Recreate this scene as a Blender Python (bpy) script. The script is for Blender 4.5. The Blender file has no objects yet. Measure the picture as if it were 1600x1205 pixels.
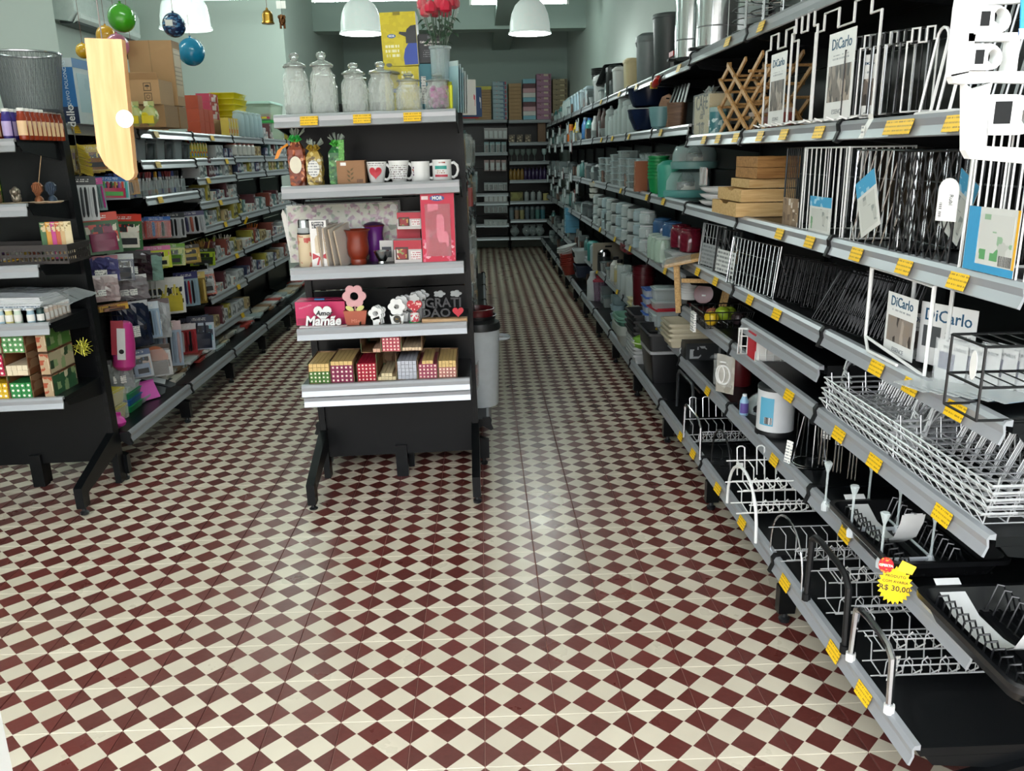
import bpy, math, random
from mathutils import Vector, Matrix
random.seed(7)
S = bpy.context.scene
COL = S.collection
PI = math.pi
# ---------------------------------------------------------------- camera
FPX, PITCH, YAW, ROLL = 1309.8, 0.26946, 0.03166, -0.01777
EYE = Vector((0.029, -2.018, 1.519))
_f = Vector((math.sin(YAW)*math.cos(PITCH), math.cos(YAW)*math.cos(PITCH), -math.sin(PITCH)))
_r0 = Vector((math.cos(YAW), -math.sin(YAW), 0)); _u0 = _r0.cross(_f)
_r = _r0*math.cos(ROLL) + _u0*math.sin(ROLL); _u = _u0*math.cos(ROLL) - _r0*math.sin(ROLL)
cam = bpy.data.cameras.new('camera'); cam.sensor_width = 36; cam.lens = 36*FPX/1600; cam.clip_start = .05
camo = bpy.data.objects.new('camera', cam); COL.objects.link(camo)
camo.matrix_world = Matrix(((_r.x, _u.x, -_f.x, EYE.x), (_r.y, _u.y, -_f.y, EYE.y), (_r.z, _u.z, -_f.z, EYE.z), (0, 0, 0, 1)))
S.camera = camo
def pray(px, py): return _f + _r*((px-800)/FPX) - _u*((py-602.5)/FPX)
def at_(px, py, ax, v):
    d = pray(px, py); return EYE + d*((v-EYE[ax])/d[ax])
def at_x(px, py, v): return at_(px, py, 0, v)
def at_y(px, py, v): return at_(px, py, 1, v)
def at_z(px, py, v): return at_(px, py, 2, v)
# ---------------------------------------------------------------- light and exposure
S.view_settings.view_transform = 'Standard'; S.view_settings.look = 'None'; S.view_settings.gamma = 1
S.view_settings.use_curve_mapping = False; S.view_settings.exposure = 0.12
W = bpy.data.worlds.new('world'); S.world = W; W.use_nodes = True
W.node_tree.nodes['Background'].inputs[0].default_value = (0.93, 0.96, 1.0, 1)
W.node_tree.nodes['Background'].inputs[1].default_value = 9.0
S.cycles.max_bounces = 8; S.cycles.transparent_max_bounces = 24; S.cycles.transmission_bounces = 8
S.cycles.sample_clamp_indirect = 4.0; S.cycles.caustics_refractive = False; S.cycles.caustics_reflective = False
# ---------------------------------------------------------------- materials
def lin(c):
    if isinstance(c, str): c = [int(c[i:i+2], 16)/255 for i in (0, 2, 4)]
    return [x/12.92 if x <= .04045 else ((x+.055)/1.055)**2.4 for x in c] + [1]
MATS = {}
def M(col, rough=.45, metal=0.0, var=.10, scale=25, bump=0.0, coat=0.0, emit=0, name=None, spec=None):
    key = (col, rough, metal, var, scale, bump, coat, emit, spec)
    if key in MATS: return MATS[key]
    m = bpy.data.materials.new(name or 'paint_'+str(len(MATS))); m.use_nodes = True
    nt = m.node_tree; b = nt.nodes['Principled BSDF']; c = lin(col)
    b.inputs['Roughness'].default_value = rough; b.inputs['Metallic'].default_value = metal
    if spec is not None: b.inputs['Specular IOR Level'].default_value = spec
    if coat: b.inputs['Coat Weight'].default_value = coat
    if emit:
        b.inputs['Emission Color'].default_value = c; b.inputs['Emission Strength'].default_value = emit
    tc = nt.nodes.new('ShaderNodeTexCoord'); n = nt.nodes.new('ShaderNodeTexNoise')
    n.inputs['Scale'].default_value = scale; n.inputs['Detail'].default_value = 3
    nt.links.new(tc.outputs['Object'], n.inputs['Vector'])
    mx = nt.nodes.new('ShaderNodeMix'); mx.data_type = 'RGBA'
    mx.inputs[6].default_value = [x*(1-var) for x in c[:3]]+[1]; mx.inputs[7].default_value = [min(1, x*(1+var)) for x in c[:3]]+[1]
    nt.links.new(n.outputs[0], mx.inputs[0]); nt.links.new(mx.outputs[2], b.inputs['Base Color'])
    if bump:
        bp = nt.nodes.new('ShaderNodeBump'); bp.inputs['Strength'].default_value = bump; bp.inputs['Distance'].default_value = .002
        nt.links.new(n.outputs[0], bp.inputs['Height']); nt.links.new(bp.outputs[0], b.inputs['Normal'])
    MATS[key] = m; return m
def clear(col='e8f2f0', a=.35, rough=.06):
    """thin clear plastic or thin glass: a mix of see-through and glossy film"""
    key = ('clear', col, a, rough)
    if key in MATS: return MATS[key]
    m = bpy.data.materials.new('clear_plastic_'+str(len(MATS))); m.use_nodes = True; nt = m.node_tree
    b = nt.nodes['Principled BSDF']; b.inputs['Base Color'].default_value = lin(col); b.inputs['Roughness'].default_value = rough
    lw = nt.nodes.new('ShaderNodeLayerWeight'); lw.inputs[0].default_value = .35
    ma = nt.nodes.new('ShaderNodeMath'); ma.operation = 'MULTIPLY_ADD'; ma.inputs[1].default_value = .38; ma.inputs[2].default_value = a; ma.use_clamp = True
    nt.links.new(lw.outputs['Facing'], ma.inputs[0]); nt.links.new(ma.outputs[0], b.inputs['Alpha'])
    MATS[key] = m; return m
def glass(col='f2fbf8', rough=.02, cut=0):
    key = ('glass', col, rough, cut)
    if key in MATS: return MATS[key]
    m = bpy.data.materials.new('glass_'+str(len(MATS))); m.use_nodes = True; nt = m.node_tree; b = nt.nodes['Principled BSDF']
    b.inputs['Base Color'].default_value = lin(col); b.inputs['Roughness'].default_value = rough
    b.inputs['Transmission Weight'].default_value = cut or .9; b.inputs['IOR'].default_value = 1.45
    MATS[key] = m; return m
def nodes_mat(name):
    m = bpy.data.materials.new(name); m.use_nodes = True; return m, m.node_tree, m.node_tree.nodes['Principled BSDF']
def wood(col, dark, scale=6, rough=.5, axis=0):
    key = ('wood', col, dark, scale, rough, axis)
    if key in MATS: return MATS[key]
    m, nt, b = nodes_mat('wood_'+str(len(MATS))); b.inputs['Roughness'].default_value = rough
    tc = nt.nodes.new('ShaderNodeTexCoord'); mp = nt.nodes.new('ShaderNodeMapping'); sc = [scale*6]*3; sc[axis] = scale*.6
    mp.inputs['Scale'].default_value = sc; n = nt.nodes.new('ShaderNodeTexNoise'); n.inputs['Scale'].default_value = 3; n.inputs['Detail'].default_value = 5; n.inputs['Distortion'].default_value = .6
    r = nt.nodes.new('ShaderNodeValToRGB'); r.color_ramp.elements[0].position = .35; r.color_ramp.elements[1].position = .68
    r.color_ramp.elements[0].color = lin(dark); r.color_ramp.elements[1].color = lin(col)
    nt.links.new(tc.outputs['Object'], mp.inputs[0]); nt.links.new(mp.outputs[0], n.inputs['Vector']); nt.links.new(n.outputs[0], r.inputs[0]); nt.links.new(r.outputs[0], b.inputs['Base Color'])
    MATS[key] = m; return m
def prints(base, inks, scale=40, rough=.4, stretch=(1, 1, 1), thr=.5):
    """packaging print: patches of a few inks over a base colour (voronoi cells)"""
    key = ('prints', base, tuple(inks), scale, rough, stretch, thr)
    if key in MATS: return MATS[key]
    m, nt, b = nodes_mat('print_'+str(len(MATS))); b.inputs['Roughness'].default_value = rough
    tc = nt.nodes.new('ShaderNodeTexCoord'); mp = nt.nodes.new('ShaderNodeMapping'); mp.inputs['Scale'].default_value = stretch
    v = nt.nodes.new('ShaderNodeTexVoronoi'); v.inputs['Scale'].default_value = scale
    if scale < 66: v.distance = 'CHEBYCHEV'; v.inputs['Randomness'].default_value = .75
    sp = nt.nodes.new('ShaderNodeSeparateColor'); r = nt.nodes.new('ShaderNodeValToRGB'); r.color_ramp.interpolation = 'CONSTANT'
    e = r.color_ramp.elements; e[0].position = 0; e[0].color = lin(base); k = len(inks); e[1].position = thr; e[1].color = lin(inks[0])
    for i in range(1, k):
        q = e.new(thr+(1-thr)*i/k); q.color = lin(inks[i])
    nt.links.new(tc.outputs['Object'], mp.inputs[0]); nt.links.new(mp.outputs[0], v.inputs['Vector']); nt.links.new(v.outputs['Color'], sp.inputs[0])
    nt.links.new(sp.outputs[0], r.inputs[0]); nt.links.new(r.outputs[0], b.inputs['Base Color'])
    MATS[key] = m; return m
def lines_print(base, ink, period=.008, duty=.5, rough=.5, seed=0, xs=140):
    """small print: rows of broken dashes across the local X / Z face"""
    key = ('lines', base, ink, period, duty, rough, xs)
    if key in MATS: return MATS[key]
    m, nt, b = nodes_mat('small_print_'+str(len(MATS))); b.inputs['Roughness'].default_value = rough
    tc = nt.nodes.new('ShaderNodeTexCoord'); sx = nt.nodes.new('ShaderNodeSeparateXYZ'); nt.links.new(tc.outputs['Object'], sx.inputs[0])
    d = nt.nodes.new('ShaderNodeMath'); d.operation = 'DIVIDE'; d.inputs[1].default_value = period; nt.links.new(sx.outputs[2], d.inputs[0])
    fr = nt.nodes.new('ShaderNodeMath'); fr.operation = 'FRACT'; nt.links.new(d.outputs[0], fr.inputs[0])
    lt = nt.nodes.new('ShaderNodeMath'); lt.operation = 'LESS_THAN'; lt.inputs[1].default_value = duty; nt.links.new(fr.outputs[0], lt.inputs[0])
    fl = nt.nodes.new('ShaderNodeMath'); fl.operation = 'FLOOR'; nt.links.new(d.outputs[0], fl.inputs[0])
    cb = nt.nodes.new('ShaderNodeCombineXYZ'); mu = nt.nodes.new('ShaderNodeMath'); mu.operation = 'MULTIPLY'; mu.inputs[1].default_value = xs
    nt.links.new(sx.outputs[0], mu.inputs[0]); nt.links.new(mu.outputs[0], cb.inputs[0]); nt.links.new(fl.outputs[0], cb.inputs[1])
    n = nt.nodes.new('ShaderNodeTexNoise'); n.inputs['Scale'].default_value = 1.7; nt.links.new(cb.outputs[0], n.inputs['Vector'])
    gt = nt.nodes.new('ShaderNodeMath'); gt.operation = 'GREATER_THAN'; gt.inputs[1].default_value = .47; nt.links.new(n.outputs[0], gt.inputs[0])
    an = nt.nodes.new('ShaderNodeMath'); an.operation = 'MULTIPLY'; nt.links.new(lt.outputs[0], an.inputs[0]); nt.links.new(gt.outputs[0], an.inputs[1])
    mx = nt.nodes.new('ShaderNodeMix'); mx.data_type = 'RGBA'; mx.inputs[6].default_value = lin(base); mx.inputs[7].default_value = lin(ink)
    nt.links.new(an.outputs[0], mx.inputs[0]); nt.links.new(mx.outputs[2], b.inputs['Base Color'])
    MATS[key] = m; return m
# ---------------------------------------------------------------- mesh builder
def RX(a): return Matrix.Rotation(a, 4, 'X')
def RY(a): return Matrix.Rotation(a, 4, 'Y')
def RZ(a): return Matrix.Rotation(a, 4, 'Z')
def TR(x, y, z): return Matrix.Translation((x, y, z))
class MB:
    def __init__(s): s.v = []; s.f = []; s.m = []; s.mi = 0; s.X = Matrix.Identity(4); s.ident = True
    def xf(s, m=None):
        s.ident = m is None; s.X = m or Matrix.Identity(4); return s
    def mat(s, i): s.mi = i; return s
    def add(s, vs, fs):
        o = len(s.v)
        if s.ident: s.v += [tuple(p) for p in vs]
        else: s.v += [tuple(s.X @ Vector(p)) for p in vs]
        s.f += [tuple(i+o for i in f) for f in fs]; s.m += [s.mi]*len(fs); return s
    def box(s, x0, x1, y0, y1, z0, z1):
        return s.add([(x0,y0,z0),(x1,y0,z0),(x1,y1,z0),(x0,y1,z0),(x0,y0,z1),(x1,y0,z1),(x1,y1,z1),(x0,y1,z1)],
                     [(0,3,2,1),(4,5,6,7),(0,1,5,4),(1,2,6,5),(2,3,7,6),(3,0,4,7)])
    def cb(s, c, d):
        return s.box(c[0]-d[0]/2, c[0]+d[0]/2, c[1]-d[1]/2, c[1]+d[1]/2, c[2]-d[2]/2, c[2]+d[2]/2)
    def rbox(s, x0, x1, y0, y1, z0, z1, r=.01, n=3, taper=1.0, z_r=0):
        """upright box with rounded vertical corners (taper scales the bottom)"""
        p = []
        for cx, cy, a0 in ((x1-r, y1-r, 0), (x0+r, y1-r, PI/2), (x0+r, y0+r, PI), (x1-r, y0+r, 1.5*PI)):
            for i in range(n+1):
                a = a0+PI/2*i/n; p.append((cx+r*math.cos(a), cy+r*math.sin(a)))
        mx, my = (x0+x1)/2, (y0+y1)/2; k = len(p)
        vs = [(mx+(x-mx)*taper, my+(y-my)*taper, z0) for x, y in p] + [(x, y, z1) for x, y in p]
        return s.add(vs, [tuple(range(k-1, -1, -1)), tuple(range(k, 2*k))] + [(i, (i+1) % k, k+(i+1) % k, k+i) for i in range(k)])
    def lathe(s, prof, n=14, c=(0, 0, 0), cap0=True, cap1=True, sx=1, sy=1):
        vs = []; k = len(prof)
        for r, z in prof:
            for i in range(n):
                a = 2*PI*i/n; vs.append((c[0]+r*sx*math.cos(a), c[1]+r*sy*math.sin(a), c[2]+z))
        fs = [(j*n+i, j*n+(i+1) % n, (j+1)*n+(i+1) % n, (j+1)*n+i) for j in range(k-1) for i in range(n)]
        if cap0: fs.append(tuple(range(n-1, -1, -1)))
        if cap1: fs.append(tuple((k-1)*n+i for i in range(n)))
        return s.add(vs, fs)
    def cyl(s, c, r, h, n=12): return s.lathe([(r, 0), (r, h)], n, c)
    def ball(s, c, r, n=12, m=8, sx=1, sy=1, sz=1):
        return s.lathe([(max(r*math.sin(PI*j/m), r*.02), -r*sz*math.cos(PI*j/m)) for j in range(m+1)], n, c, sx=sx, sy=sy)
    def wire(s, pts, r, n=5, closed=False, caps=True):
        P = [Vector(p) for p in pts]; k = len(P); vs = []; up = None
        for i, p in enumerate(P):
            a = P[i-1] if (i or closed) else p; b = P[(i+1) % k] if (i < k-1 or closed) else p
            d1 = (p-a); d2 = (b-p); d1 = d1.normalized() if d1.length > 1e-9 else None; d2 = d2.normalized() if d2.length > 1e-9 else None
            t = (d1+d2) if (d1 and d2) else (d1 or d2)
            if t.length < 1e-6: t = d1
            t = t.normalized(); sc = 1.0
            if d1 and d2: sc = min(1.6, 1/max(.4, t.dot(d2)))
            if up is None:
                up = Vector((0, 0, 1)) if abs(t.z) < .9 else Vector((1, 0, 0))
            u = (up - t*up.dot(t))
            if u.length < 1e-4: u = t.orthogonal()
            u.normalize(); up = u; w = t.cross(u)
            for j in range(n):
                an = 2*PI*j/n; vs.append(p+(u*math.cos(an)+w*math.sin(an))*r*(sc if n > 3 else 1))
        fs = []
        for i in range(k if closed else k-1):
            q = (i+1) % k
            fs += [(i*n+j, i*n+(j+1) % n, q*n+(j+1) % n, q*n+j) for j in range(n)]
        if not closed and caps: fs += [tuple(range(n-1, -1, -1)), tuple((k-1)*n+j for j in range(n))]
        return s.add(vs, fs)
    def prism(s, poly, d0, d1, plane='xz'):
        k = len(poly)
        if plane == 'xz': vs = [(a, d0, b) for a, b in poly]+[(a, d1, b) for a, b in poly]
        elif plane == 'xy': vs = [(a, b, d0) for a, b in poly]+[(a, b, d1) for a, b in poly]
        else: vs = [(d0, a, b) for a, b in poly]+[(d1, a, b) for a, b in poly]
        return s.add(vs, [tuple(range(k)), tuple(range(2*k-1, k-1, -1))]+[(i, k+i, k+(i+1) % k, (i+1) % k) for i in range(k)])
    def build(s, name, mats, parent=None, smooth=False, label=None, loc=None, rot=None):
        me = bpy.data.meshes.new(name); me.from_pydata(s.v, [], s.f)
        for m in (mats if isinstance(mats, (list, tuple)) else [mats]): me.materials.append(m)
        if any(s.m): me.polygons.foreach_set('material_index', s.m)
        if smooth:
            me.polygons.foreach_set('use_smooth', [True]*len(s.f)); me.set_sharp_from_angle(angle=math.radians(38))
        o = bpy.data.objects.new(name, me); COL.objects.link(o)
        if parent: o.parent = parent
        if label: o['label'] = label
        if loc: o.location = loc
        if rot: o.rotation_euler = rot
        return o
USED = {}
def tag(o, label, cat, group=None, kind=None):
    o['label'] = label; o['category'] = cat
    if group: o['group'] = group
    if kind: o['kind'] = kind
    return o
def T(name, label, cat, loc=(0, 0, 0), rz=0, group=None, rot=None, scale=None):
    o = bpy.data.objects.new(name, None); COL.objects.link(o); o.location = loc
    o.rotation_euler = rot if rot else (0, 0, rz)
    if scale: o.scale = (scale,)*3 if not isinstance(scale, (tuple, list)) else scale
    return tag(o, label, cat, group)
KIDS = {}
def dup(root, loc, rz=None, label=None, group=None, rot=None, scale=None):
    r = root.copy(); COL.objects.link(r); r.location = loc
    if rot: r.rotation_euler = rot
    elif rz is not None: r.rotation_euler = (0, 0, rz)
    if scale: r.scale = (scale,)*3 if not isinstance(scale, (tuple, list)) else scale
    if label: r['label'] = label
    if group: r['group'] = group
    def rec(a, b):
        for c in kids(a):
            d = c.copy(); COL.objects.link(d); d.parent = b; rec(c, d)
    rec(root, r); return r
_kc = {}
def kids(o):
    k = o.name
    if k not in _kc: _kc[k] = list(o.children)
    return _kc[k]
def struct(name, mb, m, parent=None, smooth=False):
    o = mb.build(name, m, parent, smooth)
    if not parent: o['kind'] = 'structure'
    return o
def text(body, size, m, parent, loc, rot=(PI/2, 0, 0), name='lettering', ext=.0004, align='CENTER', bold=0, sx=1, shear=0):
    c = bpy.data.curves.new(name, 'FONT'); c.body = body; c.size = size; c.extrude = ext; c.align_x = align; c.align_y = 'CENTER'
    c.offset = bold; c.resolution_u = 2; c.shear = shear; c.materials.append(m)
    tmp = bpy.data.objects.new('tmp', c); me = bpy.data.meshes.new_from_object(tmp); bpy.data.objects.remove(tmp); bpy.data.curves.remove(c)
    me.name = name; o = bpy.data.objects.new(name, me); COL.objects.link(o); o.parent = parent; o.location = loc; o.rotation_euler = rot; o.scale = (sx, 1, 1)
    return o
ORD = ['zeroth', 'first', 'second', 'third', 'fourth', 'fifth', 'sixth', 'seventh', 'eighth', 'ninth', 'tenth', 'eleventh', 'twelfth', 'thirteenth', 'fourteenth', 'fifteenth', 'sixteenth', 'seventeenth', 'eighteenth', 'nineteenth', 'twentieth']
# shared paints
BLK = M('0d0f11', .3, 0, .15, 8, spec=.22); BLK2 = M('0e0f11', .5, 0, .2, 12, spec=.3); RAIL = M('a9adb2', .32, .35, .05, 6, name='grey_price_rail'); RAILD = M('8f959b', .32, .3, .05, 6)
CHR = M('c9ccd0', .16, 1.0, .04, 6, name='chrome'); CHRW = M('d6d9db', .26, .45, .04, 6, name='bright_chrome_wire'); STEEL = M('b4b8bb', .25, 1.0, .06, 6); WHT = M('efefec', .4); WIREW = M('e4e6e4', .35, 0, .03); BWIRE = M('17181a', .35, .2, .1)
YTAG = lines_print('f0c31c', 'a8841c', .0105, .36, .45, xs=170); PAPER = lines_print('e9e9e4', '8a8f92', .011, .4, .5, xs=120)
KRAFT = M('b08a62', .7, 0, .07, 14, name='cardboard'); KRAFTD = M('94714d', .75, 0, .08, 14)
# ================================================================ the room
def floor_mat():
    m, nt, b = nodes_mat('cement_tile_diamonds'); L = nt.links.new; N = nt.nodes.new
    g = N('ShaderNodeNewGeometry'); sx = N('ShaderNodeSeparateXYZ'); L(g.outputs['Position'], sx.inputs[0])
    def math_(op, a, v=None, c=None):
        q = N('ShaderNodeMath'); q.operation = op
        L(a, q.inputs[0])
        if v is not None:
            if isinstance(v, (int, float)): q.inputs[1].default_value = v
            else: L(v, q.inputs[1])
        return q.outputs[0]
    u = math_('FRACT', math_('ADD', math_('MULTIPLY', sx.outputs[0], 10.0), 100.5))
    v = math_('FRACT', math_('ADD', math_('MULTIPLY', sx.outputs[1], 10.0), 100.0))
    d = math_('ADD', math_('ABSOLUTE', math_('SUBTRACT', u, .5)), math_('ABSOLUTE', math_('SUBTRACT', v, .5)))
    dark = math_('LESS_THAN', d, .492)
    # per tile tint
    cb = N('ShaderNodeCombineXYZ')
    L(math_('FLOOR', math_('MULTIPLY', sx.outputs[0], 5.0)), cb.inputs[0]); L(math_('FLOOR', math_('MULTIPLY', sx.outputs[1], 5.0)), cb.inputs[1])
    wn = N('ShaderNodeTexWhiteNoise'); L(cb.outputs[0], wn.inputs[0])
    n1 = N('ShaderNodeTexNoise'); n1.inputs['Scale'].default_value = 5; n1.inputs['Detail'].default_value = 6; L(g.outputs['Position'], n1.inputs['Vector'])
    n2 = N('ShaderNodeTexNoise'); n2.inputs['Scale'].default_value = 60; n2.inputs['Detail'].default_value = 4; L(g.outputs['Position'], n2.inputs['Vector'])
    def mix(fac, a, c):
        q = N('ShaderNodeMix'); q.data_type = 'RGBA'; L(fac, q.inputs[0])
        for i, w in ((6, a), (7, c)):
            if isinstance(w, str): q.inputs[i].default_value = lin(w)
            else: L(w, q.inputs[i])
        return q.outputs[2]
    red = mix(wn.outputs[0], '4e201c', '632b27'); red = mix(math_('MULTIPLY', n2.outputs[0], .55), red, '76403a')
    cream = mix(wn.outputs[0], 'e0d7c3', 'd2c9b5'); cream = mix(math_('MULTIPLY', n1.outputs[0], .45), cream, 'a89c88')
    c = mix(dark, cream, red)
    # worn dusty patches
    w = N('ShaderNodeTexNoise'); w.inputs['Scale'].default_value = 1.1; w.inputs['Detail'].default_value = 4; L(g.outputs['Position'], w.inputs['Vector'])
    mr = N('ShaderNodeMapRange'); L(w.outputs[0], mr.inputs[0]); mr.inputs[1].default_value = .5; mr.inputs[2].default_value = .75; mr.inputs[4].default_value = .16
    c = mix(mr.outputs[0], c, '8f8178')
    L(c, b.inputs['Base Color'])
    r = N('ShaderNodeMapRange'); L(n1.outputs[0], r.inputs[0]); r.inputs[3].default_value = .2; r.inputs[4].default_value = .4; L(r.outputs[0], b.inputs['Roughness'])
    bp = N('ShaderNodeBump'); bp.inputs['Strength'].default_value = .12; bp.inputs['Distance'].default_value = .003; L(n2.outputs[0], bp.inputs['Height']); L(bp.outputs[0], b.inputs['Normal'])
    return m
FM = floor_mat()
XW, YB, XL, YF, ZC = 1.46, 12.3, -3.7, -2.7, 3.75
fl = struct('floor', MB().box(XL-.1, XW+.1, YF-.3, YB+.1, -.06, -.004), M('b98f83', .8, name='pink_grout'))
def tile_mesh(mb, cx, cy, g=.0011):
    x0, x1, y0, y1 = cx-.1+g, cx+.1-g, cy-.1+.0005, cy+.1-.0005; e = .0012
    mb.add([(x0+e, y0+e, 0), (x1-e, y0+e, 0), (x1-e, y1-e, 0), (x0+e, y1-e, 0), (x0, y0, -.0012), (x1, y0, -.0012), (x1, y1, -.0012), (x0, y1, -.0012), (x0, y0, -.004), (x1, y0, -.004), (x1, y1, -.004), (x0, y1, -.004)],
           [(0,1,2,3)]+[(4+i, 4+(i+1) % 4, (i+1) % 4, i) for i in range(4)]+[(8+i, 8+(i+1) % 4, 4+(i+1) % 4, 4+i) for i in range(4)])
tiles = []
for i in range(-18, 7):
    for j in range(-13, 62):
        cx, cy = i*.2+.1, j*.2+.1
        if cx > XW-.05: continue
        d = Vector((cx, cy, 0))-EYE; z = d.dot(_f); px = 800+FPX*d.dot(_r)/z if z > .1 else 9e9; py = 602.5-FPX*d.dot(_u)/z if z > .1 else 9e9
        vis = -40 < px < 1640 and py < 1245
        hid = cx > 1.15 or cx < -1.9 and cy > 2.2 or (-.8 < cx < 0 and cy > 2.2)
        tiles.append(((cy if vis and not hid else 99+cy), cx, cy))
tiles.sort()
tm = MB(); tile_mesh(tm, 0, 0); t0 = None
for k, (_, cx, cy) in enumerate(tiles[:298]):
    if t0 is None: t0 = tm.build('tile', FM, fl); o = t0
    else: o = t0.copy(); COL.objects.link(o); o.parent = fl
    o.location = (cx, cy, 0)
rest = MB()
for _, cx, cy in tiles[298:]: tile_mesh(rest, cx, cy)
o = rest.build('far_tiles', FM, fl); o['kind'] = 'stuff'
PLA = M('c3ccc6', .75, 0, .04, 1.5, .15, name='pale_green_plaster'); PLB = M('9eaca6', .8, 0, .05, 1.2, name='grey_green_plaster'); CEI = M('d8dedb', .8, 0, .03, 2)
struct('wall_right', MB().box(XW, XW+.12, YF, YB+.1, 0, ZC), PLA)
struct('wall_back', MB().box(-2.25, XW+.12, YB, YB+.12, 0, ZC), PLB)
struct('wall_left', MB().box(XL-.12, XL, YF, 8.0, 0, ZC), PLA)
struct('wall_left_return', MB().box(XL-.12, -2.1, 8.0, 8.15, 0, ZC).box(-2.25, -2.1, 8.15, YB, 0, ZC), PLA)
struct('ceiling', MB().box(XL-.12, XW+.12, YF, YB+.12, ZC, ZC+.1), CEI)
struct('trim_1', MB().box(-2.1, XW, 9.8, 10.1, 3.1, ZC), PLB)          # cross beam
struct('trim_2', MB().box(.26, .54, 2.0, 9.8, 3.14, ZC).box(.26, .54, 10.1, YB, 3.12, ZC), PLB)   # lengthwise beam
pz = at_x(90, 60, -3.45)
struct('trim_3', MB().box(XL, -3.45, 1.0, pz.y, 0, ZC), M('ced4ce', .7, 0, .03, 2))   # pilaster on the side wall
jb = at_y(20, 1205, -.9)
struct('trim_4', MB().box(jb.x-.12, jb.x, -.98, -.9, 0, at_y(0, 1100, -.9).z+.06), M('e4e6e4', .5, 0, .03, 2))   # white door jamb post, cut off low
struct('wall_front', MB().box(XL-.12, XW+.12, YF-.1, YF, 3.0, ZC).box(XL-.12, XL+.25, YF-.1, YF, 0, 3.0), PLA)
# ---- lamps of the shop, plus unseen tubes added for brightness
LAMPG = clear('f1fbf7', .62, .25)
def pendant(c, r, label, power, milky=True):
    t = T('pendant_lamp', label, 'ceiling lamp', (c[0], c[1], c[2]), group='domed pendant lamps')
    h = r*1.62; p = [(r*1.06, 0), (r*1.06, .012), (r, .02), (r*.98, h*.3), (r*.9, h*.55), (r*.72, h*.8), (r*.5, h*.93), (r*.3, h)]
    q = [(a-.006, b) for a, b in reversed(p)]
    MB().lathe(p+q, 28, cap0=False, cap1=False).build('shade', M('e6eeeb', .3, emit=.22, name='lit_acrylic') if milky else clear('eef6f3', .35, .2), t, True)
    MB().lathe([(r*.34, h-.01), (r*.34, h+.06), (r*.12, h+.12), (.03, h+.13)], 16).build('cap', M('9fa5a4', .4, .5), t, True)
    MB().cyl((0, 0, h+.12), .008, ZC-c[2]-h-.12, 6).build('rod', M('c4c8c6', .4, .6), t)
    MB().lathe([(.02, h*.35), (.05, h*.45), (.05, h*.75), (.03, h)], 10).build('bulb', M('ffffff', .4, emit=4, name='bulb_glow'), t, True)
    l = bpy.data.lights.new('lamp_light', 'POINT'); l.energy = power; l.color = (.93, 1, .97); l.shadow_soft_size = .1
    lo = bpy.data.objects.new('lamp_light', l); COL.objects.link(lo); lo.parent = t; lo.location = (0, 0, -.03)
    return t
pendant(at_y(565, 53, 6.4), .19, 'milky domed pendant lamp hanging above the display of glass jars', 26)
pendant(at_y(828, 53, 6.4), .19, 'milky domed pendant lamp hanging over the housewares aisle', 26)
pendant(at_y(291, 46, 5.0), .185, 'clear domed pendant lamp behind the hanging navy ball', 4, False)
def fluo(x0, x1, y, z, label):
    t = T('fluorescent_tube', label, 'ceiling light', ((x0+x1)/2, y, z), group='fluorescent tubes'); w = (x1-x0)/2
    MB().xf(RY(PI/2)).cyl((0, 0, -w), .018, 2*w, 10).build('tube', M('e8fff5', .3, emit=55, name='tube_glow'), t)
    MB().box(-w, w, -.04, .04, .03, .075).build('batten', WHT, t)
    MB().box(-w-.02, -w+.01, -.02, .02, -.025, .04).box(w-.01, w+.02, -.02, .02, -.025, .04).build('lamp_holder', WHT, t)
    MB().cyl((-w*.7, 0, .07), .006, ZC-z-.07, 5).cyl((w*.7, 0, .07), .006, ZC-z-.07, 5).build('hanger', STEEL, t)
a = at_y(302, -3, 6.6); b_ = at_y(480, -2, 6.6); fluo(a.x, b_.x, 6.6, a.z+.0, 'lit fluorescent tube above the hanging gold bell')
a = at_y(490, 0, 7.4); b_ = at_y(652, 0, 7.4); fluo(a.x, b_.x, 7.4, a.z, 'lit fluorescent tube above the milky pendant over the jars')
a = at_y(735, -2, 7.4); b_ = at_y(800, -3, 7.4); fluo(a.x, a.x+1.1, 8.4, a.z+.12, 'lit fluorescent tube behind the bouquet of red roses')
a = at_y(302, -3, 6.6)
fluo(-1.5, -.3, 1.6, a.z, 'added unseen fluorescent tube over the entrance side of the shop'); fluo(-1.5, -.3, 4.2, a.z, 'added unseen fluorescent tube over the middle of the shop'); fluo(-3.3, -2.1, 3.0, a.z, 'added unseen fluorescent tube above the stationery side')  # extra tubes added out of view to brighten the interior
# ---- the unseen street outside, added for what the glossy panels reflect
struct('ground', MB().box(-14, 14, -16, YF-.3, -.2, -.01), M('a9a49c', .8, 0, .1, 2, name='pavement'))
struct('wall_street', MB().box(-14, 14, -16.3, -16, -.2, 5.5), M('8d8a84', .8, 0, .1, 1, name='facade'))
# ---- air conditioner on the side wall
p0 = at_x(118, 32, XL+.22); p1 = at_x(218, 46, XL+.22)
t = T('air_conditioner', 'white split air conditioner high on the side wall behind the balls', 'air conditioner', (XL, (p0.y+p1.y)/2, p0.z), rz=PI/2)
w = abs(p1.y-p0.y)/2
MB().prism([(0, .02), (-.16, .0), (-.22, .08), (-.23, .22), (-.2, .29), (0, .3)], -w, w, 'yz').build('body', M('dfe6e4', .35), t)
MB().box(-w*.9, w*.9, -.2, -.05, -.012, .02).build('louvre', M('3c4143', .5), t)
MB().prism([(-.17, -.01), (-.24, .03), (-.245, .06), (-.23, .08)], -w*.92, w*.92, 'yz').build('flap', M('eef2f1', .3), t)
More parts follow.
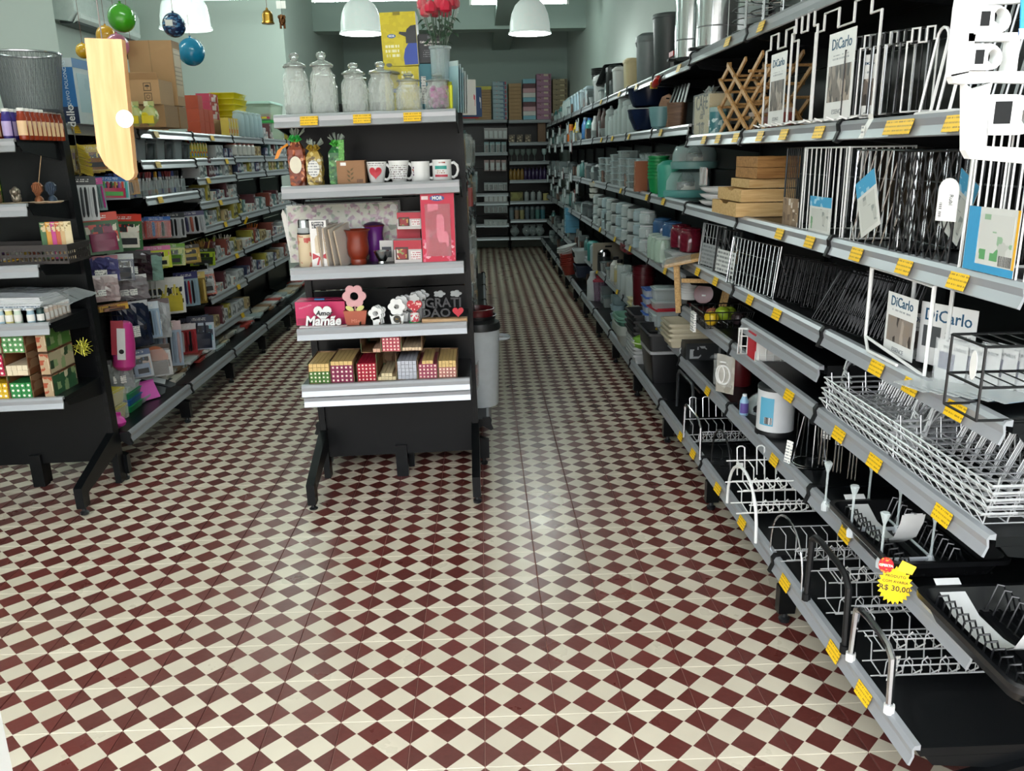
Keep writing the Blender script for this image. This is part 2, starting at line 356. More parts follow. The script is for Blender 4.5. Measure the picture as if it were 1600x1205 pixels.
# ================================================================ shelving
def rail_prof(d): return [(-d, .006), (-d-.014, .004), (-d-.02, -.006), (-d-.017, -.022), (-d-.026, -.044), (-d-.020, -.047), (-d-.012, -.024), (-d-.014, -.006), (-d, -.008)]
_tag = None
def price_tag(parent, x, d, w=1.0):
    global _tag
    if _tag is None:
        o = MB().prism([(-.036, -.018), (.033, -.018), (.036, .015), (.034, .018), (-.036, .018)], -.0008, .0008).build('price_tag', YTAG, parent); _tag = o
    else:
        o = _tag.copy(); COL.objects.link(o); o.parent = parent
    o.location = (x, -d-.0275, -.022); o.rotation_euler = (-.28, 0, random.uniform(-.03, .03)); o.scale = (w, 1, w)
def shelf_bay(name, label, origin, rz, w, height, shelves, base, group=None, legs=True, back=True, perforated=False, lean=None, z_back0=.16, mid_leg=False, brackets=True, ends=(-1, 1), bends=None):
    """back panel at local y=0, goods side towards -y; shelves: (z_top, depth, [tag xs], rail?)"""
    t = T(name, label, 'shelving', origin, rz, group, rot=lean)
    if back:
        mb = MB(); n = max(1, round((height-z_back0)/.4)); dz = (height-z_back0)/n
        for i in range(n): mb.box(-w/2+.012, w/2-.012, -.012, .0, z_back0+i*dz+.003, z_back0+(i+1)*dz-.003)
        mb.build('back_panel', BLK, t)
    for s in ends:
        mb = MB(); x = s*w/2
        mb.box(x-.015, x+.015, -.03, .03, 0, height).mat(1)
        for k in range(int((height-.2)/.05)):
            z = .16+k*.05
            for dx in (-.007, .004): mb.box(x+dx, x+dx+.004, -.0305, -.0295, z, z+.026)
        mb.build('upright', [BLK, BLK2], t)
        if legs:
            mb = MB(); mb.prism([(-.02, .26), (-base+.055, .15), (-base, .13), (-base, .035), (-base+.055, .035), (-base+.06, .09), (-.02, .16)], x-.018, x+.018, 'yz')
            lg = mb.build('leg', BLK, t)
            MB().lathe([(.018, 0), (.02, .012), (.011, .018), (.009, .036)], 10, (x, -base+.027, 0)).build('foot', M('2a2c2f', .3, .4), lg, True)
    if mid_leg: MB().box(-.028, .028, -.03, .02, .0, z_back0+.05).build('middle_post', BLK, t)
    for sh in shelves:
        z, d, tags = sh[0], sh[1], sh[2]
        mb = MB().box(-w/2+.004, w/2-.004, -d, -.014, -.022, 0)
        for s in (-1, 1): mb.prism([(-.014, -.022), (-d+.01, -.022), (-d+.03, -.045), (-.014, -.085)], s*(w/2-.006)-.0025, s*(w/2-.006)+.0025, 'yz')
        so = mb.build('shelf', BLK, t); so.location = (0, 0, z)
        MB().prism(rail_prof(d), -w/2+.006, w/2-.006, 'yz').build('price_rail', RAIL, so)
        if brackets:
            for s in (bends or ends):
                MB().prism([(-d+.02, .012), (-d-.016, .012), (-d-.026, -.002), (-d-.023, -.022), (-d-.034, -.05), (-d-.02, -.055), (-d+.02, -.03)], s*(w/2)-.009, s*(w/2)+.009, 'yz').build('bracket', BLK2, so)
        for tx in tags: price_tag(so, tx, d)
    return t
# ---------------------------------------------------------------- housewares wall: bays along +y, facing -x
XB = XW-.02                              # back panel plane
RY0 = [-.48+.92*0, .44, 1.36, 2.25]
rb = [(-.48, .44), (.44, 1.36), (1.36, 2.25)]+[(2.25+.905*k, 2.25+.905*(k+1)) for k in range(10)]
DU = XB-1.05-.02; DB = XB-.95-.02        # depths of upper and base shelves
ZN = dict(base=.235, s1=.475, s2=.742, s3=.988, s4=1.262, s5=1.588, s6=1.965)
ZF = dict(base=.24, s1=.515, s2=.897, s3=1.270, s4=1.642, s5=1.945)
TAGPX = dict(s6=[(1137, 62), (1190, 30)], s5=[(1100, 214), (1122, 212), (1150, 210), (1188, 206), (1225, 203), (1280, 200), (1395, 194), (1415, 193), (1490, 190), (1568, 186)],
  s4=[(1218, 365), (1265, 379), (1338, 397), (1413, 415), (1497, 437)],
  s3=[(1090, 425), (1118, 437), (1172, 464), (1214, 485), (1370, 570), (1424, 599), (1494, 634)],
  s2=[(1233, 618), (1311, 676), (1367, 718), (1473, 800)],
  s1=[(1106, 603), (1210, 713), (1321, 835)], base=[(1064, 672), (1083, 703), (1122, 755), (1160, 805), (1227, 905), (1303, 1015), (1349, 1087)])
def rtags(key, y0, y1, x):
    out = []
    for p in TAGPX.get(key, []):
        q = at_x(p[0], p[1], x-.006)
        if y0+.03 < q.y < y1-.03: out.append((y0+y1)/2-q.y)
    return out
NTH = ['nearest', 'second', 'third', 'fourth', 'fifth', 'sixth', 'seventh', 'eighth', 'ninth', 'tenth', 'eleventh', 'twelfth', 'farthest']
for k, (y0, y1) in enumerate(rb):
    if k < 3:
        sh = [(ZN['base'], DB, rtags('base', y0, y1, .95))]+[(ZN[s], DU, rtags(s, y0, y1, 1.05)) for s in ('s1', 's2', 's3', 's4', 's5', 's6')]
    else:
        sh = [(ZF['base'], DB, [])]+[(ZF[s], DU, [] if k > 6 else [random.uniform(-.4, .4)]) for s in ('s1', 's2', 's3', 's4', 's5')]
    bay = shelf_bay('shelving_bay', f'black steel shelving bay along the housewares wall, {NTH[k]} from the entrance', (XB, (y0+y1)/2, 0), -PI/2, y1-y0, 2.25, sh, XB-.975, ends=(-1, 1) if k == 0 else (-1,), bends=(-1,))
    if k == 1:                           # the odd low shelf in the second bay
        so = MB().box(-.46+.11, .455, -DU, -.014, -.02, 0).build('shelf', BLK, bay); so.location = (0, 0, .868)
        MB().prism(rail_prof(DU), -.34, .45, 'yz').build('price_rail', RAIL, so)
        MB().prism([(-DU+.01, .006), (-.014, .006), (-.014, -.06), (-DU+.01, -.045)], .45, .456, 'yz').build('side_arm', BLK2, so)
# ---------------------------------------------------------------- stationery run: bays along +y, facing +x
XS = -2.16
lb = [(1.93+.912*k, 1.93+.912*(k+1)) for k in range(6)]
def lz(px, py): return at_x(px, py, -1.84).z+.02
LZ = {1: [lz(260, 205)], 2: [lz(270, 256)], 3: [lz(275, 308)]}
LS = [[1.685], [1.685, lz(268, 256), lz(275, 308)],
      [1.685, lz(340, 252), lz(345, 280), lz(350, 315), lz(370, 345), lz(355, 405), lz(357, 456), lz(362, 503)]]
LS += [[1.685, lz(395, 248), lz(410, 271), lz(400, 333), lz(410, 380), lz(420, 418)]]*3
LROWS = LS
LBAY = []
for k, (y0, y1) in enumerate(lb):
    sh = [(.232, .42, [])]+[(z, .3, [] if k > 2 else [random.uniform(-.3, .3)]) for z in LS[k]]
    LBAY.append(shelf_bay('shelving_bay', f'black steel shelving bay of the stationery aisle, {NTH[k]} from the entrance', (XS, (y0+y1)/2, 0), PI/2, y1-y0, 1.72, sh, .42, ends=(-1, 1) if k == 0 else (1,)))
# ---------------------------------------------------------------- far wall unit, facing -y
yb = 12.15
def zb(py): return at_y(795, py, 11.75).z+.02
FW = [zb(190), zb(225), zb(255), zb(284), zb(317), zb(346), zb(373)]
FWL = [zb(189), zb(240), zb(304), zb(318), zb(352), zb(373)]
xm = at_y(795, 300, 11.8).x
shelf_bay('shelving_bay', 'dark shelving bay against the far wall holding stacked gift boxes and mugs', (xm+.42, yb, 0), 0, .82, 2.06, [(z, .36, []) for z in FW], .42)
shelf_bay('shelving_bay', 'dark shelving bay against the far wall hung with blister packs', (xm-.41, yb, 0), 0, .82, 2.06, [(z, .36, []) for z in FWL], .42)
# ---------------------------------------------------------------- centre gondola: end display plus double run behind
GL = -.021                               # the display leans a little
gx, gy = -.392, 1.885
GZ = [1.687, 1.41, 1.078, .82, .577]
def gshelf(py_, d): return d
gbay = shelf_bay('end_display', 'black end display unit with grey edged shelves in the shop centre', (gx, gy, 0), 0, .735, 1.75,
    [(1.687, .36, [-.22, -.01, .19]), (1.41, .36, []), (1.078, .36, []), (.82, .36, []), (.577, .385, []), (.524, .36, [])], .42, lean=(0, GL, 0), z_back0=.11, mid_leg=True, brackets=False)
def gpt(px, py, z):                      # point on a shelf of the display seen at pixel (px, py)
    return at_z(px, py, z)
gb = [(2.0+.9*k, 2.0+.9*(k+1)) for k in range(6)]
for k, (y0, y1) in enumerate(gb):
    shelf_bay('shelving_bay', f'shelving bay behind the end display on the housewares side, {NTH[k]} in row', (-.375, (y0+y1)/2, 0), PI/2, y1-y0, 1.7, [(.235, .4, [])]+[(z, .3, []) for z in (.55, .85, 1.15, 1.42)], .41, ends=(-1, 1) if k == 0 else (1,))
    shelf_bay('shelving_bay', f'shelving bay behind the end display on the stationery side, {NTH[k]} in row', (-.402, (y0+y1)/2, 0), -PI/2, y1-y0, 1.7, [(.235, .4, [])]+[(z, .3, []) for z in (.55, .85, 1.15, 1.42)], .41, back=False, ends=(-1, 1) if k == 0 else (-1,))
# ---------------------------------------------------------------- incense end unit at the photograph's edge
ux, uy = -2.15, 1.885
UZ = [1.60, 1.348, 1.102, .86, .535]
ubay = shelf_bay('end_display', 'black end unit of the stationery aisle holding oils and incense', (ux, uy, 0), 0, .76, 1.72,
    [(1.60, .37, [-.12, .28]), (1.348, .37, []), (1.102, .37, []), (.86, .37, []), (.535, .37, [])], .42, lean=(0, GL, 0), z_back0=.11, mid_leg=True, brackets=False)
# ================================================================ product builders (origin at base centre, front towards -y)
PROTO = {}
def put(key, fn, loc, rz=0.0, label='', group=None, scale=None, rot=None):
    if key not in PROTO:
        r = fn(); PROTO[key] = r; r.location = loc; r.rotation_euler = rot if rot else (0, 0, rz)
        if scale: r.scale = (scale,)*3 if not isinstance(scale, (tuple, list)) else scale
        if label: r['label'] = label
        if group: r['group'] = group
        elif 'group' in r: del r['group']
        return r
    return dup(PROTO[key], loc, rz, label, group, rot, scale if scale else (1, 1, 1))
def heart(s, n=26):
    p = []
    for i in range(n):
        t = 2*PI*i/n; p.append((s*.0625*16*math.sin(t)**3, s*.0625*(13*math.cos(t)-5*math.cos(2*t)-2*math.cos(3*t)-math.cos(4*t))))
    return p
def flower(r, k=6, n=60, dep=.22): return [((r*(1-dep+dep*abs(math.cos(k*a/2))))*math.cos(a), (r*(1-dep+dep*abs(math.cos(k*a/2))))*math.sin(a)) for a in [2*PI*i/n for i in range(n)]]
def ring(mb, outer, inner, d0, d1, c=(0, 0)):
    k = len(outer); vs = [(x+c[0], d, z+c[1]) for d in (d0, d1) for P in (outer, inner) for x, z in P]
    f = []
    for i in range(k):
        j = (i+1) % k
        f += [(i, j, k+j, k+i), (2*k+j, 2*k+i, 3*k+i, 3*k+j), (j, i, 2*k+i, 2*k+j), (k+i, k+j, 3*k+j, 3*k+i)]
    return mb.add(vs, f)
def circ(r, n=20, c=(0, 0)): return [(c[0]+r*math.cos(2*PI*i/n), c[1]+r*math.sin(2*PI*i/n)) for i in range(n)]
def patch(mb, r, a0, a1, z0, z1, n=8):
    """curved decal on an upright cylinder; angle 0 faces -y"""
    vs = []
    for i in range(n+1):
        a = -PI/2+a0+(a1-a0)*i/n; vs += [(r*math.cos(a), r*math.sin(a), z0), (r*math.cos(a), r*math.sin(a), z1)]
    return mb.add(vs, [(2*i, 2*i+2, 2*i+3, 2*i+1) for i in range(n)])
def wrap(mb, poly, r, z):
    vs = [(r*math.cos(-PI/2+x/r), r*math.sin(-PI/2+x/r), z+v) for x, v in poly]; vs.append((0, -r*1.004, z)); k = len(poly)
    return mb.add(vs, [(i, (i+1) % k, k) for i in range(k)])
def carton(name, cat, w, d, h, body, panel=None, inset=.9, side=None, pz=.5, ph=.9, closed_flaps=True):
    t = T(name, '', cat)
    MB().box(-w/2, w/2, -d/2, d/2, 0, h).build('body', body, t)
    if panel: MB().box(-w/2*inset, w/2*inset, -d/2-.0009, -d/2, h*(pz-ph/2), h*(pz+ph/2)).build('front_print', panel, t)
    if side: MB().box(w/2, w/2+.0008, -d/2*.9, d/2*.9, h*.08, h*.92).box(-w/2-.0008, -w/2, -d/2*.9, d/2*.9, h*.08, h*.92).build('side_print', side, t)
    if closed_flaps: MB().box(-w/2, w/2, -.0008, .0008, h, h+.0012).build('lid_seam', side or panel or body, t)
    return t
def bottle(name, cat, r, h, body, cap, label=None, neck=.35, capr=.5, shoulder=.72):
    t = T(name, '', cat)
    MB().lathe([(r*.9, 0), (r, .006), (r, h*shoulder*.95), (r*.86, h*shoulder), (r*neck, h*.86), (r*neck, h*.9)], 14).build('body', body, t, True)
    MB().lathe([(r*capr, h*.87), (r*capr, h*.985), (r*capr*.85, h)], 12).build('cap', cap, t, True)
    if label: patch(MB(), r*1.015, -1.3, 1.3, h*.14, h*.6).build('label', label, t)
    return t
def jar(name, cat, r, h, g, lid, knob=False, n=16, lidh=.12):
    t = T(name, '', cat); hh = h*(1-lidh)
    MB().lathe([(r*.9, 0), (r, h*.04), (r, hh*.86), (r*.82, hh), (r*.78, hh), (r*.95, hh*.85), (r*.95, h*.05), (r*.85, .004)], n, cap1=True).build('vessel', g, t, True)
    mb = MB().lathe([(r*.88, hh), (r*.9, hh+h*lidh*.25), (r*.86, hh+h*lidh*.6), (r*.3, hh+h*lidh)], n)
    if knob: mb.ball((0, 0, hh+h*lidh+r*.18), r*.24, 10, 6)
    mb.build('lid', lid, t, True); return t
def bowl(name, cat, r, h, m, rim=None, foot=.5, th=.05, n=20):
    t = T(name, '', cat)
    o = [(r*foot, 0), (r*(foot+.25), h*.12), (r*.93, h*.62), (r, h)]
    MB().lathe(o+[(a*(1-th), max(b, h*.06)) for a, b in reversed(o)], n, cap1=True).build('bowl_body', m, t, True)
    MB().lathe([(r*.99, h*.965), (r*1.03, h*.975), (r*1.03, h), (r*.99, h*1.01)], n, cap0=False, cap1=False).build('rim', rim or m, t, True); return t
def pail(name, cat, r, h, m, lid=None, handle=None, taper=.8, n=20, lidh=.05):
    t = T(name, '', cat)
    o = [(r*taper, 0), (r*taper*1.02, .004), (r, h)]
    MB().lathe(o+[(r*.96, h), (r*taper*.96, .01)], n, cap1=True).build('wall', m, t, True)
    if lid: MB().lathe([(r*1.04, h-.012), (r*1.05, h), (r*1.0, h+lidh*.5), (r*.6, h+lidh*.9), (.01, h+lidh)], n).build('lid', lid, t, True)
    else: MB().lathe([(r*1.0, h-.012), (r*1.05, h-.01), (r*1.05, h), (r*.97, h)], n, cap0=False, cap1=False).build('rim', m, t, True)
    if handle: MB().wire([(r*1.04*math.cos(a), r*.25*0-r*1.05*math.sin(a)*.35, h-.01-r*.9*math.sin(a)) for a in [PI*i/10 for i in range(11)]], .004, 5).build('handle', handle, t, True)
    return t
def tub(name, cat, w, d, h, m, lid, r=.015):
    t = T(name, '', cat)
    MB().rbox(-w/2, w/2, -d/2, d/2, 0, h*.86, r, 3, .9).build('box', m, t, True)
    MB().rbox(-w/2-.004, w/2+.004, -d/2-.004, d/2+.004, h*.86, h*.95, r, 3).rbox(-w/2+.01, w/2-.01, -d/2+.01, d/2-.01, h*.95, h, r, 3).build('lid', lid, t, True); return t
def tray(name, cat, w, d, h, m, r=.02, flare=.88):
    """open rectangular basin with a rim"""
    t = T(name, '', cat); mb = MB()
    def loop(k, z): 
        q = MB(); q.rbox(-w/2*k, w/2*k, -d/2*k, d/2*k, 0, 1, r, 3); n = len(q.v)//2; return [(x, y, z) for x, y, _ in q.v[n:]]
    L = [loop(flare, 0), loop(1, h), loop(1.04, h), loop(1.04, h-.006), loop(1.005, h-.006), ]
    I = [loop(.985, h), loop(flare-.015, .006)]
    seq = [loop(1.005, h-.008), L[2], I[0], I[1]]; n = len(seq[0])
    def skin(A):
        o = len(mb.v); vs = [p for l in A for p in l]
        mb.add(vs, [(j*n+i, j*n+(i+1) % n, (j+1)*n+(i+1) % n, (j+1)*n+i) for j in range(len(A)-1) for i in range(n)])
    skin([L[0], loop(1, h)]); mb.add(L[0], [tuple(range(n-1, -1, -1))]); skin([I[1], I[0]]) ; mb.add(I[1], [tuple(range(n))])
    mb.build('basin', m, t, True)
    mb = MB(); vs = [p for l in (loop(1, h-.012), loop(1.05, h-.012), loop(1.05, h+.001), loop(.985, h+.001)) for p in l]
    mb.add(vs, [(j*n+i, j*n+(i+1) % n, (j+1)*n+(i+1) % n, (j+1)*n+i) for j in range(3) for i in range(n)]); mb.build('rim', m, t, True)
    return t
def mug(r, h, m, flare=1.0, handle=1):
    t = T('mug', '', 'mug'); o = [(r*.8, 0), (r*.86, .004), (r*flare, h)] if flare != 1 else [(r*.94, 0), (r, .005), (r, h)]
    MB().lathe(o+[(o[-1][0]-.004, h), (o[1][0]-.005, .007)], 24, cap1=True).build('cup', m, t, True)
    if handle:
        MB().wire([(r*.92*handle, 0, h*.82), (r*1.25*handle, 0, h*.86), (r*1.6*handle, 0, h*.72), (r*1.68*handle, 0, h*.5), (r*1.5*handle, 0, h*.26), (r*1.2*handle, 0, h*.16), (r*.88*handle, 0, h*.2)], .0055, 8).build('handle', m, t, True)
    return t
def card_pack(name, cat, w, h, card, body=None, depth=.02, hook=True, film=True, hole=True):
    """a hanging blister or header pack: card, product body, clear film; origin at the top centre"""
    t = T(name, '', cat)
    MB().box(-w/2, w/2, -.001, .001, -h, 0).build('card', card, t)
    if body: MB().rbox(-w*.36, w*.36, -depth, -.001, -h*.9, -h*.26, min(.008, depth*.4), 2).build('contents', body, t, True)
    if film: MB().box(-w*.47, w*.47, -depth-.002, -depth-.0015, -h*.97, -h*.12).build('clear_film', clear('eef4f4', .12), t)
    return t
def heads(mb, r=.003): pass
CNT = {}
def nth(*k):
    CNT[k] = CNT.get(k, 0)+1; i = CNT[k]
    return ORD[i] if i < len(ORD) else f'number {i}'
# ================================================================ goods on the centre end display
def gx_(px, py, y): return at_y(px, py, y).x
def gsize(px0, px1, pt, z, y):
    a, b = at_y(px0, pt, y), at_y(px1, pt, y)
    return (a.x+b.x)/2, b.x-a.x, at_y((px0+px1)/2, pt, y).z-z
def zsh(i, x): return GZ[i]-GL*0-(x-gx)*(-GL)*-1*0+(-(x-gx)*GL)*1 if False else GZ[i]-(x-gx)*math.sin(GL)
# --- cut glass storage jars
def cutjar(h, r, fill=None):
    t = T('glass_jar', '', 'jar'); n, m = 60, 34; hb = h*.74
    prof = []
    for j in range(m+1):
        s = j/m; z = hb*s
        rr = r*(.93+.07*min(1, s*8)) if s < .78 else r*(1-.26*((s-.78)/.22)**1.8)
        prof.append((rr, z))
    vs = []
    for j, (rr, z) in enumerate(prof):
        s = j/m; amp = .10 if .05 < s < .84 else 0
        for i in range(n):
            a = 2*PI*i/n; q = abs(math.sin(5*a+z/r*2.6))*abs(math.sin(5*a-z/r*2.6))
            k = rr*(1-amp+amp*min(1, q*1.8)); vs.append((k*math.cos(a), k*math.sin(a), z))
    mb = MB(); fs = [(j*n+i, j*n+(i+1) % n, (j+1)*n+(i+1) % n, (j+1)*n+i) for j in range(m) for i in range(n)]
    fs.append(tuple(range(n-1, -1, -1))); mb.add(vs, fs)
    rt = prof[-1][0]
    mb.lathe([(rt, hb), (rt*1.02, hb+.012), (rt*.93, hb+.012), (rt*.9, hb*.97), (r*.88, hb*.7), (r*.86, .012)], n, cap0=False, cap1=True)
    mb.build('vessel', clear('f6fdfa', .13, .05), t, False)
    z = hb+.013
    MB().lathe([(rt*1.18, z), (rt*1.24, z+h*.02), (rt*1.2, z+h*.045), (rt*.95, z+h*.07), (rt*.5, z+h*.095), (rt*.34, z+h*.115), (rt*.42, z+h*.15), (rt*.54, z+h*.185), (rt*.48, z+h*.22), (rt*.2, z+h*.245)], 24).build('lid', glass('f6fdfa', .05, .8), t, True)
    if fill:
        mb = MB(); rnd = random.Random(3)
        for i in range(46):
            a, q = rnd.random()*6.28, r*.66*math.sqrt(rnd.random()); zz = .02+rnd.random()*hb*.72
            mb.xf(TR(q*math.cos(a), q*math.sin(a), zz) @ RX(rnd.random()*3) @ RZ(rnd.random()*3)).box(-.012, .012, -.007, .007, -.007, .007)
            mb.xf().mat(i % 2)
        o = mb.build('sweets', fill, t); o['kind'] = 'stuff'
    return t
yj = 1.60
JL = ['tall cut glass jar at the left end of the top shelf', 'tall cut glass jar second along the top shelf, knob lid', 'mid height cut glass jar third along the display top', 'cut glass jar fourth along the display top before the yellow boxes', 'squat cut glass jar with a fluted lid before the lower yellow box']
for i, (a, b, pt) in enumerate([(438, 479, 87), (480, 522, 87), (530, 572, 103), (571, 616, 102), (616, 659, 119)]):
    x, w, h = gsize(a, b, pt, zsh(0, gx_(a, pt, yj)), yj)
    put(('cutjar', round(h, 2)), lambda: cutjar(h, w/2*.97), (x, yj, zsh(0, x)), 0, JL[i], None)
x, w, h = gsize(661, 705, 118, zsh(0, 0), yj)
t = cutjar(h, w/2*.96, [M('7a1464', .3, .1), M('a83a90', .3, .1)]); t.location = (x, yj, zsh(0, x)); t['label'] = 'cut glass jar filled with purple wrapped sweets'
for i, (pa, pb, pt, L) in enumerate([(486, 526, 104, 'tall cut glass jar in the rear row behind the second jar'), (540, 575, 112, 'cut glass jar in the rear row behind the third jar'), (590, 628, 110, 'cut glass jar in the rear row left of the lower yellow box'), (448, 484, 104, 'tall cut glass jar in the rear row behind the first jar')]):
    x, w, h = gsize(pa, pb, pt, zsh(0, -.4), 1.745)
    put(('cutjar2', i % 2), lambda: cutjar(h, w/2*.95), (x, 1.745, zsh(0, x)), .2, L, None)
# --- yellow thermos cartons
def thermos_box(w, d, h, short=False):
    t = T('thermos_carton', '', 'box'); Y = prints('d6c51c', ['cdbb16'], 60, .4)
    MB().box(-w/2, w/2, -d/2, d/2, 0, h).build('carton', Y, t)
    MB().box(w/2, w/2+.001, -d/2+.001, d/2-.001, .002, h-.002).build('side_print', M('e3e6e4', .4), t)
    f = -d/2-.0006
    if not short:
        k = h/.26; mb = MB()
        mb.prism([(.02*k, .004), (w/2-.001, .004), (w/2-.001, .108*k), (.045*k, .108*k), (.026*k, .08*k), (.017*k, .04*k)], f-.0004, f, 'xz'); mb.build('flask_print', M('2447a8', .35), t)
        MB().prism([(.034*k, .108*k), (w/2-.001, .108*k), (w/2-.001, .196*k), (.062*k, .192*k), (.042*k, .176*k), (.037*k, .162*k), (.003*k, .166*k), (.0, .155*k), (.034*k, .14*k)], f-.0004, f, 'xz').build('flask_top_print', M('26292e', .35), t)
        MB().box(-w*.13, w*.07, f-.0012, f+.01, h-.012, h+.001).build('carry_tab', M('8c7f1c', .5), t)
    zz = h*.56 if not short else h*.5; xx = -w*.21
    MB().prism([(xx+w*.12*math.cos(a), zz+w*.055*math.sin(a)) for a in [2*PI*i/20 for i in range(20)]], f-.0006, f, 'xz').build('badge', M('2b6aa6', .4), t)
    text('MOR', w*.075, WHT, t, (xx, f-.0008, zz), bold=.0004)
    MB().box(xx-w*.2, xx+w*.2, f-.0004, f, h*.17, h*.42).build('print_block', lines_print('d6c51c', 'f3efc0', .018, .6, .4, xs=90), t) if not short else MB().box(w*.0, w*.36, f-.0004, f, h*.45, h*.9).build('print_block', lines_print('d6c51c', 'f3efc0', .018, .6, .4, xs=90), t)
    return t
yb2 = 1.78
x, w, h = gsize(602, 655, 105, zsh(0, -.2), yb2); z0 = zsh(0, x)
t = thermos_box(w, .14, h, True); t.location = (x, yb2+.02, z0); t['label'] = 'lower yellow carton supporting the tall thermos carton'
x2, w2, h2 = gsize(597, 652, 22, z0+h+.001, yb2)
t = thermos_box(w2, .14, h2); t.location = (x2, yb2+.02, z0+h+.002); t.rotation_euler = (0, -.03, 0); t['label'] = 'tall yellow carton printed with a blue and black thermos'
# teal and black cafetiere boxes
x, w, h = gsize(656, 690, 102, zsh(0, -.1), 1.83)
t = carton('coffee_press_carton', 'box', w, .1, h, M('3c7f8c', .45), None); t.location = (x, 1.80, zsh(0, x)); t['label'] = 'teal coffee press carton under the black one behind the vase'
MB().prism(circ(w*.36, 18, (w*.1, h*.45)), -.0508, -.05, 'xz').build('picture', M('181b1e', .4), t); MB().box(-w*.42, -w*.2, -.0508, -.05, h*.2, h*.75).build('print_block', PAPER, t)
zt = zsh(0, x)+h+.003
x3, w3, h3 = gsize(654, 690, 56, zt, 1.80)
t = carton('coffee_press_carton', 'box', w3, .1, h3, M('34363b', .5), None); t.location = (x3, 1.80, zt); t['label'] = 'charcoal coffee press carton standing on the teal one'
text('Cafeteira Francesa\nde Pressão', .011, WHT, t, (0, -.0505, h3*.68), bold=.0003); MB().box(-w3*.1, w3*.1, -.0508, -.05, h3*.85, h3*.95).build('badge', M('6e7278', .5), t)
MB().box(-w3*.3, w3*.3, -.0506, -.05, h3*.2, h3*.45).build('print_block', lines_print('34363b', '85888d', .008, .4), t)
# --- vase of artificial roses in cellophane
vx = gx_(690, 150, 1.74); zv = zsh(0, vx)
hbk = at_y(690, 73, 1.74).z-zv; zro = at_y(690, 17, 1.74).z-zv
t = T('flower_bucket', 'translucent pale plastic bucket holding the red roses', 'vase', (vx, 1.74, zv))
VP = clear('cfe3e6', .3, .2)
MB().lathe([(.036, 0), (.042, hbk-.012), (.047, hbk-.008), (.047, hbk), (.04, hbk), (.034, .006)], 20, cap1=True).build('wall', VP, t, True)
MB().lathe([(.0395, hbk*.5), (.0402, hbk*.5+.002)], 20, cap0=False, cap1=False).build('mould_line', M('cfe0e2', .4), t)
bq = T('rose_bouquet', 'bouquet of red artificial roses in a clear cellophane cone', 'flowers', (vx, 1.74, zv+.01))
rnd = random.Random(5); RED = M('c8143c', .5, 0, .2, 30); LEAF = M('3d5a45', .6, 0, .2, 30)
mb = MB()
vs = []; n = 22
for j, (r, z) in enumerate([(.012, .0), (.03, hbk), (.048, hbk+.06), (.078, zro-.02), (.098, zro+.07)]):
    for i in range(n): 
        rr = r*(1+.12*math.sin(7*2*PI*i/n+j)); vs.append((rr*math.cos(2*PI*i/n), rr*.8*math.sin(2*PI*i/n), z+(.03*rnd.random() if j == 4 else 0)))
mb.add(vs, [(j*n+i, j*n+(i+1) % n, (j+1)*n+(i+1) % n, (j+1)*n+i) for j in range(4) for i in range(n)]).build('cellophane_wrap', clear('f0f7f6', .03), bq)
for i in range(11):
    a = i*2.4; q = .015+.062*math.sqrt(i/11); px_, py_, pz_ = q*math.cos(a), q*.8*math.sin(a), zro-.015+.035*rnd.random()
    mb = MB(); mb.xf(TR(px_, py_, pz_))
    for k in range(3): mb.lathe([(.008, -.02), (.024-.006*k, -.012+.004*k), (.026-.006*k, .006+.004*k), (.018-.005*k, .022+.004*k)], 7, (0, 0, 0), cap1=(k == 2))
    rs = mb.build('rose', RED, bq, True)
    MB().wire([(0, 0, .05), (px_*.5, py_*.5, hbk), (px_, py_, pz_-.02)], .0025, 5).build('stem', LEAF, rs)
    mb = MB()
    for k in range(4):
        b = a+k*1.7; mb.xf(TR(px_*.9, py_*.9, pz_-.05-.02*k) @ RZ(b) @ RY(.5)).add([(0, 0, 0), (.018, .012, .002), (.042, 0, -.004), (.018, -.012, .002)], [(0, 1, 2, 3)])
    mb.build('leaf', LEAF, rs)
# leaning folders behind right end
for i in range(5):
    t = T('sheet_pack', f'pale blue clear sheet pack leaning beside the vase, {ORD[i+1]} in row', 'folder', (vx+.045+.009*i, 1.70+.02*i, zv+.001), rot=(0, .06, -1.25))
    MB().box(-.09, .09, -.001, .001, 0, .20-.012*i).build('sheet', M('a9cdd6', .3) if i < 3 else M('dfe6e4', .3), t); MB().box(-.09, .09, -.0018, .0018, .18-.012*i, .2-.012*i).build('header_strip', M('c7d8da', .4), t)
t = T('packet', 'yellow packet tucked at the end of the top shelf', 'packet', (vx+.036, 1.60, zv), rot=(0, .05, -1.2)); MB().rbox(-.03, .03, -.006, .006, 0, .1, .005, 2).build('pouch', M('cfd61e', .35), t); MB().box(-.03, .03, -.001, .001, .1, .113).build('seal', M('a9b016', .4), t)
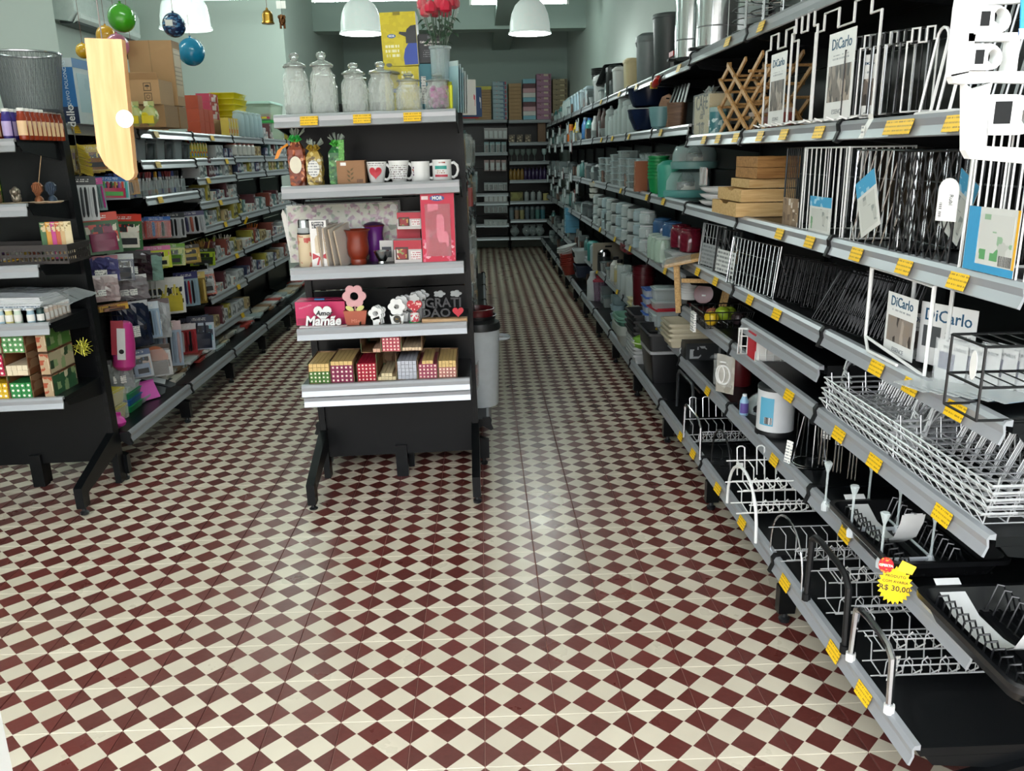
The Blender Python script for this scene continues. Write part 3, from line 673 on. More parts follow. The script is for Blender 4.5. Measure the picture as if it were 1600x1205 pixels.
# --- second shelf: potpourri bags, box, mugs
def pouch(w, d, h, chips, ribbon, label=None, spike=True, top='9fb39a'):
    t = T('potpourri_bag', '', 'bag'); rnd = random.Random(int(h*1e4)); n, m = 16, 9; vs = []
    for j in range(m+1):
        s = j/m; k = (.9+.1*math.sin(s*PI)) if s < .8 else .9*(1-(s-.8)/.2*.65)
        for i in range(n):
            a = 2*PI*i/n; e = 1/max(abs(math.cos(a))**.7, abs(math.sin(a))**.7, .7)*.85+rnd.uniform(-.09, .09)
            vs.append((w/2*k*e*math.cos(a), d/2*k*e*math.sin(a), h*.78*s))
    MB().add(vs, [(j*n+i, j*n+(i+1) % n, (j+1)*n+(i+1) % n, (j+1)*n+i) for j in range(m) for i in range(n)]+[tuple(range(n-1, -1, -1)), tuple(m*n+i for i in range(n))]).build('bag', chips, t)
    mb = MB()
    for i in range(14):
        a = rnd.uniform(0, 6.28); q = rnd.uniform(.25, .55)*w; mb.add([(0, 0, h*.76), (q*math.cos(a), q*.6*math.sin(a), h*rnd.uniform(.88, 1)), (q*math.cos(a+.3), q*.6*math.sin(a+.3), h*rnd.uniform(.86, .98))], [(0, 1, 2)])
    mb.build('film_ruffle', clear('c9d8cc', .35), t)
    mb = MB()
    for i in range(7):
        a = 2*PI*i/7; mb.xf(TR(0, -d*.2, h*.78) @ RZ(a)).wire([(0, 0, 0), (w*.2, 0, h*.05), (w*.3, 0, h*.0), (w*.1, 0, -.01)], .004, 4)
    mb.build('ribbon_bow', ribbon, t)
    if label: MB().xf(TR(0, -d*.5-.002, h*.36)).prism([(w*.3*math.cos(a), w*.42*math.sin(a)) for a in [2*PI*i/20 for i in range(20)]], -.002, 0, 'xz').build('oval_label', label, t)
    return t
CH1 = prints('8a3f22', ['c0673a', '5b2416', 'd99066', '6f3420'], 75, .35); CH2 = prints('b59a4a', ['e2cf8a', '7a6228', 'd8d2b0', '6d5a30'], 80, .3); CH3 = prints('2f6a3c', ['6fae6a', '1f4a2c', 'c8d6c0', '4f7f45'], 80, .3)
ys = 1.60
for a, b, pt, ch, rb_, lb_, L in [(443, 476, 195, CH1, M('2fae4a', .4), M('e9e2cc', .5), 'orange potpourri bag with green bow and oval label'), (472, 505, 214, CH2, M('9c7f2a', .3), PAPER, 'golden potpourri bag leaning on the orange one'), (506, 538, 206, CH3, M('54b848', .4), None, 'tall green potpourri bag beside the kraft box')]:
    x, w, h = gsize(a, b, pt, zsh(1, -.6), ys); t = pouch(w*.95, .06, h, ch, rb_, lb_); t.location = (x, ys, zsh(1, x)); t['label'] = L
    if pt == 195:
        MB().add([(-.03, -.02, h*.72), (-.07, -.03, h*.6), (-.085, -.03, h*.46), (-.07, -.032, h*.47), (-.05, -.03, h*.62), (-.025, -.022, h*.68)], [(0, 1, 4, 5), (1, 2, 3, 4)]).build('orange_ribbon', M('e08a1e', .4), t)
    if pt == 206:
        t.rotation_euler = (0, .04, 0); MB().box(w*.15, w*.42, -.034, -.032, h*.3, h*.85).build('clear_strip', clear('7fd06a', .5), t)
x, w, h = gsize(528, 571, 251, zsh(1, -.5), ys)
t = carton('kraft_box', 'box', w, .09, h, M('9a7250', .7), None); t.location = (x, ys, zsh(1, x)); t['label'] = 'square kraft cardboard box with printed leaf beside the mugs'
MB().box(-w*.36, -w*.16, -.0457, -.045, h*.8, h*.93).build('white_sticker', WHT, t); MB().box(w*.2, w*.42, -.0457, -.045, h*.1, h*.24).build('print_block', lines_print('7b5537', '5b3c26', .008), t)
mb = MB()
for i in range(6): mb.xf(TR(-w*.02, -.0455, h*(.12+.09*i)) @ RY(.8*(1 if i % 2 else -1))).prism([(0, 0), (.004, .009), (0, .02), (-.004, .009)], -.0005, 0, 'xz')
mb.build('leaf_print', M('6b5a3c', .7), t)
MW = M('e9ebea', .22, 0, .02, 5, name='white_glaze')
def place_mug(a, b, pt, flare, hd, L):
    x, w, h = gsize(a, b, pt, zsh(1, -.2), ys); t = mug(w/2/max(1, flare if flare != 1 else 1), h, MW, flare, hd); t.location = (x, ys, zsh(1, x)); t['label'] = L; t['group'] = 'mugs on the end display'
    return t, w/2, h
t, r, h = place_mug(571, 604, 251, 1.25, 1, 'white flared mug with a large red heart'); rr = r*.98
mb = MB(); wrap(mb, heart(r*.62), r*.985, h*.52); mb.build('heart_print', M('bf2436', .4), t)
patch(MB(), r*1.005, -.9, .9, h*.83, h*.97).build('print_band', lines_print('e9ebea', '4a4a4c', .008, .4), t)
t, r, h = place_mug(606, 639, 250, 1.25, 1, 'white flared mug covered in lines of small text')
patch(MB(), r*.93, -1.1, .95, h*.18, h*.9).build('print_band', lines_print('e9ebea', '58474a', .0085, .45), t)
t, r, h = place_mug(642, 671, 252, 1, 1, 'white straight mug with a tiny dark motif')
patch(MB(), r*1.012, -1.2, -.7, h*.3, h*.75).build('print_band', prints('e9ebea', ['6a4a6a', 'a85a4a'], 160, .4, thr=.75), t)
t, r, h = place_mug(675, 705, 250, 1, 1, 'white straight mug with teal and red ribbons of text')
patch(MB(), r*1.015, -.75, .55, h*.56, h*.72).build('teal_ribbon', M('2d9a8e', .4), t); patch(MB(), r*1.015, -.75, .65, h*.2, h*.31).build('red_ribbon', M('b8394a', .4), t); patch(MB(), r*1.012, -.5, .4, h*.36, h*.5).build('print_band', lines_print('e9ebea', '9a6a4a', .008), t); patch(MB(), r*1.012, -.3, .4, h*.78, h*.9).build('top_text', lines_print('e9ebea', 'a04a3a', .012), t)
# --- third shelf
yt = 1.60
def gput(t, px0, px1, si, y, L, z=None):
    x = (at_y(px0, 400, y).x+at_y(px1, 400, y).x)/2; t.location = (x, y, zsh(si, x)+(z or 0)); t['label'] = L; return t
x, w, h = gsize(447, 622, 318, zsh(2, -.5), 1.76)
t = T('placemat_pack', 'large clear pack of rose printed placemats standing at the back', 'placemats', (x, 1.76, zsh(2, x)), rot=(-.12, -.02, 0))
MB().box(-w/2, w/2, 0, .012, 0, h).build('placemats', prints('d5d0bd', ['d5d0bd', 'a86a86', '8e5a78', 'c39aa6', '6a7a5a'], 67, .35, thr=.5), t)
MB().box(-w/2-.004, w/2+.012, -.003, -.002, -.0, h+.006).build('clear_sleeve', clear('f2f6f6', .16), t)
MB().prism([(-w/2, 0), (-w/2-.028, h*.86), (-w/2-.02, h*.95), (-w/2, h*.8)], .004, .006, 'xz').build('loose_corner', M('ddd8d2', .5), t)
MB().box(-w*.12, w*.28, -.0016, -.0008, h*.4, h*.58).build('wording_band', M('c9c4c4', .4), t); text('Melhor', .026, M('4a4a50', .5), t, (w*.06, -.0022, h*.5), (PI/2, 0, 0), shear=.2)
MB().lathe([(.001, 0), (.016, 0), (.016, .001), (.001, .001)], 12).xf().build('hang_hole', WHT, t, loc=(w*.46, -.004, h*.9), rot=(PI/2, 0, 0))
x, w, h = gsize(462, 486, 342, zsh(2, -.6), yt); r = w/2
t = T('tea_bottle', 'cream glass bottle with roses and a steel top', 'bottle', (x, yt, zsh(2, x)))
MB().lathe([(r*.93, 0), (r, .004), (r, h*.66), (r*.95, h*.69)], 20).build('body', prints('d9c6a4', ['d9c6a4', 'd9c6a4', 'c25a50', 'c98a74'], 55, .3, thr=.5), t, True)
MB().lathe([(r*.97, h*.69), (r*.97, h*.72)], 20).build('collar', BLK2, t, True); MB().lathe([(r*.86, h*.72), (r*.86, h*.83)], 20).build('glass_neck', clear('c8d0d2', .5), t, True)
MB().lathe([(r*.78, h*.83), (r*.78, h*.97), (r*.7, h)], 20).build('cap', CHR, t, True)
x, w, h = gsize(485, 511, 343, zsh(2, -.6), yt); t = carton('bottle_box', 'box', w, w, h, M('eceae8', .4), None); t.location = (x, yt, zsh(2, x)); t['label'] = 'narrow white bottle box with red bow print and window'
f = -w/2-.0006; MB().box(-w*.36, w*.36, f, f+.0005, h*.83, h*.97).build('title_block', M('33343c', .4), t); text('Garrafa\nDE VIDRO', w*.2, WHT, t, (0, f-.0004, h*.9), bold=.0002)
MB().prism([(-w*.25, h*.3), (w*.25, h*.3), (w*.25, h*.6), (w*.15, h*.68), (-w*.15, h*.68), (-w*.25, h*.6)], f, f+.0005, 'xz').build('window', M('d8c9ae', .25), t)
mb = MB(); mb.prism([(0, h*.22), (-w*.42, h*.3), (-w*.45, h*.16)], f-.001, f, 'xz').prism([(0, h*.22), (w*.42, h*.3), (w*.45, h*.16)], f-.001, f, 'xz').prism([(-.004, h*.22), (-w*.22, h*.04), (-w*.1, h*.04), (0, h*.16), (w*.12, h*.04), (w*.22, h*.05), (.004, h*.22)], f-.001, f, 'xz'); mb.build('bow_print', M('bf3a48', .4), t)
for i in range(4):
    px0 = 513+10*i; x = at_y(px0, 400, yt).x; h = at_y(px0, 352, yt).z-zsh(2, x)
    t = T('coaster_set', f'pale wooden coaster pack leaning beside the bottle box, {ORD[i+1]} of four', 'coasters', (x, yt+.01, zsh(2, x)+.002), rot=(0, -.10-.05*i, 1.15), group=None)
    MB().rbox(-.055, .055, -.005, .005, .0, h*1.0, .004, 2).build('coasters', M('b7a590', .6), t); MB().box(-.057, .057, -.0062, -.0055, .0, h*1.01).build('shrink_wrap', clear('eeeae4', .2), t)
x, w, h = gsize(537, 578, 359, zsh(2, -.5), yt); r = w/2
def cup_(r, h, m, name='enamel_cup'):
    t = T(name, '', 'cup'); o = [(r*.6, 0), (r*.63, h*.1), (r*.58, h*.16), (r*.78, h*.3), (r*.85, h*.5), (r*.78, h*.75), (r*.86, h*.93), (r, h)]
    MB().lathe(o+[(a-.003, b) for a, b in reversed(o[3:])], 24).build('cup', m, t, True); MB().lathe([(r*.98, h-.004), (r*1.02, h), (r*.96, h+.002)], 24, cap0=False, cap1=False).build('rim', M('7a3a2c', .3, .3), t, True); return t
t = cup_(r, h, M('7d2c18', .28)); t.location = (x, yt, zsh(2, x)); t['label'] = 'glossy red brown vase shaped cup'
x, w, h = gsize(562, 596, 352, zsh(2, -.4), 1.685); t = cup_(w/2, h, M('632678', .28)); t.location = (x+.012, 1.70, zsh(2, x)); t['label'] = 'purple vase shaped cup behind the red brown one'
MB().lathe([(w*.45, h), (w*.46, h+.004), (w*.3, h+.012), (.004, h+.016)], 20).build('lid', M('3c1a48', .3), t, True)
x, w, h = gsize(593, 614, 375, zsh(2, -.3), 1.66); t = carton('photo_card', 'card', w, .012, h, M('d9d8d4', .4), M('4a5058', .4), .7, None, .45, .5, False); t.location = (x, 1.66, zsh(2, x)); t['label'] = 'small white card with dark picture behind the steel cup'
x, w, h = gsize(583, 610, 391, zsh(2, -.3), 1.56); t = T('coffee_dripper', 'small steel funnel cup on a dark saucer', 'cup', (x, 1.56, zsh(2, x)))
MB().lathe([(w*.32, 0), (w*.34, .004), (.004, .006)], 20).build('saucer', BLK2, t, True); r = w/2; o = [(r*.3, .005), (r*.5, .006), (r*.45, h*.25), (r, h*.95), (r*1.05, h)]; MB().lathe(o+[(a-.003, b) for a, b in reversed(o[2:])], 20).build('funnel', STEEL, t, True)
for a, b, pt, zz, y, L in [(616, 659, 374, 0, 1.57, 'red and white mug box with round window, lower of two'), (621, 658, 331, .142, 1.60, 'red and white mug box with round window, upper of two')]:
    x, w, h = gsize(a, b, pt, zsh(2, -.25)+zz, y)
    if zz: h = min(h, .11)
    t = carton('mug_box', 'box', w, .09, h, M('c2bcbb', .4), None); t.location = (x, y+.01, zsh(2, x)+zz); t['label'] = L
    f = -.0457; MB().box(-w/2, w/2, f, f+.0006, h*.62, h).build('red_top_print', M('b01d33', .4), t); MB().box(-w*.45, w*.02, f-.0003, f, h*.18, h*.72).build('window', M('3c1a16', .3), t)
    MB().xf(TR(-w*.22, f, h*.22)).lathe([(w*.17, 0), (w*.19, h*.42)], 14, sy=.15).build('mug_in_window', prints('8e1d22', ['c8a05a', '8e1d22', 'd8d0c0', '7f8a4a'], 90, .3), t, True)
    MB().box(w*.1, w*.45, f-.0003, f, h*.2, h*.55).build('print_block', lines_print('e2dedc', 'b05a66', .009), t)
if True:   # hidden support: a plain carton behind carries the upper mug box
    x = at_y(640, 380, 1.66).x; t = carton('mug_box', 'box', .1, .06, .14, M('b01d33', .45), None); t.location = (x, 1.665, zsh(2, x)); t['label'] = 'plain red box standing behind the lower mug box'
x, w, h = gsize(657, 709, 300, zsh(2, -.15), 1.56)
t = carton('glass_set_box', 'box', w, .1, h, M('c3123c', .4), None, side=M('8a8f92', .4)); t.location = (x, 1.575, zsh(2, x)); t['label'] = 'tall crimson box with clear window and pale blossom print'
f = -.0506; MB().box(-w*.38, w*.38, f-.0004, f, h*.1, h*.84).build('window_recess', prints('a31233', ['b8284a', 'd86a82', '8e0d2a'], 26, .2, (1, 1, .35)), t)
vs = []; rnd = random.Random(2)
for j in range(9):
    for i in range(5): vs.append((-w*.38+w*.76*i/4, f-.002-rnd.random()*.006, h*.1+h*.74*j/8))
MB().add(vs, [(j*5+i, j*5+i+1, j*5+i+6, j*5+i+5) for j in range(8) for i in range(4)]).build('window_film', clear('f6dfe4', .12), t)
MB().prism([(w*.22*math.cos(a)-.0, h*.92+w*.085*math.sin(a)) for a in [2*PI*i/20 for i in range(20)]], f-.0012, f, 'xz').build('badge', M('384a8e', .4), t); text('MOR', w*.14, WHT, t, (0, f-.0016, h*.92), bold=.0006)
MB().box(-w*.47, -w*.27, f-.0008, f, h*.9, h*.95).build('price_sticker', M('e8cfd0', .5), t)
MB().box(-w*.47, w*.47, f-.0003, f, .004, h*.34).build('blossom_print', prints('c3123c', ['c3123c', 'd8607c', 'c3123c', 'e3a3b0'], 70, .4, thr=.4), t)
# --- fourth shelf: gift signs
yq = 1.585
x, w, h = gsize(464, 541, 468, zsh(3, -.6), 1.66); t = carton('gift_box', 'box', w, .12, h, M('c92a62', .4), None); t.location = (x, 1.67, zsh(3, x)); t['label'] = 'bright pink gift box behind the white lettered sign'
MB().box(-w*.15, w*.05, -.01, .01, h, h+.005).build('blue_tape', M('3a86c0', .4), t); text('Namorados', .012, M('f2a9c4', .4), t, (-w*.3, -.061, h*.8), (PI/2, -.3, 0), shear=.2); MB().box(-w*.48, w*.48, -.0606, -.06, .005, h*.3).build('lower_print', M('a81c4c', .4), t)
x, w, h = gsize(466, 540, 478, zsh(3, -.6), 1.555)
t = T('lettered_sign', 'white cut out sign reading Mamãe with a heart and Amor', 'sign', (x, 1.555, zsh(3, x)))
MB().box(-w/2, w/2, -.015, .015, 0, .006).build('base', MW, t); text('Mamãe', h*.62, MW, t, (0, -.002, h*.30), ext=.006, bold=.0018, sx=.93, shear=.18)
MB().prism([(a, b+h*.68) for a, b in heart(h*.42)], .002, .009, 'xz').build('heart_plate', MW, t)
text('Amor', h*.33, M('222226', .5), t, (w*.03, -.003, h*.66), ext=.002, bold=.0004, shear=.25)
PINK = M('d9a3a6', .5); x, w, h = gsize(532, 573, 446, zsh(3, -.5), yq)
t = T('flower_pot_sign', 'pink wooden flower in a terracotta coloured pot block', 'ornament', (x, yq, zsh(3, x)))
MB().prism([(-w*.36, 0), (w*.36, 0), (w*.45, h*.36), (-w*.45, h*.36)], -.012, .012, 'xz').build('pot', M('b35c44', .6), t)
mb = MB(); ring(mb, flower(w*.46, 6, 48, .2), circ(w*.16, 48), -.008, .008, (0, h*.73)); mb.build('petals', PINK, t)
for s in (-1, 1): MB().xf(TR(s*w*.2, -.008, h*.42) @ RY(-s*.5)).prism([(w*.17*math.cos(a), w*.09*math.sin(a)) for a in [2*PI*i/14 for i in range(14)]], -.003, .003, 'xz').build('leaf', M('cfca7e', .5), t)
text('Mãe', w*.2, M('d88a70', .5), t, (0, -.0125, h*.1)); MB().cyl((0, 0, h*.34), .003, h*.2, 6).build('stem', PINK, t)
def daisy(w, h, m, holes=True):
    t = T('flower_ornament', '', 'ornament')
    MB().prism([(-w*.3, 0), (w*.3, 0), (w*.38, h*.36), (w*.28, h*.3), (0, h*.38), (-w*.28, h*.3), (-w*.38, h*.36)], -.008, .008, 'xz').build('pot', m, t)
    mb = MB(); ring(mb, flower(w*.46, 6, 42, .22), circ(w*.13, 42), -.006, .006, (0, h*.68)); mb.build('petals', m, t); return t
GREY = M('b9bcbc', .5)
x, w, h = gsize(604, 634, 466, zsh(3, -.3), 1.56); t = daisy(w, h, MW); t.location = (x, 1.56, zsh(3, x)); t['label'] = 'white wooden daisy ornament with round amber badge'
MB().xf(TR(0, -.009, h*.2) @ RX(PI/2)).lathe([(w*.2, 0), (w*.2, .002)], 16).build('badge', M('2d2a22', .4), t); text('Flor', .008, M('d8b03c', .4), t, (0, -.0115, h*.2))
for i in range(3):
    q = daisy(w*.96, h*1.06, [MW, GREY][i > 0]); q.location = (x+.016*(i+1), 1.59+.02*(i+1), zsh(3, x)); q['label'] = f'grey white daisy ornament, {ORD[i+1]} behind the badged daisy'
x, w, h = gsize(574, 606, 476, zsh(3, -.4), 1.56)
for i in range(3):
    t = T('flower_ornament', f'white ornament lying tilted against the daisies, {ORD[i+1]} of three', 'ornament', (x+.006*i, 1.555+.018*i, zsh(3, x)+.002), rot=(0, -.5, 0))
    mb = MB(); ring(mb, flower(h*.36, 5, 40, .25), circ(h*.13, 40), -.007, .007, (h*.16, h*.55)); mb.build('petals', MW, t); MB().prism([(-w*.28, .0), (w*.1, -.004), (w*.25, h*.35), (-w*.1, h*.4)], -.007, .007, 'xz').build('pot', MW, t)
x, w, h = gsize(634, 660, 463, zsh(3, -.2), 1.56)
t = T('strawberry_ornament', 'red strawberry ornament on a white stand with green foot', 'ornament', (x, 1.56, zsh(3, x)))
MB().cyl((0, 0, 0), w*.36, .008, 16).build('foot', M('2f8a4c', .5), t, True); MB().lathe([(w*.3, .008), (w*.3, h*.35), (w*.2, h*.42)], 14).build('stand', prints('dcdcd8', ['dcdcd8', 'c8485a'], 130, .4), t, True)
MB().prism([(a, b+h*.66) for a, b in heart(w*.46)], -.009, .009, 'xz').build('berry', prints('b5182c', ['b5182c', 'b5182c', 'e8c0b8'], 150, .4, thr=.3), t); MB().prism([(a, b+h*.93) for a, b in flower(w*.32, 5, 30, .3)], -.007, .007, 'xz').build('cloud_top', GREY, t)
for i in range(2):
    t = T('cloud_ornament', f'grey cloud topped ornament {["just", "further"][i]} behind the strawberry', 'ornament', (x+.012+.014*i, 1.60+.025*i, zsh(3, x)))
    MB().box(-w*.2, w*.2, -.006, .006, 0, h*.8).build('post', GREY, t); MB().prism([(a, b*.7+h*.96) for a, b in flower(w*.5, 5, 30, .3)], -.006, .006, 'xz').build('cloud', GREY, t)
x, w, h = gsize(658, 729, 458, zsh(3, -.1), 1.555); DK = M('3a3b3e', .6)
t = T('lettered_sign', 'charcoal cut out sign reading GRATIDÃO on a pale wooden base', 'sign', (x, 1.555, zsh(3, x)))
WD = wood('cdae86', 'b08a60', 8); MB().box(-w/2, w/2, -.022, .022, 0, .017).build('base', WD, t)
text('GRATI', .056, DK, t, (-.004, -.002, .083), ext=.006, bold=.0012, sx=.98); text('DÃO', .052, DK, t, (-w*.19, -.002, .039), ext=.006, bold=.0012, sx=1.1)
for xx, rr in ((-w*.1, .022), (w*.26, .022)):
    MB().prism([(xx+a*1.2, .122+b*.7) for a, b in flower(rr, 5, 30, .3)], -.004, .006, 'xz').build('cloud', M('8f9496', .5), t)
MB().prism([(w*.3+a, .045+b) for a, b in heart(.024)], -.013, -.004, 'xz').build('heart', M('bf1f34', .45), t)
# --- fifth shelf and the left unit: incense cartons
def incense(cols, rows, ink, dot=True, missing=0, s=.0245, d=.23, side='6b4a30', ragged=0, seed=1, wallh=None, white='f2e8d8', cream=None):
    """open tray of square incense packs: printed carton shell and the packs' ends"""
    t = T('incense_carton', '', 'incense box'); w = cols*s+.008; hh = wallh or (rows*s+.006); rnd = random.Random(seed)
    mb = MB().box(-w/2, w/2, -d/2, d/2, 0, .002).box(-w/2, -w/2+.002, -d/2, d/2, 0, hh).box(w/2-.002, w/2, -d/2, d/2, 0, hh).box(-w/2, w/2, d/2-.002, d/2, 0, hh)
    mb.build('carton', prints(side, ['8a6a48', '4a5a34', side, '9a7a5a'], 30, .55, (1, .4, 1), .4), t)
    a = MB(); c = MB()
    for i in range(cols):
        nr = rows-(rnd.randint(0, ragged) if ragged else 0)-(missing if i >= cols-missing else 0)
        for j in range(nr):
            x0 = -w/2+.004+i*s; z0 = .002+j*s; y0 = -d/2-.004+rnd.random()*.005
            q = 1 if (cream and j >= cream) else 0
            a.mat(q).box(x0+.0007, x0+s-.0007, y0, d/2-.004, z0+.0006, z0+s-.0006)
            if dot and not q: a.mat(2).prism([(x0+s/2+s*.24*math.cos(k), z0+s/2+s*.24*math.sin(k)) for k in [2*PI*m/8 for m in range(8)]], y0-.0006, y0, 'xz')
    o = a.build('incense_packs', [M(ink, .45, 0, .08, 90), M('d8b878', .45), M(white, .45)], t); o['kind'] = 'stuff'; return t
yi = 1.515+.13
def gin(px0, px1, rows, ink, L, zz=0, **k):
    a, b = at_y(px0, 590, 1.51), at_y(px1, 590, 1.51); cols = k.pop('cols'); t = incense(cols, rows, ink, s=(b.x-a.x-.006)/cols, **k)
    t.location = ((a.x+b.x)/2, yi, zsh(4, a.x)+zz); t['label'] = L; return t
gin(481, 515, 5, '4d7a35', 'incense carton with green ends below cream at the left', cols=5, cream=3, seed=2)
gin(515.5, 552, 5, '8e2f55', 'incense carton with plum ends beside the green one', cols=5, cream=4, seed=3)
gin(557, 588, 5, 'b81f3a', 'incense carton with crimson dotted ends near the shelf middle', cols=5, seed=4)
gin(588.5, 619, 2, 'd8c8a0', 'nearly empty incense carton with cream ends near the shelf middle', cols=5, dot=False, ragged=1, wallh=.12, seed=5)
gin(620, 652, 5, 'b9bcc6', 'incense carton with silver grey ends', cols=5, dot=False, seed=6)
gin(653, 684, 5, 'b0546a', 'incense carton with rose ends under cream', cols=5, cream=4, ragged=1, seed=7)
gin(684.5, 714, 5, 'c98a80', 'incense carton with peach ends at the right', cols=5, cream=3, seed=8)
gin(566, 597, 1, 'd0a890', 'half empty incense carton on top at the left of the middle', .128, cols=5, dot=False, ragged=1, wallh=.13, seed=9)
gin(598, 628, 4, 'c95a68', 'incense carton of pink dotted ends on top in the middle', .128, cols=5, seed=10)
gin(629, 661, 1, 'd8c0a0', 'half empty incense carton on top at the right of the middle', .128, cols=6, dot=False, wallh=.13, seed=11)
# loose hooks lying under the lowest shelf edge
t = T('hook_strip', 'dark bent wire hooks lying on the narrow ledge under the incense', 'hook', (gx-.02, 1.525, .5255)); mb = MB()
for i in range(5): mb.wire([(-.1+.05*i, -.01, .004), (-.085+.05*i, -.02, .006), (-.07+.05*i, -.01, .004), (-.06+.05*i, .05, .004)], .003, 5)
mb.build('hooks', BLK2, t); MB().box(-.19, -.06, -.02, .03, 0, .002).build('clear_strip', clear('c8d0d0', .4), t)
# ================================================================ the incense and oil unit beside the stationery aisle
def usz(i, x): return UZ[i]-(x-ux)*math.sin(GL)
def ult(px, py, y=1.55): return at_y(px, py, y)
OIL = lambda c: bottle('oil_bottle', 'bottle', .0195, .122, M(c, .2, 0, .08, 30), M('f1f1ee', .35), M('e9c79a' if c != '3a3080' else 'b9a8d8', .4), neck=.75, capr=.72, shoulder=.74)
k = 0
for r_ in range(9):
    for i, (px, c) in enumerate([(9, '8c2a1a'), (12, '3a3080'), (37, '8e3216')]):
        if i == 0: p = ult(-8, 180, 1.555+.037*r_)
        else: p = ult(px, 180, 1.555+.037*r_)
        x = [-1.805-.101, -1.805-.053, -1.805][i]-.0
        put(('oil', c), lambda: OIL(c), (ult([-14, 12, 36][i], 200, 1.555).x, 1.555+.0375*r_ if r_ < 9 else 0, usz(0, x)), 0,
            ['rust red', 'violet', 'amber'][i]+f' oil bottle with white cap, {ORD[r_+1]} from the front of its file', 'oil bottles in three files')
x = -2.13; MBK = M('4a4f53', .45, .2, .2, 200)
# wire mesh waste basket on the shelf behind / above
a, b = ult(0, 85, 1.82), ult(90, 85, 1.82); zt = at_y(45, 85, 1.82).z
t = T('waste_basket', 'grey metal mesh waste basket standing above the oil bottles', 'basket', ((a.x+b.x)/2-.005, 1.80, 1.722)); r = .135; hb = zt-1.722
mb = MB(); n = 44
for i in range(n):
    q = 2*PI*i/n; mb.wire([(r*.8*math.cos(q), r*.8*math.sin(q), 0), (r*math.cos(q+.25), r*math.sin(q+.25), hb)], .0008, 3); mb.wire([(r*.8*math.cos(q), r*.8*math.sin(q), 0), (r*math.cos(q-.25), r*math.sin(q-.25), hb)], .0008, 3)
o = mb.build('mesh_wires', MBK, t); o['kind'] = 'stuff'
MB().lathe([(r*.8, 0), (r*.998, hb)], 32, cap0=True, cap1=False).build('mesh_wall', clear('565d61', .5, .4), t, True); MB().wire([(r*math.cos(q), r*math.sin(q), hb) for q in [2*PI*i/32 for i in range(32)]], .005, 6, True).build('rim', CHR, t, True)
MB().lathe([(r*.8, 0), (r*.82, .012), (r*.8, .014)], 32).build('base_ring', MBK, t, True)
MB().box(-.33, .33, -.18, .02, 1.708, 1.7205).xf().build('top_shelf', BLK, ubay)
# figures on second shelf
def incense_dish(px, L, m, kind):
    p = ult(px, 322, 1.60); t = T('incense_holder', L, 'figurine', (p.x, 1.60, usz(1, p.x)))
    MB().lathe([(.03, 0), (.042, .006), (.04, .008), (.004, .006)], 18).build('dish', M('b9a58c', .45), t, True); rnd = random.Random(px)
    mb = MB()
    if kind == 0:
        mb.ball((0, 0, .022), .02, 10, 7, 1, .8, .9).ball((0, -.006, .05), .014, 10, 7).ball((.012, 0, .035), .008, 8, 5).ball((-.012, 0, .03), .009, 8, 5).wire([(0, -.012, .05), (-.004, -.022, .038), (.002, -.02, .024)], .004, 6).lathe([(.016, .056), (.012, .064), (.003, .072)], 10)
        mb.ball((.016, -.004, .05), .009, 8, 5, .5, 1, 1.2).ball((-.016, -.004, .05), .009, 8, 5, .5, 1, 1.2)
    else:
        mb.lathe([(.018, .008), (.016, .02), (.008, .03)], 12).prism([(0, .028), (.02, .05), (.021, .07), (.012, .082), (0, .086), (-.012, .082), (-.021, .07), (-.02, .05)], -.006, .006, 'xz')
        for q in (-.6, -.3, 0, .3, .6): mb.wire([(q*.012, -.007, .03), (q*.03, -.008, .06), (q*.02, -.007, .08)], .0016, 4)
    mb.build('figure', m, t, True)
    return t
incense_dish(-2, 'bronze incense holder figure at the shelf edge by the green bottle', M('7a6248', .35, .6), 0)
incense_dish(28, 'silvery elephant headed incense figure on a cream dish', M('8d8476', .35, .6, .3, 90), 0)
t = incense_dish(63, 'copper cobra incense holder with a stick', M('8a5638', .35, .6), 1); MB().wire([(0, 0, .05), (.036, -.0, .19)], .0014, 5).build('incense_stick', M('b79a76', .6), t)
incense_dish(84, 'dark blue incense burner at the end of the figures', M('2c3a4c', .35, .3), 1)
p = ult(2, 330, 1.68); put('greenoil', lambda: bottle('oil_bottle', 'bottle', .022, .17, clear('3f7a22', .6), M('e8c33c', .4), M('d8d23c', .4), .4, .5), (p.x-.005, 1.68, usz(1, p.x)), 0, 'green oil bottle with yellow label behind the figures')
# third shelf: basket of sachets
p0, p1 = ult(-60, 420, 1.58), ult(112, 420, 1.58); w = p1.x-p0.x; xc = (p0.x+p1.x)/2
t = T('sachet_basket', 'dark brown perforated plastic basket of incense sachets', 'basket', (xc, 1.665, usz(2, xc)+.002)); hb = .075; BR = M('2e2826', .5)
mb = MB(); dB = .2
mb.box(-w/2, w/2, -dB/2, dB/2, 0, .004)
for (ax, s) in ((0, -1), (0, 1), (1, -1), (1, 1)):
    L_ = w if ax == 0 else dB; nb = max(4, int(L_/.018))
    for q in range(nb+1):
        c = -L_/2+L_*q/nb
        if ax == 0: mb.box(c-.003, c+.003, s*dB/2-.0015, s*dB/2+.0015, 0, hb)
        else: mb.box(s*w/2-.0015, s*w/2+.0015, c-.003, c+.003, 0, hb)
    for z in (.0, .028, .052):
        if ax == 0: mb.box(-w/2, w/2, s*dB/2-.0014, s*dB/2+.0014, z, z+.012)
        else: mb.box(s*w/2-.0014, s*w/2+.0014, -dB/2, dB/2, z, z+.012)
mb.build('lattice_walls', BR, t); mb = MB()
for s in (-1, 1): mb.box(-w/2-.004, w/2+.004, s*dB/2-.004, s*dB/2+.004, hb-.012, hb+.004); mb.box(s*w/2-.004, s*w/2+.004, -dB/2, dB/2, hb-.012, hb+.004)
mb.build('rim', BR, t)
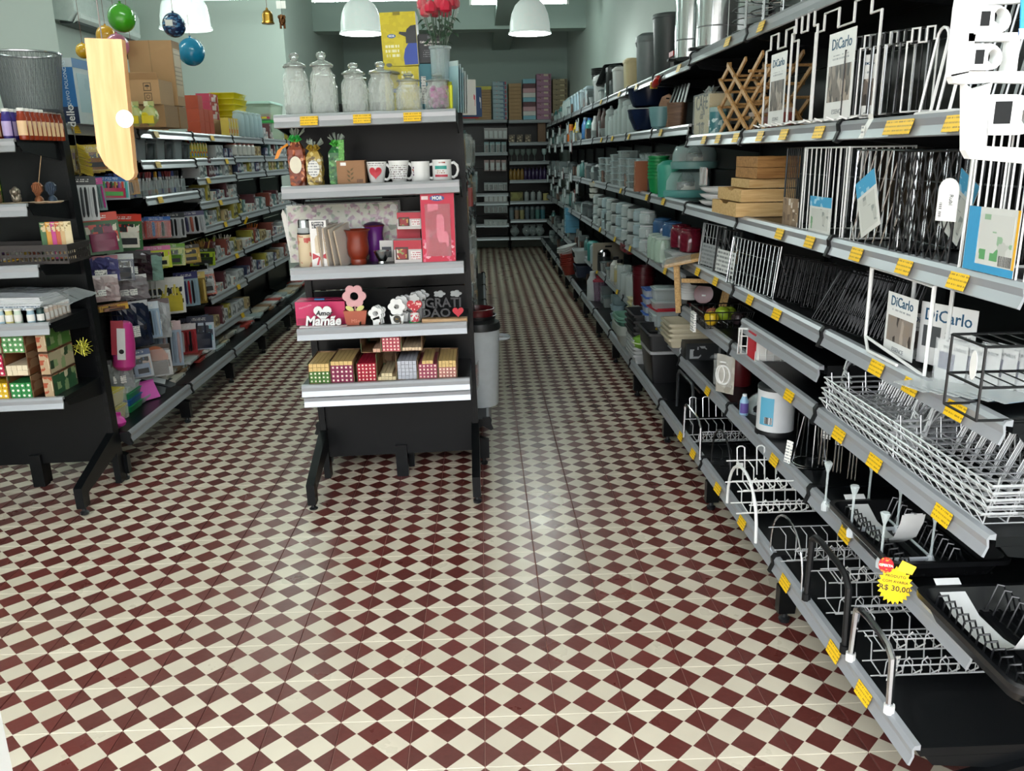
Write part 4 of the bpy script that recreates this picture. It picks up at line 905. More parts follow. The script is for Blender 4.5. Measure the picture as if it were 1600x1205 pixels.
for i in range(9):
    c = ['c9b03a', '5e7a3a', 'b83a6a', '6a4a8a', 'c8a878', '3c6a4a', 'c9a23a', '9c4a3a', 'd8c8a8'][i]
    t = T('incense_sachet', f'flat incense sachet in the basket, {ORD[i+1]} from the outer end, {["ochre", "green", "magenta", "violet", "tan", "deep green", "gold", "rust", "cream"][i]}', 'sachet', (xc-w*.42+w*.062*i, 1.62+.012*(i % 3), usz(2, xc)+.02+.006*(i % 4)), rot=(.35-.1*(i % 3), .25*(i % 3)-.2, .4*(i % 4)-.5))
    MB().rbox(-.06, .06, -.045, .045, -.002, .004, .006, 2).build('envelope', prints(c, [c, 'd8d2c0', '5a4a3a'], 45, .35, thr=.5), t); MB().box(-.05, .0, -.03, .02, .004, .0046).build('sachet_label', PAPER, t)
for i, (px, c, L) in enumerate([(70, '3a6a3c', 'green'), (79, 'd69a2a', 'amber'), (87, 'c23a8a', 'magenta'), (94, 'c65a34', 'orange'), (101, 'c8a878', 'tan'), (108, 'd8c8a0', 'cream')]):
    p = ult(px, 370, 1.63); t = T('incense_packet', f'tall {L} incense packet standing at the basket end', 'packet', (p.x, 1.63, usz(2, p.x)+.012), rot=(-.06, 0, .5))
    MB().rbox(-.014, .014, -.006, .006, 0, .155, .002, 1).build('pack', M(c, .4), t); MB().box(-.012, .012, -.0068, -.006, .115, .15).build('print_window', prints('d8c89a', ['8a7a4a', c], 120, .4), t); MB().box(-.008, .008, -.0068, -.006, .02, .05).build('print_block', lines_print('e8e2d0', '5a5a5a', .006), t)
# fourth shelf: shrink wrapped white sheets over rows of little paint pots
p1 = ult(134, 500, 1.56); zb_ = usz(3, -1.9)
def pots(x0, x1, row):
    n_ = 14
    for i in range(n_):
        x = -2.34+.0365*i; y = 1.545
        if x > -1.92: x, y = -1.885+.035*(i-12), 1.545+.012*(i-12)
        c = ['d8c8b8', 'a8c8d8', 'd8d08a', 'c8d8c8', '9ab8c8', '2c4a48', 'd8d8c8', 'e0d8c8'][i % 8]
        put(('pot', c), lambda: bottle('paint_pot', 'pot', .0165, .062, M(c, .35), M('e8e8e4' if c != '2c4a48' else '1c3030', .4), M('e2e0da', .4), neck=.8, capr=.95, shoulder=.62), (x, y, zb_), 0, f'small white capped craft paint pot, {ORD[i+1]} along the shelf edge', 'paint pots under the wrapped sheets')
pots(0, 0, 0)
for i in range(6):
    x = -1.845; y = 1.59+.036*i
    put(('pot', 'd8c8b8'), lambda: None, (x, y, zb_), 0, f'small white capped paint pot, {ORD[i+1]} along the shelf return', 'paint pots under the wrapped sheets')
t = T('sheet_bundle', 'shrink wrapped bundle of white sheets lying over the paint pots', 'sheets', (-2.10, 1.70, zb_+.064), rot=(0, 0, .0))
mb = MB(); rnd = random.Random(4)
for i in range(7): mb.box(-.36+rnd.random()*.01, .25+rnd.random()*.02, -.14, .12, .006*i, .006*i+.0045)
mb.build('sheets', M('d3d7d9', .5), t); MB().box(-.36, .25, -.142, -.1405, -.012, .004).build('header_strip', lines_print('c8d0d6', '5a6a7a', .01, .5, xs=60), t)
vs = []
for j in range(6):
    for i in range(12): vs.append((-.38+.75*i/11, -.148+.29*j/5, (.047+rnd.random()*.012)-(.045 if i in (0, 11) or j in (0, 5) else 0)))
MB().add(vs, [(j*12+i, j*12+i+1, (j+1)*12+i+1, (j+1)*12+i) for j in range(5) for i in range(11)]).build('shrink_wrap', clear('e6eef2', .16), t)
# fifth shelf: three tiers of incense cartons
TI = [[('c8c23a', 'lime', 6, 0, 0), ('e0cc4a', 'yellow', 5, 0, 1), ('c4ccb0', 'pale green', 2, 0, 1), ('5f9a5f', 'soft green', 4, 1, 1)],
      [('6a2a50', 'plum', 5, 1, 0), ('b9c4a4', 'sage', 5, 0, 1), ('b81f4a', 'crimson', 5, 1, 0), ('e0d2b4', 'cream', 2, 0, 0)],
      [('233a6a', 'navy', 5, 1, 0), ('d8a04a', 'apricot', 5, 1, 1), ('e0b82a', 'golden', 3, 1, 0), ('2f8a48', 'emerald', 4, 1, 1)]]
z5 = usz(4, -2)
for r_ in range(3):
    for c_ in range(4):
        ink, nm, rows, dot, rag = TI[2-r_][c_] if False else TI[r_][c_]
        t = incense(4, min(rows, 4), ink, bool(dot), 0, .0225, .2, '7a4a2c', rag, r_*4+c_, wallh=.098, white='f4f0e4')
        t.location = (-2.155+.1*(c_-1)-.018+.028*0, 1.53+.1, z5+.1005*(2-r_)); t['label'] = f'incense carton with {nm} ends, {["top", "middle", "bottom"][r_]} tier of the end unit'
    t = T('incense_carton', f'incense carton turned to show its printed green side, {["top", "middle", "bottom"][r_]} tier', 'incense box', (-1.855, 1.64, z5+.1005*(2-r_)), rz=.0)
    MB().box(-.02, .02, -.11, .11, 0, .096).build('carton', prints('6a4a34', ['9a5a3a', '8a7a5a'], 40, .5), t); MB().box(.02, .0208, -.105, .105, .005, .092).build('side_print', prints(['4a7a34', 'b5a98a', '2c5a38'][r_], ['8aa070', '2c4a30', 'c8c0a0'], 30, .5, thr=.6), t); MB().box(-.019, .019, -.1108, -.11, .004, .09).build('end_print', prints('b09878', ['a04a2c', 'c8b898'], 60, .5), t)
mb = MB(); t = T('tinsel_tuft', 'gold tinsel tuft beside the middle tier of incense cartons', 'tinsel', (-1.80, 1.76, z5+.17)); rnd = random.Random(1)
for i in range(60):
    a, e = rnd.uniform(0, 6.28), rnd.uniform(-1.2, 1.2); q = rnd.uniform(.02, .05); mb.wire([(0, 0, rnd.uniform(-.04, .04)), (q*math.cos(a)*math.cos(e), q*math.sin(a)*math.cos(e), q*math.sin(e))], .0012, 3)
o = mb.build('strands', M('b8b43a', .3, .5), t); o['kind'] = 'stuff'; MB().cyl((0, 0, -.04), .002, .08, 5).build('core_wire', STEEL, t)
# ================================================================ housewares wall, the three near bays
def rx(px, py, x): return at_x(px, py, x)
ZT = ZN
def dicarlo(t, x, y, z, w, h, pic='6a6058', dark=False, nrm=1):
    """a printed white card with a brand word, standing in local x/z"""
    o = MB().box(x-w/2, x+w/2, y-.0012, y, z, z+h).build('card', M('dfe0de', .4), t)
    text('DiCarlo', w*.23, M('1f4f6e', .5), o, (x, y-.0016, z+h*.86), bold=.0003)
    MB().box(x-w*.42, x+w*.42, y-.0018, y-.0012, z+h*.2, z+h*.62).build('photo_print', prints(pic, ['3a3430', '8d8074', 'a89c90'], 90, .4, (1, 1, .35)), o)
    text('ESSENCE', w*.1, M('8a8d90', .5), o, (x, y-.0016, z+h*.08)); MB().box(x-w*.3, x+w*.3, y-.0016, y-.0012, z+h*.68, z+h*.74).build('small_print', lines_print('dfe0de', '9a9ea2', .01), o)
    return o
def step_stand(w, h, d, m, card=None, hooks=3, foot=True, r=.003):
    t = T('wire_stand', '', 'wire stand'); mb = MB()
    P = [(-w/2, 0), (-w/2, h*.84), (-w*.36, h*.84), (-w*.36, h*.99), (-w*.12, h*.99), (-w*.12, h*.82), (w*.12, h*.82), (w*.12, h*.99), (w*.36, h*.99), (w*.36, h*.84), (w/2, h*.84), (w/2, 0)]
    mb.wire([(a, 0, b+.012) for a, b in P], r, 6, True)
    if foot:
        for s in (-1, 1): mb.wire([(s*w*.42, 0, .012), (s*w*.42, d, .004), (s*w*.2, d, .004)], r, 6)
    mb.build('frame', m, t, True); mb = MB()
    for i in range(hooks):
        x = -w*.3+w*.6*i/max(1, hooks-1); mb.wire([(x, 0, .012), (x-.012, -.02, .006), (x+.008, -.035, .004), (x+.004, -.055, .012)], r*.8, 5)
    mb.build('hooks', m, t, True)
    if card: dicarlo(t, 0, -.006, h*.03, w*card, h*.78)
    return t
# row at eye height -------------------------------------------------
z = ZT['s5']; RZm = -PI/2
p = rx(1094, 190, 1.075); q0, q1 = rx(1083, 190, 1.075), rx(1121, 190, 1.075); hh = rx(1094, 150, 1.08).z-z
t = carton('coffee_box', 'box', (q0.y-q1.y)*.62, .1, hh, M('c9b78e', .5), None); t.location = (1.13, q0.y-(q0.y-q1.y)*.31, z); t.rotation_euler = (0, 0, RZm); t['label'] = 'cream coffee carton with bold black lettering at the shelf end'
w = (q0.y-q1.y)*.62; DKI = M('2c2a28', .5)
text('CAFÉ', w*.34, DKI, t, (0, -.0505, hh*.8), bold=.0006); text('&', w*.26, DKI, t, (w*.15, -.0505, hh*.62)); text('dia', w*.2, DKI, t, (0, -.0505, hh*.5), shear=.3); text('10', w*.36, DKI, t, (0, -.0505, hh*.13), bold=.001); MB().box(-w*.3, w*.25, -.0508, -.05, hh*.26, hh*.32).build('barcode', lines_print('c9b78e', '4a443c', .02, .9, xs=400), t)
MB().rbox(-w*.56, w*.56, -.056, .056, -.0, hh*1.04, .01, 2).build('clear_wrap', clear('e8eef0', .10), t); mb = MB(); rnd = random.Random(9)
for i in range(9): mb.add([(0, 0, hh*1.02), (rnd.uniform(-.06, .06), rnd.uniform(-.04, .04), hh*1.02+rnd.uniform(.02, .05)), (rnd.uniform(-.06, .06), rnd.uniform(-.04, .04), hh*1.02+rnd.uniform(.0, .04))], [(0, 1, 2)])
mb.build('wrap_ruffle', clear('dfe8ea', .35), t)
p = rx(1117, 200, 1.10); hh = rx(1117, 168, 1.10).z-z
t = T('biscuit_tin', 'round teal tin with white snowflakes before the coffee carton', 'tin', (1.115, p.y, z)); r = .042
MB().lathe([(r, 0), (r, hh*.85)], 22).build('body', prints('3a747c', ['3a747c', '3a747c', 'b9d0d0'], 70, .3, thr=.5), t, True); MB().lathe([(r*1.03, hh*.83), (r*1.03, hh*.98), (r*.96, hh)], 22).build('lid', clear('a9c8c8', .6), t, True)
mb = MB()
for k in range(4): mb.xf(TR(-r-.0012, 0, hh*.42) @ RX(k*PI/4)).box(-.0006, .0006, -.016, .016, -.0016, .0016)
mb.build('snowflake', WHT, t)
# folding wooden rack
WN = wood('c9a06a', 'a87c48', 7); q0, q1 = rx(1123, 150, 1.06), rx(1196, 150, 1.06); hh = rx(1180, 84, 1.06).z-z; w = q0.y-q1.y
t = T('wine_rack', 'folding lattice rack of pale wooden slats', 'rack', (1.065, (q0.y+q1.y)/2, z), rz=RZm)
NX, NZ = 3, 5; ux_, uz_ = w/NX, hh/NZ
for layer in (0, .15):
    for i in range(-NZ, NX*2+1):
        for s in (1, -1):
            # diagonal strips clipped to the lattice
            seg = []
            for k in range(NZ):
                xa = (i*.5+(k*.5 if s > 0 else -k*.5))*ux_; xb = xa+s*.5*ux_
                if -1e-6 <= min(xa, xb) and max(xa, xb) <= w+1e-6: seg.append((k, xa, xb))
            if seg and (i % 2 == 0):
                a = seg[0]; b = seg[-1]
                if len(seg) >= 1:
                    p0 = Vector((a[1]-w/2, layer+(.009 if s > 0 else 0), a[0]*uz_+.004)); p1 = Vector((b[2]-w/2, layer+(.009 if s > 0 else 0), (b[0]+1)*uz_-.004))
                    d = p1-p0; L = d.length; o = MB().box(-.004, .004, -.009, .009, -.012, L+.012) if False else MB().box(-.0085, .0085, -.004, .004, -.008, L+.008)
                    o = o.build('slat', WN, t); o.location = p0; o.rotation_euler = (0, math.atan2(d.x, d.z), 0)
mb = MB()
for k in range(1, NZ):
    for i in range(NX+1):
        xx = (i if k % 2 == 0 else i+.5)*ux_
        if xx <= w+.001: MB().xf(TR(xx-w/2, -.008, k*uz_) @ RX(-PI/2)).cyl((0, 0, 0), .0055, .18, 8).build('dowel', WN, t)
for (px, pt, m, L, ww) in [(1169, 176, prints('31473c', ['8a6a4a', 'b9a98a', '5a2a24', '31473c'], 60, .35), 'square festive tin with dark green picture', .085), (1188, 170, prints('8e3a36', ['9c4a44', 'b06a5a'], 25, .4), 'rosy red tin beside the festive tin', .075)]:
    p = rx(px, 195, 1.09); t = carton('gift_tin', 'tin', ww, .09, rx(px, pt, 1.09).z-z, m, None); t.location = (1.15, p.y, z); t.rotation_euler = (0, 0, RZm); t['label'] = L; MB().box(-ww/2-.002, ww/2+.002, -.047, .047, rx(px, pt, 1.09).z-z-.015, rx(px, pt, 1.09).z-z+.001).build('lid', M('c9b8b0', .35), t)
# white stepped wire stands with printed cards
for (a, b, pt, cd, xx, L) in [(1194, 1242, 58, .5, 1.06, 'white stepped wire stand, farthest of three, with narrow card'), (1232, 1270, 30, None, 1.05, 'white wire stand without card between two carded ones'), (1268, 1366, 18, .42, 1.06, 'broad white stepped wire stand with large brown photo card')]:
    q0, q1 = rx(a, 150, xx), rx(b, 150, xx); hh = rx((a+b)/2, pt, xx).z-z; w = q0.y-q1.y
    t = step_stand(w, hh, .14, WIREW, cd, 4 if cd else 2); t.location = (xx, (q0.y+q1.y)/2, z+.004); t.rotation_euler = (0, 0, RZm); t['label'] = L
LOOPW = lambda h, w, m, r=.0032: None
def loop_stand(w, h, d, m, n=3, r=.0028):
    t = T('wire_stand', '', 'wire stand'); mb = MB()
    for i in range(n):
        x = -w/2+w*(i+.5)/n; k = w/n*.32
        mb.wire([(x-k, .0, 0)]+[(x-k*math.cos(a), d*.25, h-k+k*math.sin(a)) for a in [PI*j/6 for j in range(7)]]+[(x+k, 0, 0)], r, 5)
    mb.build('loops', m, t, True); MB().wire([(-w/2, 0, .004), (w/2, 0, .004), (w/2, d, .004), (-w/2, d, .004)], r, 5, True).build('base_frame', m, t, True); return t
rnd = random.Random(11); GW = M('9da1a3', .35, .5)
names = ['black', 'grey', 'white']
for i in range(14):
    px = 1352+i*7.5; q = rx(px, 120, 1.10); hh = rx(px, 62-i*1.0, 1.10).z-z; k = [0, 1, 0, 2, 1][i % 5]
    t = step_stand(.075, hh*.97, .12, [BWIRE, GW, WIREW][k], .5 if i in (3,) else None, 0, True, .0022)
    t.location = (1.075+.004*(i % 3), q.y, z+.002); t.rotation_euler = (0, .0, -.9-.05*(i % 4)); t['label'] = f'{names[k]} wire stand in the tight eye level row, {ORD[i+1]} from far end'
    t['group'] = 'wire stands packed side by side'
t = loop_stand(.16, .19, .1, WIREW, 2, .0036); q = rx(1462, 110, 1.055); t.location = (1.06, q.y, z+.001); t.rotation_euler = (0, 0, RZm); t['label'] = 'white wire stand of tall rounded loops near the hanging tag'
t = loop_stand(.34, .24, .16, GW, 7, .003); q = rx(1560, 90, 1.09); t.location = (1.12, q.y, z+.001); t.rotation_euler = (0, 0, RZm); t['label'] = 'grey wire loop stand at the nearest shelf end'
q = rx(1372, 186, 1.02); t = T('hang_tag', 'white curled paper tag hanging over the eye level price rail', 'tag', (1.012, q.y, q.z), rz=RZm)
pts = [(0, .012), (.004, .0), (-.004, -.02), (-.012, -.045)]; mb = MB()
for (a, b), (c, d) in zip(pts, pts[1:]): mb.add([(-.014+b*.3, a-.014, b), (.014+b*.3, a-.014, b), (.014+d*.3, c-.014, d), (-.014+d*.3, c-.014, d)], [(0, 1, 2, 3)])
mb.build('paper', M('e6e6e2', .5), t, True); MB().box(-.012, .006, -.0272, -.0266, -.04, -.015).build('small_print', PAPER, t)
# shelf below eye height --------------------------------------------
z = ZT['s4']; WL = wood('d9b983', 'c09a62', 5, .5, 0); WD2 = wood('b98a52', '8f6334', 5, .5, 0)
def crate(name, w, d, h, m, L, loc, n=2, cut=True):
    t = T(name, L, 'crate', loc)
    for s, nm in ((-1, 'front_board'), (1, 'rear_board')):
        for k in range(n): MB().box(-w/2, w/2, s*d/2-.005, s*d/2+.005, h*k/n+.001, h*(k+1)/n-.001).build('plank', m, t)
    for s in (-1, 1):
        for k in range(n):
            mb = MB(); x0 = s*(w/2-.005)
            if k == n-1 and cut: mb.prism([(-d/2+.005, h*k/n+.001), (d/2-.005, h*k/n+.001), (d/2-.005, h-.001), (d*.2, h-.001), (d*.12, h*.8), (-d*.12, h*.8), (-d*.2, h-.001), (-d/2+.005, h-.001)], x0-.005, x0+.005, 'yz')
            else: mb.box(x0-.005, x0+.005, -d/2+.005, d/2-.005, h*k/n+.001, h*(k+1)/n-.001)
            mb.build('plank', m, t)
    MB().box(-w/2+.01, w/2-.01, -d/2+.005, d/2-.005, .001, .008).build('bottom_board', m, t); return t
yf = rx(1150, 350, 1.03).y; yn = rx(1106, 330, 1.03).y; zc = [0, .052, .098]
w = .235; d = min(.34, yn-yf); xc = 1.035+w/2
crate('wooden_tray', w, d, .056, WL, 'pale pine tray at the bottom of the crate stack', (xc-.01, yf+d/2, z+.001), 1)
crate('wooden_tray', w*.94, d*.95, .05, WL, 'pale pine tray second from the bottom of the stack', (xc+.005, yf+d/2+.005, z+.058), 1)
crate('wooden_tray', w*.8, d*.7, .036, WL, 'small pale pine tray under the honey coloured box', (xc+.03, yf+d/2, z+.109), 1, False)
hz = rx(1160, 244, 1.06).z-(z+.148)
crate('wooden_box', w*.72, d*.8, max(.05, hz), WD2, 'honey brown planked wooden box topping the tray stack', (xc+.035, yf+d*.42, z+.147), 2, False)
def wire_box(w, d, h, m, nv=9, r=.0022, diag=None, card=None, back=True, name='wire_shelf', cut=False, sidewires=6):
    """wire shelf: front panel of upright or slanted wires, end panels, feet"""
    t = T(name, '', 'wire shelf'); mb = MB()
    O = [(-w/2, h*.22), (-w*.4, 0), (w/2, 0), (w/2, h), (-w/2, h)] if cut else [(-w/2, 0), (w/2, 0), (w/2, h), (-w/2, h)]
    mb.wire([(a, 0, b) for a, b in O], r*1.35, 6, True)
    if back: mb.wire([(a, d, b) for a, b in O], r*1.35, 6, True)
    mb.build('frame', m, t, True); mb = MB()
    def clipd(x0, sl):
        # slanted wire x = x0 + sl*z clipped to the panel
        z0, z1 = 0, h
        if sl:
            za, zb_ = (-w/2-x0)/sl, (w/2-x0)/sl; z0, z1 = max(0, min(za, zb_)), min(h, max(za, zb_))
        return (z0, z1) if z1-z0 > .01 else None
    if diag:
        for s in ([diag] if not isinstance(diag, tuple) else diag):
            for k in range(-14, 15):
                c = clipd(k*w/nv, s)
                if c: mb.wire([(k*w/nv+s*c[0], 0, c[0]), (k*w/nv+s*c[1], 0, c[1])], r, 4)
    else:
        for k in range(nv): x = -w/2+w*(k+.5)/nv; mb.wire([(x, 0, 0), (x, 0, h)], r, 4)
    mb.build('front_wires', m, t); mb = MB()
    if back:
        for s in (-1, 1):
            for k in range(sidewires): y = d*k/(sidewires-1); mb.wire([(s*w/2, y, h*.0), (s*w/2, y, h)], r, 4)
            mb.wire([(s*w/2, 0, h), (s*w/2, d, h)], r*1.2, 5); mb.wire([(s*w/2, 0, 0), (s*w/2, d, 0)], r*1.2, 5)
        for k in range(nv): x = -w/2+w*(k+.5)/nv; mb.wire([(x, d, 0), (x, d, h)], r, 4)
        mb.build('end_wires', m, t)
    return t
def blue_card(t, w, h, x, y, z, rot=0, green=True):
    o = MB().box(-w/2, w/2, -.0015, 0, 0, h).build('card', M('d3d5d0', .4), t); o.location = (x, y, z); o.rotation_euler = (0, rot, 0)
    MB().box(-w/2, w/2, -.0022, -.0015, h*.72, h).build('blue_band', prints('4a9fc8', ['4a9fc8', '4a9fc8', '9fcbe0'], 60, .4, thr=.5), o)
    MB().box(-w*.4, w*.4, -.0022, -.0015, h*.08, h*.66).build('photo_print', prints('c5c8c2', ['c5c8c2', '6f9c74' if green else 'a9adaa', 'b5b8b2', '8d9490'], 40, .4, thr=.55), o)
    return o
def at_front(a, b, pt, pb, zz, x): 
    q0, q1 = rx(a, (pt+pb)/2, x), rx(b, (pt+pb)/2, x); return q0, q1, rx((a+b)/2, pt, x).z-zz, q0.y-q1.y
def place_r(t, q0, q1, x, zz, L, rot=None): t.location = (x, (q0.y+q1.y)/2, zz+.0025); t.rotation_euler = rot or (0, 0, RZm); t['label'] = L; return t
q0, q1, h, w = at_front(1227, 1253, 232, 345, z, 1.09); t = place_r(wire_box(w, .2, h, BWIRE, 9, .0016), q0, q1, 1.09, z, 'black fine wire shelf with brown photo card beside the wooden trays')
MB().box(-w*.48, w*.46, -.004, -.003, .0, h*.36).build('card', prints('8a7560', ['a08a72', '6a5644', 'd8d0c4'], 45, .4, thr=.45), t)
q0, q1, h, w = at_front(1254, 1322, 232, 370, z, 1.075); t = place_r(wire_box(w, .19, h, WIREW, 9, .002), q0, q1, 1.075, z, 'white upright wire shelf with blue topped card'); blue_card(t, w*.5, h*.42, w*.02, -.006, .004)
q0, q1, h, w = at_front(1334, 1408, 236, 385, z, 1.07); t = place_r(wire_box(w, .17, h, CHR, 6, .0018, diag=.45, cut=True), q0, q1, 1.07, z, 'chrome slanted wire shelf with tilted blue and white card'); blue_card(t, w*.42, h*.62, w*.02, -.008, .04, -.42, False)
q0, q1, h, w = at_front(1397, 1492, 238, 405, z, 1.065); t = place_r(wire_box(w, .17, h, BWIRE, 8, .0019, diag=(.5, -.5)), q0, q1, 1.065, z, 'black crisscross wire shelf with card inside'); blue_card(t, w*.34, h*.62, w*.0, .07, .05, .45, False)
q0, q1, h, w = at_front(1512, 1640, 195, 440, z, 1.06); t = place_r(wire_box(w, .2, h, WIREW, 10, .0025), q0, q1, 1.06, z, 'nearest white upright wire shelf with large herb picture card')
cw, ch = w*.66, h*.44; o = MB().box(-cw/2, cw/2, -.0015, 0, 0, ch).build('card', M('cfd1cc', .4), t); o.location = (-w*.08, -.006, .004)
MB().box(-cw/2, -cw*.26, -.0022, -.0015, 0, ch).build('blue_band', M('3f97c4', .4), o); MB().box(-cw*.26, cw/2, -.0022, -.0015, 0, ch*.12).build('blue_foot', M('3f97c4', .4), o); MB().box(cw*.46, cw/2, -.0023, -.0016, ch*.12, ch).build('yellow_edge', M('e0a92c', .4), o)
MB().box(-cw*.22, cw*.42, -.0022, -.0015, ch*.2, ch*.9).build('photo_print', prints('c9cbc6', ['c9cbc6', '5f9c66', 'b9bcb6', 'c9cbc6', '8fae90'], 34, .4, thr=.5), o); MB().box(cw*.2, cw*.44, -.0024, -.0017, ch*.14, ch*.3).build('barcode', lines_print('e8e8e4', '2c2c2c', .05, .9, xs=700), o)
q = rx(1488, 312, 1.04); t = T('hang_tag', 'rounded white plastic tag hanging in front of the crisscross shelf', 'tag', (1.03, q.y, q.z), rz=-1.2)
hh = (rx(1488, 278, 1.03).z-rx(1488, 347, 1.03).z)/2; ww = hh*.56
MB().prism([(-ww, -hh), (ww, -hh)]+[(ww*math.cos(a), hh-ww+ww*math.sin(a)) for a in [PI*i/10 for i in range(11)]], -.0008, .0008, 'xz').build('card', M('e9e9e5', .4), t)
text('Rubi', ww*.5, M('55585a', .5), t, (ww*.35, -.0012, 0), (PI/2, PI/2, 0)); MB().box(-ww*.75, -ww*.5, -.0013, -.0008, -hh*.85, -hh*.15).build('barcode', lines_print('e9e9e5', '222222', .004, .5, xs=10), t)
MB().wire([(0, 0, hh*.85), (.004, .012, hh*1.2), (0, .03, hh*1.45)], .0008, 4).build('string', BLK2, t)
# shelf s3 ------------------------------------------------------------
z = ZT['s3']
def grid_panel(w, h, m, n=12, r=.0018, name='wire_rack'):
    t = T(name, '', 'wire rack'); MB().wire([(-w/2, 0, .0), (w/2, 0, .0), (w/2, 0, h), (-w/2, 0, h)], r*1.5, 6, True).build('frame', m, t, True); mb = MB()
    for k in range(n): x = -w/2+w*(k+.5)/n; mb.wire([(x, 0, 0), (x, 0, h)], r, 4)
    mb.build('upright_wires', m, t); mb = MB()
    for s in (.3, .7): mb.wire([(-w/2, .003, h*s), (w/2, .003, h*s)], r, 4)
    mb.build('cross_wires', m, t)
    for s in (-1, 1): MB().wire([(s*w*.46, 0, h*.9), (s*w*.46, .09, 0)], r*1.3, 5).build('strut', m, t)
    return t
for i, (a, b, pt, pb, m, L, cd) in enumerate([(1101, 1125, 352, 415, GW, 'grey wire rack leaning at the far end of the wire rack shelf', 1), (1124, 1150, 360, 440, BWIRE, 'black wire rack with white card', 2), (1150, 1205, 378, 455, CHR, 'chrome grid rack leaning out over the price rail', 0)]):
    q0, q1, h, w = at_front(a, b, pt, pb, z, 1.09 if i < 2 else 1.075)
    t = grid_panel(w, h*1.0, m, 7 if i < 2 else 13); place_r(t, q0, q1, 1.08 if i < 2 else 1.065, z, L, (-.1, 0, RZm+.12))
    if cd: MB().box(-w*.4, w*.4, -.004, -.003, .01, h*.55).build('card', lines_print('d4d6d4' if cd == 2 else '9a9ea0', '6a6e70', .018, .5, xs=90), t)
for i in range(6):
    q = rx(1232+i*17, 430, 1.16); t = grid_panel(.16, .155, BWIRE, 9, .0017); t.location = (1.13+.012*i, q.y, z+.004); t.rotation_euler = (-.22, 0, RZm+.5); t['label'] = f'black wire rack in the dark row behind the chrome grid, {ORD[i+1]} from far end'
for i in range(3):
    t = grid_panel(.30, .175, BWIRE, 15, .0015); q = rx(1310+14*i, 470, 1.1); t.location = (1.10+.03*i, q.y, z+.004); t.rotation_euler = (-.5+.1*i, 0, RZm+.1); t['label'] = f'broad black wire rack leaning back in the shade, {ORD[i+1]} from front'
q0, q1, h, w = at_front(1358, 1458, 432, 560, z, 1.075)
t = T('wire_holder', 'thick white wire holder frame with three printed white cards', 'wire stand', (1.07, (q0.y+q1.y)/2, z+.004), rz=RZm); R_ = .0042
MB().wire([(-w/2, 0, .03), (-w/2, 0, h), (-w*.2, .0, h), (w/2, 0, h*.98), (w/2, 0, .0)], R_, 7).wire([(-w/2, 0, .03), (-w*.3, -.02, .004), (w*.2, -.02, .004)], R_, 7).wire([(-w*.2, .07, .03), (-w*.2, .07, h*.98), (w*.36, .07, h*.95), (w*.36, .07, 0)], R_, 7).wire([(-w/2, 0, .03), (w*.5, 0, .0)], R_, 7).build('frame', WIREW, t, True)
MB().wire([(-w*.2, 0, h), (-w*.2, .07, h*.98)], R_, 6).wire([(w*.3, 0, h), (w*.36, .07, h*.95)], R_, 6).wire([(-w*.2, .07, .03), (w*.36, .07, .0)], R_, 6).build('cross_bars', WIREW, t, True)
dicarlo(t, -w*.05, .02, .008, w*.48, h*.72, '8a8078'); o = MB().box(0, w*.5, -.0012, 0, 0, h*.7).build('card', M('d9dad8', .4), t); o.location = (w*.1, .045, .006); o.rotation_euler = (0, 0, .35)
text('DiCarlo', w*.13, M('1f4f6e', .5), o, (w*.25, -.0018, h*.56), bold=.0003); MB().box(w*.04, w*.2, -.002, -.0012, h*.2, h*.44).build('photo_print', M('45484a', .5), o); MB().box(w*.24, w*.46, -.002, -.0012, h*.08, h*.4).build('small_print', lines_print('d9dad8', '8a8d90', .012), o)
for i in range(2):
    t = T('printed_card', f'white brand card standing behind the thick white holder, {["nearer", "farther"][i]}', 'card', (1.15+.04*i, rx(1450+22*i, 480, 1.15).y, z+.001), rz=RZm+.6); dicarlo(t, 0, 0, 0, .09, .12); MB().box(-.045, .045, 0, .02, 0, .003).build('foot', WHT, t)
def book_pack(): # folded clear blister with printed card
    t = T('bookend_pack', '', 'pack'); MB().box(-.045, .045, -.001, 0, 0, .095).build('upright_card', M('d2d4d2', .4), t); MB().box(-.045, .045, -.11, 0, .0, .0012).build('lying_card', prints('c5ccd0', ['5f8aa6', 'c5ccd0', '8faabc'], 30, .35), t)
    MB().box(-.036, .01, -.0018, -.001, .03, .07).build('photo_print', M('3f4468', .4), t); text('PARA LIVROS', .011, M('55585a', .5), t, (.008, -.0022, .082)); MB().box(-.048, .048, -.004, -.0032, 0, .1).build('clear_film', clear('eef2f2', .12), t); MB().box(-.048, .048, -.115, 0, .002, .0026).build('clear_tray', clear('eef2f2', .15), t); return t
for i in range(6):
    q = rx(1500+13*i, 560, 1.12); put('bookpack', book_pack, (1.10+.018*i, q.y, z+.001+.0032*i), RZm+.25, f'bookend pack in clear plastic, {ORD[i+1]} from the front of the fanned row', 'fanned bookend packs')
q = rx(1560, 560, 1.09); t = T('wire_basket', 'black two tier wire basket at the near end of the shelf', 'basket', (1.13, -.405, z+.004)); mb = MB(); bw, bd, bh = .26, .12, .15
for zz in (.0, bh*.45, bh):
    mb.wire([(-bw/2, -bd/2, zz), (bw/2, -bd/2, zz), (bw/2, bd/2, zz), (-bw/2, bd/2, zz)], .0022, 5, True)
mb.build('hoops', BWIRE, t); mb = MB()
for k in range(8): x = -bw/2+bw*k/7; mb.wire([(x, -bd/2, bh*.45), (x, bd/2, bh*.45)], .0017, 4).wire([(x, -bd/2, bh), (x, bd/2, bh)], .0017, 4)
mb.build('tier_wires', BWIRE, t)
for sx_, sy_ in ((-1, -1), (-1, 1), (1, -1), (1, 1)): MB().wire([(sx_*bw/2, sy_*bd/2, bh), (sx_*bw/2, sy_*bd/2, 0)], .003, 5).build('post', BWIRE, t)
